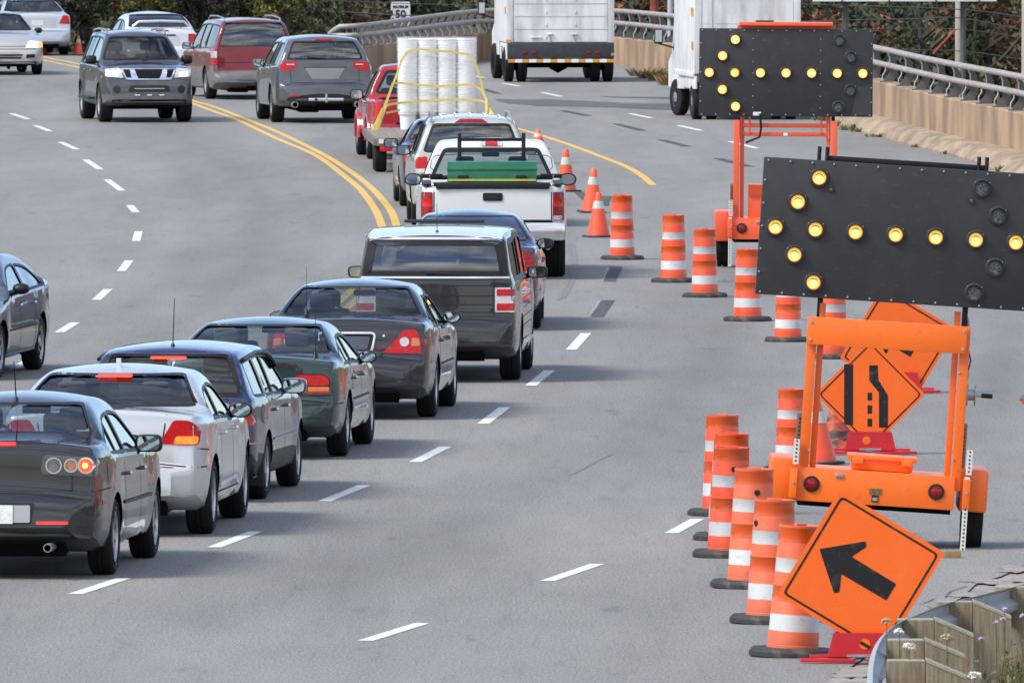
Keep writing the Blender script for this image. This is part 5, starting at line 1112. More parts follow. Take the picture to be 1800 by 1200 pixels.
# --- plum saloon
p_plum = paint('paint_plum', (.045, .014, .045), .5)
c = Car('sedan_car', 'plum coloured saloon half hidden by the champagne suv, left tail lamp and wheels showing', 'car', dict(
    ro=.95, wb=2.62, fo=.90, W=.85, r=.305, rr=.2, yo=.845, t=.46, rround=1.1,
    top=sedan_top(.95, 2.62, .90, 1.41, .66, 1.04, -.30, .40, 1.35, 2.15, dz=.02, xd=.18, zc=.95, zh=.82), belt=[(-1, .92), (0, .90), (2.6, .84), (3.6, .78)],
    glass=dict(cab=(-.2, 1.95), rear=(1.07, 1.33, .11, .085), xr=.5, front=(1.0, 1.33, .09, .07), xf=1.4, side=[(-.14, .80), (.86, 1.85)], rmat='glass', smat='sideg', seats=[.3, 1.3], zh=1.13)), QG)
c.build(p_plum); c.P('taillight', rnd([(.56, .72), (.79, .72), (.78, .95), (.60, .96)], .03), 'redlens2', skirt=.03)
c.seam([[(-.78, .68), (.78, .68)], [(-.5, .7), (-.5, 1.0)], [(.5, .7), (.5, 1.0)]], 'rear'); c.P('rear_reflector', rnd(rect(.55, .48, .75, .52), .01), 'redlens2')
std_side_seams(c, [.45, 1.4, 2.3]); c.wheels(n=5, w=.2); c.mirrors(1.70, .95, 'black', (.13, .24, .16), .15); c.handles([.55, 1.5], .8, p_plum); c.under(); c.finish(); c.place(702, 362, -2.4, 'left')

# --- small red pickup
p_red = paint('paint_red', (.33, .006, .014), .25)
c = Car('pickup_truck', 'bright red compact pickup towing the flat trailer of white buckets', 'pickup', dict(
    ro=1.10, wb=3.0, fo=.80, W=.86, r=.36, rr=.22, yo=.90, t=.36, sh=.02, rround=.6, flare=.06, bow=.03, curve=.12,
    top=[(-1.10, .55), (-1.09, 1.06), (-1.07, 1.09), (-1.0, 1.10), (.55, 1.10), (.585, 1.14), (.66, 1.40), (.72, 1.60), (.80, 1.66), (1.2, 1.69), (1.6, 1.67), (1.8, 1.60), (2.1, 1.36), (2.45, 1.12), (2.7, 1.08), (3.5, 1.0), (3.68, .92), (3.77, .75), (3.8, .5)],
    belt=[(-1.1, 1.07), (.5, 1.07), (.75, 1.06), (3, 1.02), (3.8, .9)], rc=[(-1.1, .04), (.5, .05), (.85, .12), (1.7, .12), (2.5, .1), (3.8, .1)], bot=[(-1.1, .50), (-.8, .48), (-.5, .42), (3.4, .36), (3.8, .4)], crown=.03,
    bed=(-1.03, .52, .62, .68, 1.25),
    glass=dict(cab=(.72, 2.2), rear=(1.17, 1.55, .14, .11), xr=1.2, front=(1.14, 1.57, .1, .08), xf=1.6, side=[(.86, 2.0)], rmat='glass', smat='sideg', seats=[1.1], zs=.75, zh=1.32, seal=.05)))
c.build(p_red); c.P('taillight', rnd(rect(.70, .74, .84, 1.02), .02), 'redlens2', skirt=.03); c.seam([[(-.68, .62), (-.68, 1.07)], [(.68, .62), (.68, 1.07)], [(-.68, .64), (.68, .64)]], 'rear')
m = MB(); m.box((-1.16, 0, .56), (.14, 1.66, .20), p_red, None, .04); m.box((-1.17, 0, .665), (.15, .9, .02), M['black']); m.obj('rear_bumper', c.root)
m = MB(); m.box((-1.2, 0, .42), (.35, .08, .08), M['under']); m.cyl((-1.33, 0, .45), (-1.33, 0, .52), .025, M['chrome'], 8); m.obj('tow_bar', c.root)
std_side_seams(c, [.60, .85, 2.1], z0=.42); c.wheels(n=5, w=.25); c.mirrors(1.95, 1.10, 'black', (.15, .24, .19), .16); c.handles([1.0], .98, 'black'); c.under([], .30)
for xw in (0., 3.0):
    for sy in (-1, 1): m = MB(); m.tube([(xw + .44 * math.cos(t), sy * .875, .36 + .44 * math.sin(t)) for t in [R(-5 + 19 * k) for k in range(11)]], .045, p_red, 8); m.obj('wheel_arch_flare', c.root)
c.finish(); c.place(627, 272, -4.0, 'left', 'front'); RANGER = c

# --- grey crossover with blue roof sheen
p_grey2 = paint('paint_steel_grey', (.085, .092, .108), .6)
c = Car('suv_car', 'steel grey suv with swept red tail lamps, left of the red pickup', 'suv', dict(
    ro=1.13, wb=2.75, fo=.96, W=.985, r=.37, rr=.25, yo=.975, t=.34, curve=.18, rround=.95, bow=.10,
    top=wagon_top(1.13, 2.75, .96, 1.73, .80, 1.22, .42, 1.6, 2.45, zc=1.15, zh=1.0), belt=[(-1.1, 1.12), (0, 1.08), (2.6, 1.0), (3.7, .92)], rc=[(-1.13, .06), (-.6, .13), (.8, .14), (1.8, .14), (3.7, .08)],
    bot=[(-1.13, .44), (-.7, .32), (3.3, .28), (3.71, .36)],
    glass=dict(cab=(-.74, 2.2), rear=(1.26, 1.60, .12, .09), xr=-.1, front=(1.2, 1.62, .09, .07), xf=1.7, side=[(-.55, -.06), (.0, .86), (.92, 2.05)], rmat='dark', smat='dark', seats=[.3, 1.3], zs=.75, zh=1.36, seal=.03)), QG)
c.build(p_grey2)
hs = c.P('taillight', rnd([(.55, 1.13), (.62, 1.06), (.78, 1.02), (.89, 1.05), (.87, 1.20), (.56, 1.21)], .02), 'redlens2', skirt=.03)
for o_, sg in zip(hs, (1, -1)):
    pl = rnd(rect(.60, 1.145, .76, 1.165), .01); c.P('reverse_light', pl if sg > 0 else mirror_poly(pl), 'clear', mir=False, parent=o_, off=.012)
c.P('plate_recess', rnd([(-.26, .87), (.26, .87), (.40, 1.09), (-.40, 1.09)], .03), paint('recess_grey', (.20, .21, .23), .2, .5), mir=False, off=.004); c.seam([[(-.42, 1.095), (.42, 1.095)]], 'rear', .02)
c.P('high_brake_light', rnd(rect(-.17, 1.628, .17, 1.652), .01), 'redlens2', mir=False, off=.01)
c.seam([[(-.68, 1.05), (-.67, .80), (.67, .80), (.68, 1.05)]], 'rear'); c.seam([[(-.86, .74), (-.7, .77), (.7, .77), (.86, .74)]], 'rear', .014)
c.P('rear_reflector', rnd(rect(.50, .53, .72, .56), .008), 'redlens2'); c.wiper(-.35, 1.29, .02, 1.27)
c.P('lower_valance', rnd([(-.78, .45), (.78, .45), (.72, .52), (.2, .58), (-.2, .58), (-.72, .52)], .03), M['black'], mir=False, off=.004)
m = MB(); m.box((-1.17, 0, .47), (.10, .70, .07), M['chrome'], None, .02); m.cyl((-1.25, 0, .42), (-1.25, 0, .58), .03, M['chrome'], 10); m.cyl((-1.24, .2, .47), (-1.23, .2, .47), .03, M['black'], 8); m.obj('tow_hitch', c.root)
std_side_seams(c, [.45, 1.4, 2.4], z0=.4); c.wheels(n=5, w=.245); c.mirrors(1.90, 1.12, mat('mirror_teal_shell', (.03, .09, .15), .2, coat=1), (.14, .22, .15), .13); c.handles([.55, 1.5], .95, p_grey2); c.under([(-1.12, .62, .37, .06), (-1.12, -.62, .37, .06)], .26); c.finish(); c.place(476, 215, -6.5, 'left')

# --- red minivan
p_wine = paint('paint_wine_red', (.17, .004, .014), .3)
gcl = mat('grey_cladding', (.13, .13, .135), .5, var=.15)
c = Car('minivan_car', 'wine red minivan with grey rear bumper and tall dark rear window', 'minivan', dict(
    ro=1.12, wb=3.07, fo=.95, W=.915, r=.335, rr=.21, yo=.905, t=.26, curve=.12, rround=.85,
    top=wagon_top(1.12, 3.07, .95, 1.72, .56, 1.12, .30, 1.7, 2.75, zc=1.08, zh=.90), belt=[(-1.1, 1.06), (0, 1.04), (2.6, .98), (3.9, .88)], rc=[(-1.12, .05), (-.8, .10), (.8, .11), (1.8, .11), (3.9, .08)],
    glass=dict(cab=(-.85, 2.4), rear=(1.13, 1.62, .07, .05), xr=-.3, front=(1.13, 1.62, .09, .07), xf=1.7, side=[(-.8, .25), (.32, 1.2), (1.27, 2.3)], rmat='dark', smat='dark', seats=[.3, 1.3], zs=.7, zh=1.3, seal=.02)), QG)
c.build(p_wine, low=(.58, gcl))
hs = c.P('taillight', rnd([(.79, .74), (.89, .74), (.88, 1.13), (.80, 1.13)], .02), 'redlens2', skirt=.03)
for o_, sg in zip(hs, (1, -1)):
    pl = rnd(rect(.80, .88, .885, 1.02), .01); c.P('indicator', pl if sg > 0 else mirror_poly(pl), 'clear', mir=False, parent=o_, off=.012)
c.P('bumper_cover', rnd(rect(-.875, .37, .875, .61), .04), gcl, mir=False, off=.012); c.P('corner_cladding', rnd(rect(.79, .56, .90, .72), .02), gcl); c.seam([[(-.76, .60), (-.76, 1.1)], [(.76, .60), (.76, 1.1)], [(-.74, .78), (.74, .78)]], 'rear')
for sy in (-1, 1):
    q = MB(); q.tube([(x, sy * (c.side(x, c.top(x) - .10) - .09), z) for x, z in ((-.72, 1.64), (-.62, 1.71), (.3, 1.745), (1.4, 1.73), (1.6, 1.66))], .018, M['steel'], 8); q.obj('roof_rail', c.root)
std_side_seams(c, [.3, 1.25, 2.5]); c.wheels(n=5, w=.215); c.mirrors(2.05, 1.08, mat('mirror_wine_shell', (.12, .03, .04), .25, coat=1), (.14, .25, .16), .14); c.handles([.5, 1.5], .9, p_wine); c.under(); c.finish(); c.place(361, 174, -9.5, 'left')

# --- white hatchback seen past the silver grey 4x4
p_pearl = paint('paint_pearl_white', (.60, .61, .63), .3)
c = Car('hatchback_car', 'pearl white hatchback with rear spoiler, mostly hidden behind the oncoming grey suv', 'car', dict(
    ro=.95, wb=2.60, fo=.90, W=.85, r=.31, rr=.2, yo=.845, t=.36, rround=1.,
    top=sedan_top(.95, 2.60, .90, 1.45, .66, 1.10, -.55, .25, 1.35, 2.15, dz=.02, xd=.20, zc=.98, zh=.84), belt=[(-1, .95), (0, .92), (2.6, .86), (3.6, .78)],
    glass=dict(cab=(-.3, 1.95), rear=(1.13, 1.38, .10, .08), xr=.4, front=(1.03, 1.37, .09, .07), xf=1.4, side=[(-.2, .75), (.82, 1.85)], rmat='tint', smat='sideg', seats=[.3, 1.3], zh=1.16)))
c.build(p_pearl); c.P('taillight', rnd(rect(.58, .80, .80, .98), .03), 'redlens2', skirt=.03)
c.P('plate_recess', rnd([(-.40, .72), (.40, .72), (.36, .94), (-.36, .94)], .03), paint('recess_white', (.5, .5, .52), .1, .4), mir=False, off=.004); c.P('recess_lip', rnd(rect(-.30, .93, .30, .965), .01), M['seam'], mir=False, off=.008)
c.P('high_brake_light', rect(-.14, 1.045, .14, 1.06), 'redlens', mir=False, off=.012); c.P('lower_valance', rnd(rect(-.62, .34, .62, .46), .03), M['black'], mir=False, off=.004)
m = MB(); m.tube([(-.62, -.62, 1.14), (-.66, -.5, 1.245), (-.68, 0, 1.26), (-.66, .5, 1.245), (-.62, .62, 1.14)], .026, p_pearl, 8); m.obj('rear_spoiler', c.root)
c.wheels(n=5, w=.2); c.mirrors(1.70, .98, p_pearl, (.13, .2, .13), .12); c.under(); c.finish(); c.place(343, 137, -9.5, 'right', scale=1.03)

# --- silver saloon far top left
c = Car('sedan_car', 'pale silver saloon seen from behind, farthest away in the top left corner', 'car', dict(
    ro=1.02, wb=2.75, fo=.93, W=.91, r=.32, rr=.22, yo=.90, t=.46, rround=1.1,
    top=sedan_top(1.02, 2.75, .93, 1.44, .66, 1.07, -.34, .38, 1.35, 2.25, dz=.02, xd=.18, zc=.98, zh=.84), belt=[(-1, .95), (0, .93), (2.6, .86), (3.6, .78)],
    glass=dict(cab=(-.2, 2.0), rear=(1.10, 1.36, .11, .085), xr=.5, front=(1.03, 1.37, .09, .07), xf=1.4, side=[(-.14, .82), (.88, 1.9)], rmat='glass', smat='sideg', seats=[.3, 1.3], zh=1.16)))
c.build(paint('paint_pale_silver', (.50, .54, .60), .5)); c.P('taillight', rnd([(.55, .80), (.83, .79), (.80, 1.0), (.66, 1.02)], .03), 'redlens2', skirt=.03)
c.P('plate_recess', rnd([(-.46, .70), (.46, .70), (.50, .95), (-.50, .95)], .03), paint('recess_silver', (.42, .45, .48), .2, .5), mir=False, off=.004); c.P('number_plate', rect(-.15, .76, .15, .89), 'plate', mir=False, off=.01); c.seam([[(-.8, .62), (.8, .62)]], 'rear', .012)
c.wheels(n=5, w=.205); c.mirrors(1.68, 1.0, p_mid, (.14, .21, .13), .12, 'oval'); c.under(); c.finish(); c.place(119, 97, -10, 'right', scale=.97)

# --- oncoming cars ---------------------------------------------------------
# silver small saloon
c = Car('sedan_car', 'small oncoming silver saloon cut by the left edge, headlamps lit, at the top left', 'car', dict(
    ro=1.05, wb=2.64, fo=.92, W=.86, r=.30, rr=.2, yo=.85, t=.46, rround=1.1,
    top=sedan_top(1.05, 2.64, .92, 1.38, .66, 1.03, -.30, .40, 1.35, 2.3, dz=.02, xd=.18, zc=.93, zh=.76), belt=[(-1, .92), (0, .90), (2.6, .82), (3.6, .74)],
    glass=dict(cab=(-.2, 2.05), rear=(1.06, 1.30, .11, .085), xr=.5, front=(.97, 1.31, .09, .06), xf=1.4, side=[(-.14, .80), (.86, 1.95)], rmat='glass', fmat='glass', smat='sideg', seats=[.3, 1.3], zh=1.13, xm=(1.5, 1.23), dash=(2.1, .93))))
c.build(paint('paint_beige_silver', (.44, .43, .42), .5))
hs = c.P('headlight', rnd([(.40, .60), (.80, .60), (.79, .72), (.52, .745)], .03), 'headlit', 'front', skirt=.03); c.P('indicator', rnd([(.68, .60), (.82, .60), (.81, .71), (.70, .72)], .02), mat('amber_lit', (.8, .35, .12), .2, emit=(1, .35, .1), estr=.5), 'front', off=.012)
c.seam([[(-.55, .63), (.55, .63)], [(-.8, .57), (.8, .57)]], 'front', .014); c.P('lower_grille', rnd([(-.30, .36), (.30, .36), (.34, .46), (-.34, .46)], .02), M['seam'], 'front', mir=False); c.P('grille_slot', rnd([(.40, .37), (.60, .38), (.62, .46), (.42, .46)], .02), M['seam'], 'front'); c.seam([[(-.34, .41), (.34, .41)]], 'front', .02, False, 'plategrey', .012)
c.P('lower_lip', rnd(rect(-.66, .22, .66, .30), .02), M['black'], 'front', mir=False)
std_side_seams(c, [.45, 1.4, 2.3]); c.wheels('cap', w=.19); c.mirrors(1.76, .94, 'black', (.13, .19, .13), .12, 'oval'); c.under(); c.finish(); c.place(72, 131, 171, 'left', 'front', scale=1.04)
driver(c, 1.33, .35, .43, 'driver of the small oncoming silver saloon', (.25, .12, .10), (.12, .08, .05))

# mid-size suv, bronze-grey, blue bonnet sheen
p_path = paint('paint_dark_grey_blue', (.050, .053, .062), .6)
c = Car('suv_car', 'oncoming dark grey suv with chrome v-shaped grille and lit headlamps', 'suv', dict(
    ro=1.05, wb=2.85, fo=.85, W=.90, r=.375, rr=.245, yo=.91, t=.33, curve=.10, rround=.7, flare=.04,
    top=[(-1.05, .5), (-1.04, .7), (-1.0, .78), (-.95, .80), (-.93, 1.2), (-.80, 1.6), (-.7, 1.72), (-.4, 1.76), (.8, 1.79), (1.5, 1.76), (1.75, 1.68), (2.1, 1.42), (2.42, 1.19), (2.7, 1.17), (3.2, 1.14), (3.45, 1.09), (3.56, 1.0), (3.60, .84), (3.66, .76), (3.69, .6), (3.70, .45)],
    belt=[(-1, 1.10), (0, 1.09), (2.6, 1.06), (3.7, .98)], rc=[(-1, .06), (-.6, .09), (.8, .10), (1.8, .10), (2.6, .10), (3.7, .07)], bot=[(-1.05, .42), (-.7, .34), (3.2, .32), (3.7, .40)],
    wplan=[(-1.05, .8), (-.9, .94), (-.5, .99), (0, 1), (3.0, 1), (3.35, .985), (3.5, .96), (3.6, .93), (3.66, .88), (3.7, .74)],
    glass=dict(cab=(-.75, 2.3), rear=(1.2, 1.6, .1, .08), xr=-.1, front=(1.225, 1.66, .085, .055), xf=1.7, side=[(-.65, .0), (.06, .86), (.92, 2.1)], rmat='dark', fmat='glass', smat='sideg', seats=[.3, 1.3], zs=.80, zh=1.40, xm=(1.75, 1.58), dash=(2.3, 1.17))))
c.build(p_path, low=(.56, mat('bumper_grey', (.105, .107, .112), .42, var=.15)))
chp = rnd([(-.56, 1.06), (.56, 1.06), (.44, .84), (-.44, .84)], .03)
g_ = c.P('grille', chp, 'chrome', 'front', mir=False, off=.02, skirt=.04)[0]
mesh_m = mat('grille_mesh', (.008, .008, .009), .8, spec=.2)
c.P('grille_mesh', rnd([(-.28, 1.035), (.28, 1.035), (.21, .865), (-.21, .865)], .02), mesh_m, 'front', mir=False, off=.030, parent=g_); c.P('grille_mesh', rnd([(.37, 1.03), (.50, 1.03), (.44, .885), (.345, .885)], .015), mesh_m, 'front', off=.030, parent=g_)
hs = c.P('headlight', rnd([(.50, .88), (.83, .90), (.84, 1.05), (.56, 1.07)], .03), 'headl', 'front', skirt=.05, off=.012)
for o_, sg in zip(hs, (1, -1)):
    pl = rnd([(.60, .90), (.79, .91), (.78, .985), (.62, .985)], .03); c.P('lamp_bulb', pl if sg > 0 else mirror_poly(pl), 'headlit', 'front', mir=False, parent=o_, off=.02)
lg = c.P('lower_grille', rnd([(-.42, .61), (.42, .61), (.37, .735), (-.37, .735)], .03), M['seam'], 'front', mir=False)[0]; c.P('grille_bar', rect(-.30, .662, .30, .678), M['bumper'] if 'bumper' in M else M['plategrey'], 'front', mir=False, parent=lg, off=.012)
for o_ in c.P('fog_light', circ(.64, .655, .058), M['seam'], 'front', off=.006): pass
c.seam([circ(.64, .655, .066)], 'front', .012, True, 'black', .008, True)
for a in (-.24, 0, .24): c.P('bumper_vent', rnd(rect(a - .05, .535, a + .05, .555), .008), 'whitep', 'front', mir=False)
c.P('lower_lip', rnd(rect(-.74, .38, .74, .46), .03), M['black'], 'front', mir=False)
c.seam([[(-.85, 1.075), (.85, 1.075)]], 'front', .012)
for sy in (-1, 1):
    q = MB(); q.tube([(x, sy * (c.side(x, c.top(x) - .10) - .06), z) for x, z in ((-.7, 1.68), (-.55, 1.76), (.3, 1.80), (1.40, 1.795), (1.55, 1.70))], .022, M['steel'], 8); q.obj('roof_rail', c.root)
    q = MB(); q.box((1.42, sy * .98, .46), (1.7, .14, .04), M['black'], None, .02); q.obj('running_board', c.root)
m = MB(); m.tube([(2.46, -.55, 1.20), (2.38, -.2, 1.23), (2.36, -.05, 1.24)], .010, M['black'], 6); m.tube([(2.46, -.0, 1.20), (2.38, .35, 1.24), (2.37, .5, 1.24)], .010, M['black'], 6); m.obj('windscreen_wiper', c.root)
c.P('indicator', rnd(rect(3.15, .86, 3.24, .92), .02), 'amber', 'right'); std_side_seams(c, [.45, 1.45, 2.45], z0=.45); c.wheels(n=6, w=.255); c.mirrors(2.02, 1.20, 'black', (.14, .23, .18), .14); c.handles([.6, 1.6], 1.0, p_path); c.under([], .30)
c.finish(); c.place(334, 214, 171.5, 'left', 'front')
driver(c, 1.35, .38, .80, 'driver of the oncoming dark grey suv', (.10, .12, .16))

# dark saloon at the left edge
c = Car('sedan_car', 'oncoming dark blue grey saloon cut by the left edge, halfway up the picture', 'car', dict(
    ro=1.0, wb=2.70, fo=.92, W=.875, r=.315, rr=.215, yo=.865, t=.46, rround=1.1,
    top=sedan_top(1.0, 2.70, .92, 1.42, .66, 1.06, -.40, .36, 1.35, 2.25, dz=.02, xd=.18, zc=.95, zh=.80), belt=[(-1, .97), (0, .93), (2.6, .85), (3.6, .76)],
    glass=dict(cab=(-.2, 2.0), rear=(1.10, 1.34, .11, .085), xr=.5, front=(1.0, 1.34, .09, .07), xf=1.4, side=[(-.22, .82), (.88, 1.92)], rmat='tint', smat='sideg', seats=[.3, 1.3], zh=1.15)))
p_sl = paint('paint_slate_blue', (.085, .095, .120), .6)
c.build(p_sl); c.P('headlight', rnd([(.42, .62), (.80, .64), (.78, .76), (.50, .77)], .03), 'headl', 'front', skirt=.03); c.P('lower_grille', rnd(rect(-.4, .34, .4, .46), .02), M['seam'], 'front', mir=False)
c.P('taillight', rnd([(.5, .76), (.8, .75), (.79, .95), (.6, .96)], .03), 'redlens', skirt=.03)
std_side_seams(c, [.45, 1.42, 2.35]); c.seam([[(.45, .54), (2.2, .53)]], 'right', .018, True, 'seam', .006); c.seam([[(.36, .27), (2.3, .26)]], 'right', .03, True, 'steel', .006)
c.wheels('cap', w=.2); c.mirrors(1.74, .98, 'black', (.15, .20, .13), .13, 'oval'); c.handles([.6, 1.55], .80, p_sl); c.under(); c.finish(); c.place(73, 649, 188, 'left', 'rear')
# ------------------------------------------------------------------ roadwork things
M['or1'] = grimy('drum_orange', (.78, .070, .016), .42, .15); M['or2'] = grimy('drum_sheeting_orange', (.56, .070, .004), .24, .5, amt=.35)
M['or1b'] = grimy('drum_orange_faded', (.66, .115, .045), .5, 0, (.16, .10, .07), .6); M['wh'] = grimy('drum_sheeting_white', (.46, .47, .48), .38, .1, (.20, .19, .18), .6); M['rub'] = mat('drum_rubber_base', (.022, .023, .024), .7, col2=(.07, .068, .06), vscale=7, lo=.4, hi=.5)
M['cone'] = grimy('cone_orange', (.85, .080, .018), .45, .1, amt=.4); M['conew'] = mat('cone_collar', (.46, .50, .44), .4, var=.15)
def drum_mesh(faded, n=36):
    o, s_, w = (M['or1b'] if faded else M['or1']), M['or2'], M['wh']; H_ = 1.0
    seg = [(.01, .206, .206, o), (.055, .204, .204, o), (.06, .198, .196, o), (.165, .195, .193, o), (.17, .193, .191, w), (.295, .190, .188, w), (.30, .188, .188, o), (.395, .186, .184, o), (.40, .184, .184, s_), (.515, .182, .184, s_), (.52, .186, .186, o), (.53, .186, .186, o), (.535, .178, .178, o), (.625, .175, .175, o), (.63, .174, .174, w), (.735, .172, .172, w), (.74, .174, .172, o), (.755, .170, .170, o), (.86, .167, .167, o), (.865, .166, .166, s_), (.975, .164, .164, s_), (.98, .167, .167, o), (1.0, .166, .166, o)]
    prof = []; mats = []
    for z, r, _, m in seg: prof.append((r, z)); mats.append(m)
    prof += [(.155, 1.0), (.150, .975), (.0005, .975)]; mats = mats[:-1] + [o, o, s_]
    mb = MB(); mb.lathe(prof, mats, n); mb.box((0, 0, .995), (.12, .03, .035), o, None, .01)
    return mb.mesh('body')
DM = {f: drum_mesh(f) for f in (0, 1)}
def base_mesh():
    mb = MB(); vs = []; n = 12
    for z, k in ((.0, 1.0), (.035, 1.0), (.065, .92), (.068, .55)): vs += [(.345 * k * math.cos(2 * math.pi * (i + .5) / n), .345 * k * math.sin(2 * math.pi * (i + .5) / n), z) for i in range(n)]
    mb.add(vs, [(r_ * n + i, r_ * n + (i + 1) % n, (r_ + 1) * n + (i + 1) % n, (r_ + 1) * n + i) for r_ in range(3) for i in range(n)] + [tuple(range(n - 1, -1, -1)), tuple(3 * n + i for i in range(n))], M['rub']); return mb.mesh('rubber_base')
BM = base_mesh(); hole = MB(); hole.cyl((0, .01, 0), (0, -.004, 0), .026, M['seam'], 14); HM = hole.mesh('hole')
def drum(px, py, ytop, lab, faded=0, lean=0, hole_at=None, rz=0., bw=1.):
    p = G(px, py); s_ = SC(p); sc = (py - ytop) / s_ / 1.005; d = empty('traffic_drum', p, label=lab, cat='traffic drum', group='orange and white drums along the closed lane'); d.scale = (min(sc * 1.02, 1.02),) * 2 + (sc,); d.rotation_euler = (0, R(lean), rz)
    b = link('body', DM[faded], d); b.location = (0, 0, .03); q = link('rubber_base', BM, d); q.rotation_euler = (0, 0, random.uniform(0, 1)); q.scale = (bw, bw, 1); b.rotation_euler = (R(random.uniform(-1.2, 1.2)), R(random.uniform(-1.2, 1.2)), random.uniform(0, 6))
    if hole_at: b.rotation_euler = (0, 0, 0); h = link('hole', HM, b); a = R(hole_at); h.location = (.1705 * math.sin(a), -.1705 * math.cos(a), .80); h.rotation_euler = (0, 0, a)
    return d
drum(1094, 456, 346, 'upright drum nearest to the traffic cones, farthest of the drum row', 0)
drum(1184, 496, 381, 'second farthest drum, alone between the cones and the trailer', 0)
drum(1239, 522, 406, 'third farthest drum, just left of the far trailer wheel', 0)
drum(1314, 564, 441, 'drum half hidden behind the left edge of the big near board', 0, 0)
drum(1385, 600, 480, 'drum below the near board left of the orange trailer beam', 0, .5)
drum(1463, 630, 505, 'drum seen through the near trailer frame beneath the board', 0, .5)
drum(1390, 828, 687, 'drum standing directly behind the near trailer left mudguard', 0, 1)
drum(1268, 905, 734, 'rearmost drum of the near cluster with only its top showing right', 0, 1.0, rz=.2)
drum(1280, 948, 766, 'second rearmost drum in the near cluster, beside the white lane dash', 0, 1.2)
drum(1281, 978, 790, 'near cluster drum with an orange filled hole below its top band', 0, 1.5, 8)
drum(1319, 1032, 828, 'near cluster drum with a hole showing light in its upper band', 1, 1.8, 10)
drum(1354, 1094, 882, 'faded drum second nearest to us, left of the arrow sign', 1, 2.0, -60)
drum(1393, 1152, 927, 'nearest drum, overlapped by the tilted arrow sign', 1, 2.2)
def cone_parts(h, dirty=0):
    cm_ = M['cone'] if not dirty else mat('cone_sooty', (.50, .07, .03), .6, col2=(.02, .02, .02), vscale=5, lo=.42, hi=.56)
    mb = MB(); r0 = .155; r1 = .035; f = lambda t: r0 + (r1 - r0) * t
    mb.lathe([(f(0), .03), (f(.62), .03 + .62 * h), (f(.62) + .003, .03 + .62 * h), (f(.80) + .003, .03 + .80 * h), (f(.80), .03 + .8 * h), (f(.97), .03 + .97 * h), (f(1) - .01, .03 + h), (.0005, .03 + h)], [cm_, M['conew'] if not dirty else cm_, M['conew'] if not dirty else cm_, cm_, cm_, cm_, cm_], 24); a = mb.mesh('cone_body')
    mb = MB(); mb.box((0, 0, .016), (.36, .36, .032), M['rub'], R(20), .01); return a, mb.mesh('rubber_base')
CP = {0: cone_parts(.68), 1: cone_parts(.68, 1)}
def cone(px, py, ytop, lab, dirty=0, w=1., lean=0):
    p = G(px, py); s_ = SC(p); sc = (py - ytop) / s_ / .71; d = empty('traffic_cone', p, random.uniform(0, 1), label=lab, cat='traffic cone', group='orange traffic cones'); d.scale = (w, w, sc); d.rotation_euler = (0, R(lean), random.uniform(-.2, .2)); link('cone_body', CP[dirty][0], d); link('rubber_base', CP[dirty][1], d); return d
cone(138, 97.5, 63, 'cone by the trees left of the oncoming grey suv', 0, .75); cone(78, 97, 80, 'short orange cone at the verge between the two silver cars', 0, .7)
cone(946, 262, 228, 'farthest cone of the lane taper, tip above the pickup cab', 0); cone(995, 337, 262, 'cone behind the white pickup right mirror', 0, 1.1); cone(1040, 374, 296, 'taller leaning cone second from the drums', 0, 1.1, 3); cone(1052, 417, 338, 'cone closest to the farthest drum', 0, 1.1)
cone(1440, 816, 701, 'cone with a black spot behind the near trailer upright', 0, 1.15, -3); cone(1476, 790, 716, 'sooty blackened cone behind the lane merge sign', 1, 1.25, -8); cone(866, 230, 204, 'cone tip beside the yellow strap end of the trailer', 0, .9)

# arrow board trailers ------------------------------------------------------
lampon = mat('arrow_lamp_yellow', (.80, .74, .20), .3, emit=(1, .82, .15), estr=.30, col2=(.66, .52, .08), vscale=26, coat=.5); hot = mat('arrow_lamp_core', (.85, .80, .35), .3, emit=(1, .84, .26), estr=.42, col2=(.8, .6, .1), vscale=30); hot2 = mat('arrow_lamp_bright_core', (.9, .8, .35), .3, emit=(1, .80, .22), estr=1.5)
lampon2 = mat('arrow_lamp_bright', (.85, .45, .1), .3, emit=(1, .42, .02), estr=1.2, vscale=30); lamprim = mat('arrow_lamp_rim', (.65, .12, .01), .4, emit=(1, .12, .005), estr=.45)
lampoff = mat('arrow_lamp_grey', (.17, .175, .19), .35, col2=(.05, .05, .055), vscale=60, lo=.45, hi=.5); hoodm = mat('lamp_hood', (.022, .023, .026), .5)
boardm = grimy('board_black', (.020, .020, .023), .5, 0, (.075, .075, .078), .42, -9); rivet = mat('rivet', (.5, .5, .5), .3, metal=.8)
boardrust = mat('board_scuffed', (.030, .031, .036), .5, col2=(.28, .24, .16), vscale=6, stretch=(2.4, 1, .6), lo=.30, hi=.36)
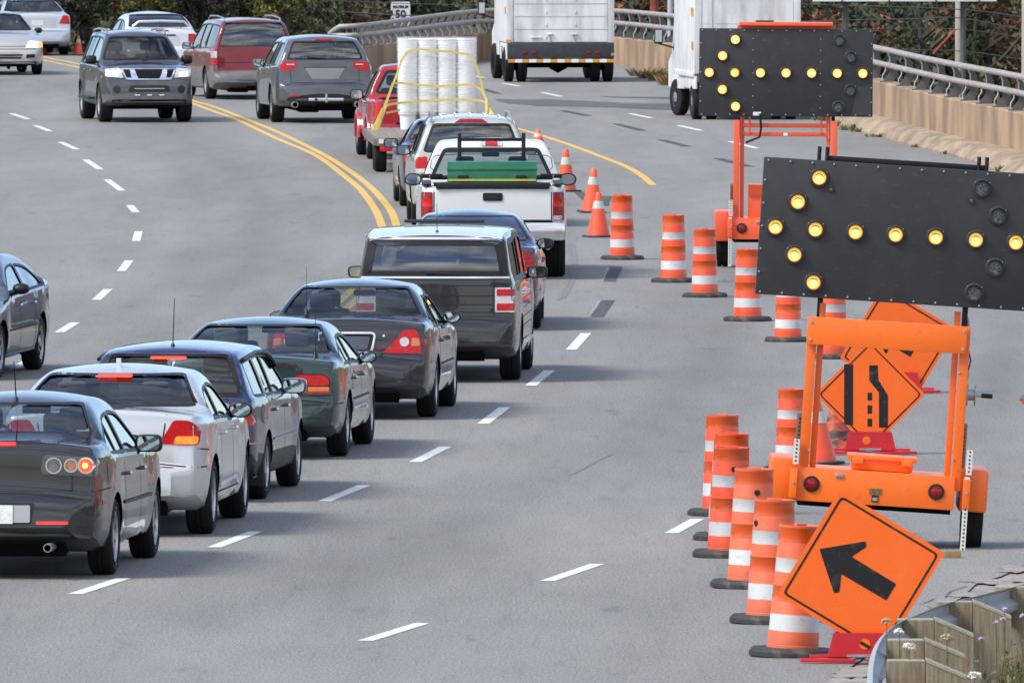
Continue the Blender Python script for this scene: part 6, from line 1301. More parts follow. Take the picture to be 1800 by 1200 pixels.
def trailer(P, roll, col, lab, near):
    t = empty('arrow_board_trailer', P, label=lab, cat='arrow board trailer', group='arrow board trailers in the closed lane'); t.rotation_euler = (0, R(roll), 0)
    om = grimy('trailer_paint', col, .40, .2, (.16, .085, .05), .38, .30); bz = 2.20 if near else 2.11; y0 = -.35
    perf = mat('perforated_tube', (.62, .62, .60), .4)
    def bolt(mb, x, y, z, r=.012): mb.cyl((x, y, z), (x, y - .01, z), r, rivet, 8)
    b = MB(); b.box((0, y0 + .03, bz + .61), (2.42, .05, 1.22), boardm, None, .012)
    for k in range(13):
        x = -1.17 + 2.34 * k / 12
        for z in (bz + .025, bz + 1.195): bolt(b, x, y0 + .004, z, .009)
    for k in range(1, 6):
        for x in (-1.19, 1.19): bolt(b, x, y0 + .004, bz + 1.22 * k / 6, .009)
    if not near:
        for x in (-.46, .48):
            for k in range(7): bolt(b, x, y0 + .004, bz + .12 + k * .16, .008)
        b.prism([(.92, .02), (1.19, .02), (1.19, .46), (1.0, .42), (.95, .2)], 0, .004, boardrust, ((0, y0 + .0025, bz), (1, 0, 0), (0, 0, 1), (0, -1, 0)))
    bo = b.obj('display_board', t)
    if not near:
        q = MB(); q.box((-.40, y0 - .002, bz + .035), (.11, .006, .05), M['whitep']); q.obj('label_plate', bo)
    on = [(-1.07 + .3567 * k, .605) for k in range(7)] + [(-.71, 1.065), (-.885, .84), (-.885, .37), (-.70, .135)]; off_ = [(.74, 1.065), (.90, .83), (.90, .37), (.73, .135)]
    for i, (a, z) in enumerate(on + off_):
        lit = i < len(on); z += bz; r_ = .064 if near else .064; X = Matrix.Translation((a, y0 + .003, z)) @ Matrix.Rotation(math.pi / 2, 4, 'X')
        h = MB(); h.lathe([(r_ + .028, 0), (r_ + .026, .012), (r_ + .010, .016), (r_ + .008, .03), (r_, .03), (r_, .004)], hoodm, 24, X)
        vs = []; N = 12        # peaked visor over the lamp
        for k in range(N + 1):
            an = R(15 + 150 * k / N); dd = .045 * math.sin((an - R(15)) / R(150) * math.pi) + .01; vs += [X @ Vector(((r_ + .006) * math.cos(an), (r_ + .006) * math.sin(an), .02)), X @ Vector(((r_ + .008) * math.cos(an), (r_ + .008) * math.sin(an), .03 + dd))]
        h.add(vs, [(2 * k, 2 * k + 1, 2 * k + 3, 2 * k + 2) for k in range(N)], hoodm)
        for an in (40, 140): h.cyl(X @ Vector(((r_ + .02) * math.cos(R(an)), (r_ + .02) * math.sin(R(an)), .01)), X @ Vector(((r_ + .02) * math.cos(R(an)), (r_ + .02) * math.sin(R(an)), .02)), .005, rivet, 6)
        ho = h.obj('arrow_lamp', bo); l = MB()
        if lit:
            m_ = lampon if near or i == 1 else lampon2
            l.lathe([(r_, .008), (r_ * .92, .016)], lamprim, 24, X, True, False); l.lathe([(r_ * .92, .0161), (r_ * .58, .024)], m_, 24, X, True, False); l.lathe([(r_ * .58, .0241), (.0005, .030)], hot if m_ is lampon else hot2, 24, Matrix.Translation((0, 0, -.008 if near else 0)) @ X, True, False)
        else: l.lathe([(r_, .008), (r_ * .6, .014), (.0005, .017)], lampoff, 24, X)
        l.obj('lens', ho)
    if near:
        for a, z in ((-.60, .97), (.65, .95)):
            q = MB(); X = Matrix.Translation((a, y0 + .003, bz + z)) @ Matrix.Rotation(math.pi / 2, 4, 'X'); q.lathe([(.028, 0), (.026, .015), (.016, .015)], hoodm, 14, X); q.lathe([(.016, .012), (.0005, .02)], lampoff, 12, X); q.obj('light_sensor', bo)
    # mast
    for sx in (-1, 1):
        q = MB(); q.box((sx * .68, y0 + .06, 1.30), (.085, .08, 1.46 if near else 1.5), om, None, .006); q.box((sx * .60, y0 + .14, 1.38), (.055, .06, 1.55), om, None, .005); q.box((sx * .645 + .02, y0 + .16, 2.10), (.05, .05, .6), M['black'], None, .004)
        if near:
            for z in (.85, 1.62): bolt(q, sx * .64, y0 + .02, z)
        q.obj('upright', t)
    q = MB()
    if near:
        q.box((-.02, y0 - .02, 1.91), (1.42, .045, .245), om, None, .006)
        for sx in (-.70, .66):
            for z in (1.83, 1.99): bolt(q, sx, y0 - .043, z, .014)
    else:
        q.box((0, y0 + .10, 1.86), (1.22, .05, .06), om, None, .004); q.box((0, y0 + .10, 1.98), (1.22, .05, .06), om, None, .004)
        for sx in (-.62, .60, -.50, .50): q.box((sx, y0 + .08, 1.99), (.03, .04, .40 if abs(sx) > .55 else .24), om)
        q.box((.0, y0 + .072, 1.86), (.06, .004, .04), M['whitep'])
    q.obj('cross_beam', t)
    q = MB()      # top bar
    if near:
        q.box((.05, y0 + .14, bz + 1.24), (1.42, .06, .05), M['black'], None, .008)
        for sx in (-.72, -.65, .70, .77): q.cyl((sx, y0 + .1, bz + 1.0), (sx, y0 + .1, bz + 1.34), .018, M['black'], 8)
    else: q.box((0, y0 + .2, bz + 1.285), (1.30, .5, .05), om, None, .01); q.box((0, y0 + .12, bz + 1.235), (1.36, .05, .05), om); q.box((-.30, y0 + .2, bz + 1.32), (.25, .2, .02), M['black'])
    q.obj('top_frame', t)
    # body
    q = MB(); q.box((-.03, y0 + .02, .545), (1.40, .06, .30), om, None, .008); q.box((-.03, y0 + .55, .60), (1.34, 1.0, .16), om, None, .01); q.box((-.03, y0 + .7, .40), (1.36, 1.2, .10), M['under']); q.box((-.03, y0 + 1.9, .40), (.08, 1.8, .08), om)
    bd = q.obj('chassis', t)
    for sx in (-.60, .51):
        q = MB(); X = Matrix.Translation((sx, y0 - .012, .55)) @ Matrix.Rotation(math.pi / 2, 4, 'X'); q.lathe([(.072, 0), (.072, .012), (.055, .014)], M['black'], 24, X); q.lathe([(.055, .012), (.03, .022), (.0005, .025)], M['redlens'], 24, X); q.obj('taillight', bd)
    q = MB(); q.box((-.03, y0 - .014, .52), (.11, .006, .05), mat('data_plate', (.25, .18, .04), .5, col2=(.02, .02, .02), vscale=60)); q.box((-.03, y0 - .012, .455), (.06, .01, .06), M['black']); q.box((-.03, y0 - .018, .45), (.045, .006, .03), M['steel']); q.obj('data_plate', bd)
    q = MB(); q.box((-.36, y0 - .016, .64), (.075, .02, .035), M['steel'], None, .008); q.obj('latch', bd)
    q = MB(); q.box((.02, y0 + .40, .75), (.55, .40, .12), om, None, .03); q.box((.02, y0 + .40, .805), (.62, .46, .045), om, None, .015)
    for sx in (-.2, .24): q.box((sx, y0 + .16, .775), (.10, .04, .06), om, None, .01)
    q.obj('battery_box', t) if near else None
    if not near:
        q = MB(); q.box((-.33, y0 + .3, .90), (.36, .4, .52), om, None, .01); q.prism([(0, 0), (.36, 0), (.36, .16), (0, .16)], 0, .02, om, ((-.51, y0 + .09, 1.0), (1, 0, 0), (0, -.3, .95), (0, -1, 0))); q.box((-.33, y0 + .09, .62), (.05, .03, .08), M['black']); q.obj('battery_box', t)
    for sx in (-1, 1):
        q = MB(); q.box((sx * .845, y0 + .62, .57), (.25, .95, .38 if near else .42), om, None, .035); q.obj('mudguard', t)
        q = MB(); X = Matrix.Translation((sx * .86, y0 + .62, .325)) @ Matrix.Rotation(R(90), 4, 'Y')
        q.lathe([(.19, -.09), (.26, -.095), (.315, -.09), (.325, -.06), (.325, -.02), (.317, -.015), (.317, .015), (.325, .02), (.325, .06), (.315, .09), (.26, .095), (.19, .09)], M['rubber'], 28, X); w_ = q.obj('wheel', t)
        q = MB(); q.cyl(X @ Vector((0, 0, -.08)), X @ Vector((0, 0, .08)), .195, M['whitep'], 22); q.obj('rim', w_)
        # stabiliser leg
        q = MB(); jx = sx * .735 - (.03 if sx < 0 else -.04); zb = .03 if (sx > 0 and near) or not near else .30
        if sx > 0 or not near: q.box((jx, y0 - .03, .36), (.045, .04, .68), perf); rngz = [(.06 + .035 * k) for k in range(18)]
        else: rngz = []
        q.box((jx + .01, y0 - .03, .83), (.05, .04, .22), perf)
        for z in rngz + [.75 + .035 * k for k in range(6)]: q.cyl((jx + (.01 if z > .7 else 0), y0 - .05, z), (jx + (.01 if z > .7 else 0), y0 - .053, z), .009, M['seam'], 8)
        q.box((jx, y0 - .035, .55), (.065, .055, .26), om, None, .005); bolt(q, jx, y0 - .065, .56, .012); q.obj('stabiliser_leg', t)
        q = MB(); q.box((sx * .735, y0 + .36, .88), (.05, .05, .55), mat('brown_perforated', (.16, .10, .06), .6), None, .004)
        for k in range(14): q.cyl((sx * .735, y0 + .334, .64 + k * .036), (sx * .735, y0 + .331, .64 + k * .036), .009, M['seam'], 6)
        q.obj('rear_leg', t)
    if near:
        q = MB(); X = Matrix.Translation((.77, y0 + .22, 1.42)) @ Matrix.Rotation(R(90), 4, 'Y'); q.lathe([(.10, -.04), (.10, -.03), (.05, -.03), (.05, .03), (.10, .03), (.10, .04)], M['steel'], 20, X); q.cyl(X @ Vector((0, 0, .04)), X @ Vector((0, 0, .10)), .014, M['steel'], 8); q.cyl(X @ Vector((0, 0, .09)), X @ Vector((.0, 0, .19)), .022, M['black'], 10); q.obj('winch', t)
        q = MB(); q.tube([(.66, y0 + .2, 2.2), (.71, y0 + .2, 2.05), (.69, y0 + .19, 1.8), (.73, y0 + .2, 1.6), (.70, y0 + .2, 1.4), (.69, y0 + .2, 1.1), (.70, y0 + .18, .8)], .010, M['steel'], 6); q.tube([(.68, y0 + .2, 2.18), (.70, y0 + .2, 1.9), (.745, y0 + .2, 1.72), (.70, y0 + .2, 1.5)], .007, M['black'], 6); q.cyl((.71, y0 + .17, .78), (.71, y0 + .17, .90), .02, M['redlens'], 8); q.obj('winch_cable', t)
    else:
        q = MB(); q.tube([(-.36, y0 + .0, bz + .04), (-.34, y0 + .02, 1.95), (-.36, y0 + .05, 1.82), (-.55, y0 + .1, 1.74)], .016, M['black'], 8); q.obj('power_cable', t)
        q = MB(); q.tube([(-.66, y0 + .1, 1.9), (-.66, y0 + .1, .62)], .012, M['whitep'], 6); q.obj('hose', t)
    return t
pn = G(1538, 966); NEAR = trailer(pn + Vector((0, .35, 0)), 3.7, (.90, .150, .004), 'bright orange trailer with the big tilted arrow board cut by the right edge', True)
pf = G(1379, 471); FAR = trailer(pf + Vector((0, .35, 0)), .4, (.82, .105, .032), 'faded red orange arrow board trailer farther back, whole board glowing', False)
q = MB(); q.box((0, 0, .03), (.15, .12, .065), mat('timber_block', (.30, .19, .09), .85, var=.3, vscale=14), .1, .004); wb_ = q.obj('timber_block', None, label='brown timber block under the near trailer leg', cat='wood block'); wb_.location = G(1673, 980)

# signs -----------------------------------------------------------------------
sgm = grimy('sign_orange', (.86, .125, .001), .42, .1, (.86, .24, .07), .34, -9); sgk = mat('sign_black', (.016, .016, .017), .5, col2=(.045, .042, .04), vscale=9, lo=.36, hi=.46, spec=.2); redm = mat('stand_red', (.52, .012, .022), .4, var=.15, vscale=5); scuff = mat('sign_scuff', (.86, .17, .04), .5, col2=(.84, .105, .001), vscale=14, lo=.42, hi=.7)
def sign(P, cz, side, rot, kind, lab, stand=True, yaw=0., cx=0., ak=1.):
    s_ = empty('warning_sign', P, label=lab, cat='road sign', group='orange roadwork diamond signs on red stands'); s_.rotation_euler = (0, 0, R(yaw)); h = side / 2; c_, sn = math.cos(R(rot)), math.sin(R(rot))
    U = Vector((c_, 0, -sn)); V = Vector((sn, 0, c_)); O = Vector((cx, 0, cz)); fr = lambda d: (O + Vector((0, d, 0)), U, V, Vector((0, -1, 0)))
    q = MB(); q.prism(rnd(rect(-h, -h, h, h), .045 * side / .95), 0, .012, sgm, fr(0), sidem=M['or1b']); pl = q.obj('sign_plate', s_)
    q = MB(); o_ = rnd(rect(-h * .93, -h * .93, h * .93, h * .93), .04); i_ = rnd(rect(-h * .895, -h * .895, h * .895, h * .895), .03); N = len(o_); vs = [O + Vector((0, -.0125 - .0015, 0)) + U * a + V * b for a, b in o_ + i_]
    q.add(vs, [(k, (k + 1) % N, (k + 1) % N + N, k + N) for k in range(N)], sgk); q.obj('border', pl)
    q = MB(); k = side / .95 * ak
    if kind == 'arrow': q.prism(rnd([(-.376 * k, 0), (-.100 * k, .236 * k), (-.070 * k, .205 * k), (-.130 * k, .078 * k), (.275 * k, .075 * k), (.275 * k, -.075 * k), (-.130 * k, -.078 * k), (-.070 * k, -.205 * k), (-.100 * k, -.236 * k)], .012, 3), .0132, .0145, sgk, fr(0))
    else:
        f2 = (O, Vector((1, 0, 0)), Vector((0, 0, 1)), Vector((0, -1, 0)))
        for pl2 in ([(-.265, -.305), (-.175, -.310), (-.175, .305), (-.265, .305)], [(-.012, .295), (.075, .295), (.080, .150), (.178, -.010), (.178, -.335), (.088, -.335), (.088, .02), (-.012, .14)], rect(-.028, -.060, .018, .018), rect(-.028, -.195, .018, -.110), rect(-.028, -.325, .018, -.245)):
            q.prism(pl2, .0132, .0145, sgk, f2)
    q.obj('symbol', pl)
    rs = random.Random(int(side * 100) + int(rot)); q = MB()
    for (a, b, w_, h_) in [(-.30, .20, .006, .006)]:
        n = 9; q.add([O + Vector((0, -.0131, 0)) + U * (a + w_ * (.5 + .4 * rs.random()) * math.cos(6.283 * i / n)) * k + V * (b + h_ * (.5 + .4 * rs.random()) * math.sin(6.283 * i / n)) * k for i in range(n)], [tuple(range(n))], scuff)
    pl.data.materials.append(scuff)
    so_ = q.mesh('sc'); bm_ = bmesh.new(); bm_.from_mesh(pl.data); n0 = len(bm_.faces); bm_.from_mesh(so_); bm_.faces.ensure_lookup_table()
    for f_ in bm_.faces[n0:]: f_.material_index = len(pl.data.materials) - 1
    bm_.to_mesh(pl.data); bm_.free()
    if stand:
        zt = cz - side * .5; q = MB(); w0, w1 = .215, .26
        q.prism([(-w1, .05), (w1, .05), (w0, .235), (-w0, .235)], .05, .09, redm, ((cx, 0, 0), (1, 0, 0), (0, 0, 1), (0, -1, 0))); q.box((cx, .06, .14), (.40, .03, .20), redm); bs = q.obj('sign_stand', s_)
        q = MB(); X = Matrix.Translation((cx + (.03 if kind == 'arrow' else -.04), -.091, .15)) @ Matrix.Rotation(math.pi / 2, 4, 'X'); q.cyl(X @ Vector((0, 0, 0)), X @ Vector((0, 0, .003)), .042, sgm, 20)
        if kind == 'arrow': q.box((cx + .03, -.096, .145), (.085, .003, .024), M['black'], Matrix.Rotation(R(30), 4, 'Y'))
        q.obj('maker_disc', bs)
        for sx in (-1, 1):
            q = MB(); q.box((cx + sx * .26, -.12, .025), (.42, .05, .03), redm, .12 * sx, .004); q.box((cx + sx * .20, -.06, .055), (.40, .04, .025), redm, -.1 * sx, .004); q.box((cx + sx * .1, .35, .03), (.05, .7, .03), redm, .4 * sx, .004); q.obj('stand_leg', bs)
        q = MB(); q.box((cx, -.10, .06), (.22, .02, .02), M['steel']); q.obj('spring_bar', bs)
    return s_
sign(G(1530, 1164), .69, .95, 31, 'arrow', 'nearest orange sign with a black arrow pointing up left, leaning over the drums', cx=-.075)
sign(G(1521, 799), .612, .79, 45, 'merge', 'orange diamond sign with the black lane narrowing symbol seen through the trailer frame', cx=.05)
sign(G(1613, 691), .55, .95, 31, 'arrow', 'second black arrow sign, behind the lane narrowing sign and under the board', cx=-.22, ak=.70)
sign(G(1862, 826), .70, .80, 45, 'plain', 'orange sign corner just entering at the right edge', cx=.0) if 0 else None
e_ = empty('warning_sign', G(1868, 826), label='reddish orange sign corner just entering at the right edge', cat='road sign', group='orange roadwork diamond signs on red stands'); q = MB(); q.prism(rnd([(-.44, .70), (0, 1.14), (.44, .70), (0, .26)], .03), 0, .03, mat('sign_dull_red', (.50, .075, .03), .5), ((0, 0, 0), (1, 0, 0), (0, 0, 1), (0, -1, 0)), sidem=M['dirt']); q.obj('sign_plate', e_)
q = MB(); q.prism([(-.44, .70), (0, 1.14), (0, 1.08), (-.385, .70)], .031, .033, M['dirt'], ((0, 0, 0), (1, 0, 0), (0, 0, 1), (0, -1, 0))); q.obj('border', e_)
q = MB(); q.box((0, .05, .15), (.45, .05, .28), redm); q.obj('sign_stand', e_)

# guard rail with timber posts, lower right ------------------------------------
tim = mat('weathered_timber', (.27, .22, .15), .9, col2=(.15, .12, .08), vscale=4, stretch=(9, 9, .8), detail=8, bump=.5, bscale=30); timt = mat('timber_end', (.33, .31, .22), .9, var=.25, vscale=20)
gr = empty('guard_rail', G(1600, 1330), label='steel guard rail with weathered square timber posts in the lower right corner', cat='guard rail'); gi = Matrix.Translation(-gr.location)
PX = [(1592, 1160), (1591, 1124), (1609, 1088), (1677, 1057), (1779, 1031), (1885, 1008)]
for i, (px, py) in enumerate(PX):
    s0 = (py + 400) / 6.15; gy = py + .75 * s0; p = G(px, gy); wpx = .265; q = MB()
    q.box((p.x, p.y, .375 - .2), (wpx, .20, 1.15), tim, None, .004, X=gi); q.box((p.x, p.y, .753), (wpx - .01, .195, .006), timt, X=gi); q.obj('timber_block', gr)
    q = MB(); x0 = p.x + wpx / 2 + .004; q.prism([(0, -.4), (.28, -.4), (.28, .63), (0, .75)], 0, .26, tim, ((x0, p.y + .06, 0), (1, 0, 0), (0, 0, 1), (0, -1, 0)), gi); q.prism([(.0, .752), (.28, .632), (.283, .652), (.0, .772)], -.004, .264, timt, ((x0, p.y + .06, 0), (1, 0, 0), (0, 0, 1), (0, -1, 0)), gi); po = q.obj('timber_post', gr)
    q = MB(); q.cyl((x0 + .283, p.y - .1, .45), (x0 + .32, p.y - .1, .45), .014, M['steel'], 8, X=gi); q.box((x0 + .29, p.y - .1, .45), (.01, .06, .06), M['steel'], X=gi); q.obj('bolt', po)
RP = catmull([G(a, b, .76) for a, b in [(1545, 1290), (1534, 1235), (1533, 1185), (1539, 1145), (1553, 1116), (1577, 1095), (1610, 1080), (1655, 1062), (1710, 1048), (1760, 1036), (1850, 1014), (1950, 994)]], 5)
q = MB(); prof = [(0, 0), (.035, -.03), (.035, -.09), (-.03, -.13), (-.03, -.17), (.035, -.21), (.035, -.27), (0, -.31)]; vs = []
for i, p in enumerate(RP):
    a = RP[max(i - 1, 0)]; b = RP[min(i + 1, len(RP) - 1)]; t_ = (b - a); t_.z = 0; t_.normalize(); n = Vector((t_.y, -t_.x, 0)); vs += [p - n * o_ + Vector((0, 0, z_)) for o_, z_ in prof] + [p - n * (o_ - .006) + Vector((0, 0, z_)) for o_, z_ in reversed(prof)]
K = 16; q.add(vs, [(i * K + j, i * K + (j + 1) % K, (i + 1) * K + (j + 1) % K, (i + 1) * K + j) for i in range(len(RP) - 1) for j in range(K)] + [tuple(range(K)), tuple((len(RP) - 1) * K + j for j in reversed(range(K)))], mat('galvanised_rail', (.36, .38, .40), .55, metal=.3, var=.2, vscale=8), True, gi); q.obj('steel_rail', gr)
# plants by the rail
def plantmesh(seed, n, h, w, m, fl=None):
    r = random.Random(seed); mb = MB()
    for k in range(n):
        a = r.uniform(0, 6.28); d = w * r.random() ** .5; b = Vector((d * math.cos(a), d * math.sin(a), 0)); hh = h * r.uniform(.5, 1); t = b + Vector((r.uniform(-.1, .1), r.uniform(-.1, .1), hh)); mb.tube([b, b.lerp(t, .5) + Vector((r.uniform(-.03, .03), 0, 0)), t], [.005, .004, .002], m, 4)
        for j in range(9):
            p = b.lerp(t, r.uniform(.2, 1)); c = Vector((r.gauss(0, 1), r.gauss(0, 1), r.gauss(0, .6))).normalized(); e = c.cross(Vector((0, 0, 1))).normalized(); s_ = r.uniform(.02, .05); mb.add([p, p + c * s_ + e * s_ * .35, p + c * s_ * 2, p + c * s_ - e * s_ * .35], [(0, 1, 2, 3)], m)
    return mb
gm1 = mat('weed_green', (.14, .15, .05), .85, col2=(.07, .06, .03), vscale=9); fw = mat('petal_white', (.75, .72, .66), .8); fp = mat('petal_lilac', (.55, .40, .68), .8); fy = mat('seed_head_tan', (.42, .34, .20), .9)
mb = MB()
for (px, py, h, n) in [(1730, 1340, .50, 22), (1748, 1320, .60, 30), (1772, 1310, .66, 34), (1797, 1305, .70, 40), (1818, 1295, .75, 40), (1775, 1330, .42, 40), (1800, 1330, .5, 50)]:
    pm2 = plantmesh(px, n, h, .16, gm1); o_ = G(px, py); mb.add([v + o_ for v in pm2.v], pm2.f, gm1)
mb.obj('roadside_weeds', None, kind='stuff', label='green weeds in front of the timber posts')
def umbel(px, py, yg, r_, m, lab, nm='wild_flower', stem=True):
    b = G(px, yg); top = at(px, py, b.y); f = empty(nm, b, label=lab, cat='flower', group='wild flowers by the guard rail'); h = top.z; q = MB(); q.tube([(0, 0, 0), (.01, 0, h * .5), (0, 0, h)], .004, gm1, 5); q.obj('stem', f); q = MB(); rs = random.Random(px)
    for k in range(60 if m is not fp else 14):
        a = rs.uniform(0, 6.28); d = r_ * rs.random() ** .5; c = Vector((d * math.cos(a), d * math.sin(a) * .6, h + .3 * r_ - (d * d) / r_ * .4 + rs.uniform(-.35, .35) * r_)); s_ = .010; X = Matrix.Translation(c) @ Matrix.Rotation(rs.uniform(0, 3), 4, 'X')
        q.add([(-s_, 0, 0), (0, -s_, s_ * .5), (s_, 0, 0), (0, s_, s_ * .5)], [(0, 1, 2, 3)], m, False, X)
    q.obj('flower_head', f)
umbel(1598, 1136, 1350, .045, fw, 'white flower head in front of the second timber block'); umbel(1580, 1110, 1345, .035, fw, 'small white flower head beside the rail bend'); umbel(1664, 1121, 1340, .045, fy, 'tan seed head on a tall stem between the sloping posts'); umbel(1558, 1091, 1340, .030, fy, 'small tan seed head at the sign stand edge'); umbel(1712, 1187, 1350, .05, fw, 'pale flower low at the right beside the weeds')
for i, (a, b) in enumerate([(1750, 1094), (1764, 1086), (1765, 1070), (1725, 1122), (1798, 1082)]): umbel(a, b, 1320, .018, fp, 'small lilac flower above the green weeds at the right', 'lilac_flower')

# trailer of buckets ------------------------------------------------------------
tw = 2.08; rzT = R(2); bt = empty('flatbed_trailer', G(763, 302), rzT, label='low wooden flatbed trailer carrying white buckets behind the red pickup', cat='trailer')
wdk = mat('deck_boards', (.26, .225, .19), .85, col2=(.15, .12, .09), vscale=5, stretch=(6, 1, 1)); stm = mat('trailer_frame_steel', (.16, .15, .14), .6, var=.4, vscale=10)
q = MB()
for k in range(9): q.box((-tw / 2 + tw / 9 * (k + .5), 2.4, .60), (tw / 9 - .012, 7.4, .04), wdk, None, .004)
q.obj('deck', bt); q = MB(); q.box((0, -1.29, .54), (tw, .06, .12), stm, None, .006)
for sx in (-1, 1): q.box((sx * (tw / 2 + .015), 2.4, .54), (.05, 7.4, .11), stm)
q.box((0, 6.0, .48), (.1, 2.0, .1), stm); q.obj('frame', bt)
for sx in (-1, 1):
    q = MB(); q.box((sx * .86, -1.33, .43), (.22, .04, .09), M['redlens2'], None, .01); q.obj('taillight', bt)
    for yy in (0, .85):
        q = MB(); X = Matrix.Translation((sx * .93, yy, .29)) @ Matrix.Rotation(R(90), 4, 'Y'); q.lathe([(.18, -.1), (.26, -.105), (.285, -.08), (.29, 0), (.285, .08), (.26, .105), (.18, .1)], M['rubber'], 26, X); w_ = q.obj('wheel', bt); q = MB(); q.cyl(X @ Vector((0, 0, -.07)), X @ Vector((0, 0, .07)), .185, M['rim'], 20); q.obj('rim', w_)
q = MB(); q.box((-.93, -1.325, .56), (.12, .012, .08), M['plate']); q.obj('number_plate', bt)
bkt = MB(); bw_ = mat('bucket_white', (.76, .77, .78), .35, var=.08)
bkt.lathe([(.130, 0), (.148, .25), (.168, .262), (.168, .290), (.158, .292), (.158, .318), (.172, .322), (.172, .345), (.150, .347), (.0005, .335)], bw_, 22); BK = bkt.mesh('bucket'); rbk = random.Random(5)
D_ = empty('tmp', (0, 0, 0)); bpy.data.objects.remove(D_)
pb = G(769, 228, .62); ang = Matrix.Rotation(rzT, 3, 'Z'); cols = ['leftmost', 'second', 'third', 'rightmost']; LOAD = pb
for j in range(4):
    for row in range(2):
        nb = 31
        for k in range(nb):
            o = link('bucket', BK, None, label='white bucket nested in the %s %sstack on the trailer' % (cols[j], '' if row == 0 else 'back '), cat='bucket', group='white buckets in the %s %sstack' % (cols[j], '' if row == 0 else 'back '))
            o.location = pb + ang @ Vector((-.515 + .343 * j + (.12 if row else 0) * (1.5 - j) + rbk.uniform(-.004, .004), .17 + row * .33, 0)) + Vector((0, 0, .0415 * k)); o.rotation_euler = (0, 0, rbk.uniform(0, 6))
wrapm = newmat('stretch_film'); o_ = ND(wrapm, 'ShaderNodeOutputMaterial'); tr_ = ND(wrapm, 'ShaderNodeBsdfTransparent'); pr_ = ND(wrapm, 'ShaderNodeBsdfPrincipled'); ms_ = ND(wrapm, 'ShaderNodeMixShader'); pr_.inputs['Base Color'].default_value = (.88, .88, .90, 1); pr_.inputs['Roughness'].default_value = .15
t_ = ND(wrapm, 'ShaderNodeTexCoord'); mp_ = ND(wrapm, 'ShaderNodeMapping'); mp_.inputs['Rotation'].default_value = (0, R(35), 0); mp_.inputs['Scale'].default_value = (1, 1, 7); n_ = ND(wrapm, 'ShaderNodeTexNoise'); n_.inputs['Scale'].default_value = 3.2; n_.inputs['Detail'].default_value = 5; LK(wrapm, t_.outputs['Object'], mp_.inputs[0]); LK(wrapm, mp_.outputs[0], n_.inputs['Vector'])
r_ = ND(wrapm, 'ShaderNodeMapRange'); LK(wrapm, n_.outputs['Fac'], r_.inputs[0]); r_.inputs[1].default_value = .50; r_.inputs[2].default_value = .72; r_.inputs[3].default_value = .22; r_.inputs[4].default_value = .60; LK(wrapm, r_.outputs[0], ms_.inputs[0]); LK(wrapm, tr_.outputs[0], ms_.inputs[1]); LK(wrapm, pr_.outputs[0], ms_.inputs[2]); LK(wrapm, ms_.outputs[0], o_.inputs[0])
b_ = ND(wrapm, 'ShaderNodeBump'); b_.inputs['Strength'].default_value = .8; LK(wrapm, n_.outputs['Fac'], b_.inputs['Height']); LK(wrapm, b_.outputs[0], pr_.inputs['Normal'])
q = MB(); ring = rnd(rect(-.70, -.01, .70, .70), .1, 4); N = len(ring); zz = [.30, .6, .9, 1.2, 1.5, 1.62]; q.add([(a * (1 + .006 * math.sin(9 * z + i)), b, z) for z in zz for i, (a, b) in enumerate(ring)], [(k * N + i, k * N + (i + 1) % N, (k + 1) * N + (i + 1) % N, (k + 1) * N + i) for k in range(len(zz) - 1) for i in range(N)], wrapm, True)
wo_ = q.obj('stretch_film', None, label='shiny plastic film wrapped round the bucket stacks', cat='plastic film'); wo_.location = pb; wo_.rotation_euler = (0, 0, rzT)
q = MB(); q.box((-.72, -.05, 1.12), (.2, .16, .14), M['wh'], R(10), .06)      # bunched film at the left corner
sy_ = mat('ratchet_strap_yellow', (.62, .50, .13), .6, var=.2, vscale=9)
def strap(pts, lab, y_off=-.09):
    dep = pb.y + y_off; P = [at(p[0], p[1], dep + (p[2] if len(p) > 2 else 0)) for p in pts]; q = MB(); w = .019; vs = []
    for i, p in enumerate(P):
        a = P[max(i - 1, 0)]; b = P[min(i + 1, len(P) - 1)]; t = (b - a).normalized(); n = Vector((t.z, 0, -t.x)).normalized() * w; vs += [p - n, p + n, p + n + Vector((0, .006, 0)), p - n + Vector((0, .006, 0))]
    vs = [v - P[0] for v in vs]; q.add(vs, [(4 * i + j, 4 * i + (j + 1) % 4, 4 * i + 4 + (j + 1) % 4, 4 * i + 4 + j) for i in range(len(P) - 1) for j in range(4)] + [(0, 1, 2, 3), (len(vs) - 4, len(vs) - 1, len(vs) - 2, len(vs) - 3)], sy_)
    o = empty('ratchet_strap', P[0], label=lab, cat='strap', group='yellow straps over the buckets'); q.obj('webbing', o); return o
strap([(657, 238, -.4), (668, 205, -.3), (680, 176, -.2), (693, 143, -.1), (700, 125, -.02), (706, 106), (716, 92), (736, 86.5), (760, 89), (800, 92), (825, 96.5), (834, 108), (842, 130), (848, 155), (857, 186, -.05), (871, 210, -.2)], 'topmost yellow strap looping over the upper part of the buckets')
strap([(663, 232, -.4), (675, 196, -.3), (690, 147, -.15), (706, 146), (740, 150), (770, 152), (800, 150), (830, 149), (846, 158), (855, 175, -.05), (854, 210, -.2)], 'middle yellow strap with slight sag across the buckets', -.10)
strap([(651, 236, -.5), (672, 192, -.3), (684, 184, -.1), (705, 181), (760, 177), (800, 175), (835, 176), (852, 179), (858, 192, -.05), (864, 210, -.2)], 'lowest yellow strap tied round the buckets', -.11)
strap([(678, 199, -.3), (703, 194, -.05)], 'short loose yellow strap end left of the buckets', -.11); strap([(836, 203, -.2), (858, 208, -.2)], 'short orange yellow strap end right of the buckets', -.11)

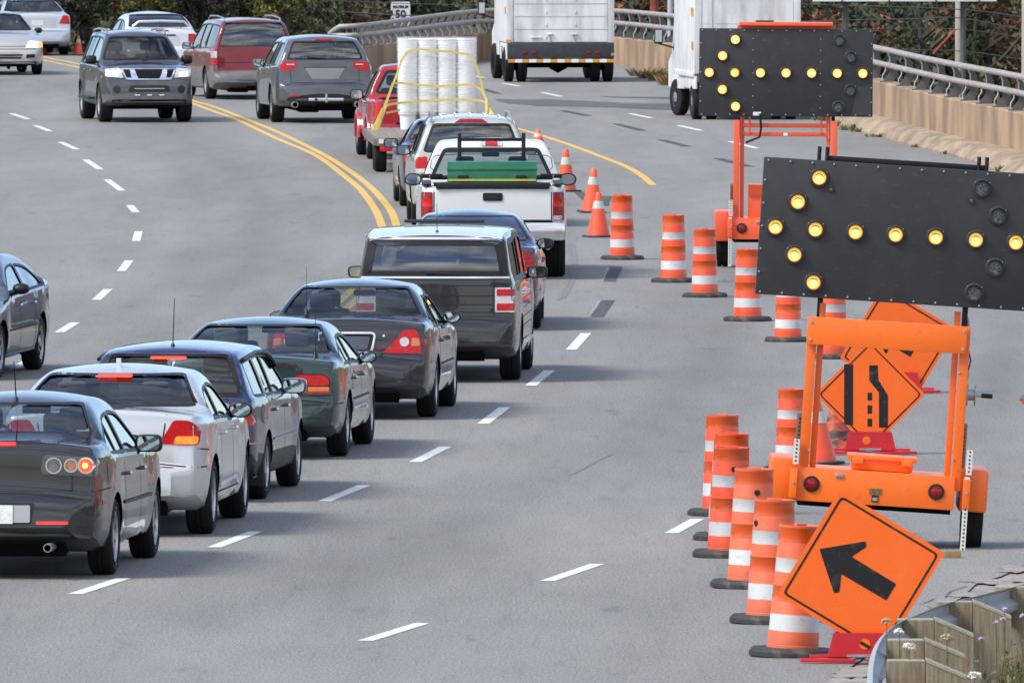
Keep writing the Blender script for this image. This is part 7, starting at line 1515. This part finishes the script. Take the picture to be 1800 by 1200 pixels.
# box trucks ----------------------------------------------------------------------
whb = mat('truck_white', (.66, .67, .69), .45, col2=(.42, .41, .40), vscale=2.6, stretch=(1.5, 1.5, .35), detail=9, lo=.30, hi=.58); amb = mat('marker_amber', (.60, .27, .03), .35, coat=.5); grime = mat('road_grime', (.40, .39, .39), .6, var=.2, vscale=6)
def truck(px, py, deg, lab, first, L_=4.6, side='left'):
    t = empty('box_truck', (0, 0, 0), label=lab, cat='box truck', group='white box trucks'); W = 1.20 if first else 1.14; yo = 1.22 if first else 1.05; wb = 3.7 if first else 3.5; zb = .88 if first else .92; L_ = 3.25 if first else 3.55; W = 1.20 if first else 1.06; r_ = .40 if first else .37; ov = .65
    q = MB(); q.box((-ov + L_ / 2, 0, zb + 1.2), (L_, 2 * W, 2.4), whb, None, .02)
    if not first: q.box((-ov + L_ / 2, W + .005, zb - .02), (L_ - .3, .05, .10), whb, None, .01); q.box((-ov + L_ * .3, W - .04, zb - .18), (L_ * .55, .05, .26), whb, None, .02); q.box((-ov + L_ * .72, W - .06, zb - .20), (.7, .06, .30), whb, None, .04)
    else: q.box((-ov + L_ * .3, W - .02, zb - .2), (L_ * .5, .04, .36), whb, None, .01)
    bx = q.obj('cargo_box', t)
    x = -ov - .012
    for sy in (-1, 1): q = MB(); q.box((x, sy * (W - .07), zb + 1.2), (.05, .14, 2.4), whb, None, .01); q.obj('rear_frame', bx)
    q = MB(); q.box((x - .002, 0, zb + 1.2), (.03, 2 * W - .30, 2.36), whb)
    if first:
        for z in (.30, .585, .87, 1.15, 1.45): q.box((x - .020, 0, zb + z), (.006, 2 * W - .32, .012), grime)
        for y in (.33, -.33):
            for k in range(9): q.box((x - .024, y, zb + .12 + k * .28), (.02, .03, .07), whb, None, .006); 
        for y in (.24, -.30): q.box((x - .04, y, zb + .19), (.05, .13, .03), whb, None, .01); q.cyl((x - .03, y, zb + .19), (x - .05, y, zb - .35), .012, grime, 6)
        q.box((x - .03, .55, zb + .12), (.04, .24, .03), whb, None, .01)
    else:
        for z in (.5, 1.0, 1.5): q.box((x - .020, 0, zb + z), (.006, 2 * W - .32, .008), whb)
        q.box((x - .02, W - .33, zb + 1.2), (.03, .03, 2.3), whb)
    q.obj('rear_door', bx)
    q = MB()
    if first:
        q.box((x - .03, 0, zb - .17), (.10, 2 * W - .02, .34), mat('tail_black', (.035, .040, .052), .6, var=.35, vscale=7), None, .01); pl = q.obj('tail_panel', t)
        q = MB(); n = 15
        for k in range(n): q.box((x - .06, -W + .02 + (2 * W - .04) * (k + .5) / n, zb - .40), (.05, (2 * W - .04) / n, .075), amb if k % 2 == 0 else M['whitep'])
        q.obj('bumper_strip', t)
        for y in (.62 + .20, .62, -.62, -.62 - .2): q = MB(); q.box((x - .09, y, zb - .22), (.02, .11, .055), M['redlens'], None, .01); q.obj('taillight', pl)
        q = MB(); q.box((x - .02, W - .03, zb + .03), (.06, .10, .08), amb); q.box((x - .09, -W + .05, zb - .26), (.02, .06, .06), M['steel']); q.obj('marker_light', t)
    else: q.box((x - .1, 0, .62), (.15, 2 * W - .3, .08), M['steel']); q.obj('rear_bumper', t)
    q = MB()
    for (xx, zz, w_) in ([(-.35, .72, .16)] if first else [(-.42, 1.22, .16), (-.20, 1.22, .16), (-.35, .55, .22)]): q.box((xx, W + .006, zb + zz), (w_, .02, .16), amb)
    q.obj('side_marker', bx)
    # cab and chassis
    q = MB(); q.prism([(L_ - ov + .02, .55), (L_ - ov + 2.0, .55), (L_ - ov + 2.0, 1.05), (L_ - ov + 1.35, 1.25), (L_ - ov + .9, 2.1), (L_ - ov + .02, 2.15)], -W + .12, W - .12, whb, ((0, 0, 0), (1, 0, 0), (0, 0, 1), (0, 1, 0))); cb = q.obj('cab', t)
    q = MB(); q.prism([(L_ - ov + .2, 1.3), (L_ - ov + 1.15, 1.3), (L_ - ov + .85, 1.95), (L_ - ov + .2, 1.95)], -W + .115, W - .115, M['tint'], ((0, 0, 0), (1, 0, 0), (0, 0, 1), (0, 1, 0))); q.obj('cab_window', cb)
    q = MB(); q.box((wb / 2 + .5, 0, .62), (wb + .8, .9, .18), M['under']); q.cyl((0, -W + .2, r_), (0, W - .2, r_), .09, M['under'], 10); q.lathe([(.02, -.2), (.2, -.1), (.2, .1), (.02, .2)], M['under'], 14, Matrix.Translation((0, 0, r_))); q.box((.9, .5, .5), (1.2, .4, .3), M['under'], None, .04); q.cyl((wb, -W + .3, r_), (wb, W - .3, r_), .05, M['under'], 8); q.obj('chassis', t)
    for sy in (-1, 1):
        for (xw, yc) in ((0, yo - .11), (0, yo - .40), (wb, yo - .18)):
            q = MB(); q.lathe([(.2, -.10), (r_ - .08, -.11), (r_ - .01, -.09), (r_, -.05), (r_, -.015), (r_ - .01, -.01), (r_ - .01, .01), (r_, .015), (r_, .05), (r_ - .01, .09), (r_ - .08, .11), (.2, .10)], M['rubber'], 28, Matrix.Rotation(math.pi / 2, 4, 'X')); w_ = q.obj('wheel', t); w_.location = (xw, sy * yc, r_)
            if xw: w_.rotation_euler = (0, 0, R(3 if first else 13))
            q = MB(); Xr = Matrix.Rotation((math.pi / 2) * (-sy), 4, 'X'); q.lathe([(.235, .10), (.22, .085), (.20, .03), (.12, .05), (.10, .10), (.0005, .11)], M['steel'] if not first else M['under'], 24, Xr)
            for k in range(6): q.cyl(Xr @ Vector((.15 * math.cos(k * 1.047), .15 * math.sin(k * 1.047), .04)), Xr @ Vector((.15 * math.cos(k * 1.047), .15 * math.sin(k * 1.047), .05)), .025, M['seam'], 8)
            q.obj('rim', w_)
        if first: q = MB(); q.box((.48, sy * (yo - .25), .52), (.03, .5, .55), M['black']); q.obj('mudflap', t)
        m_ = MB(); xm = L_ - ov + 1.0; m_.box((xm, sy * (W + .20), 1.58), (.06, .17, .30), M['black'], None, .03); m_.tube([(xm, sy * (W - .13), 1.35), (xm, sy * (W + .2), 1.44)], .02, M['black'], 6); mo = m_.obj('wing_mirror', t); m_ = MB(); m_.box((xm - .035, sy * (W + .20), 1.59), (.01, .13, .24), M['mirror']); m_.obj('mirror_glass', mo)
    rz = math.pi / 2 - R(deg); p = G(px, py); v = Matrix.Rotation(rz, 3, 'Z') @ Vector((0, yo if side == 'left' else -yo, 0)); t.location = p - v; t.rotation_euler = (0, 0, rz); return t
truck(885, 144, -5.0, 'dirty white box truck with yellow and white striped bumper and black tail panel', True)
truck(1215, 210, -6.0, 'cleaner white box truck half hidden by the far arrow board', False)
for ob in scene.objects:
    if ob.type == 'MESH' and not ob.parent and not ob.get('label') and ob.get('kind') != 'structure': print('UNLABELLED', ob.name)
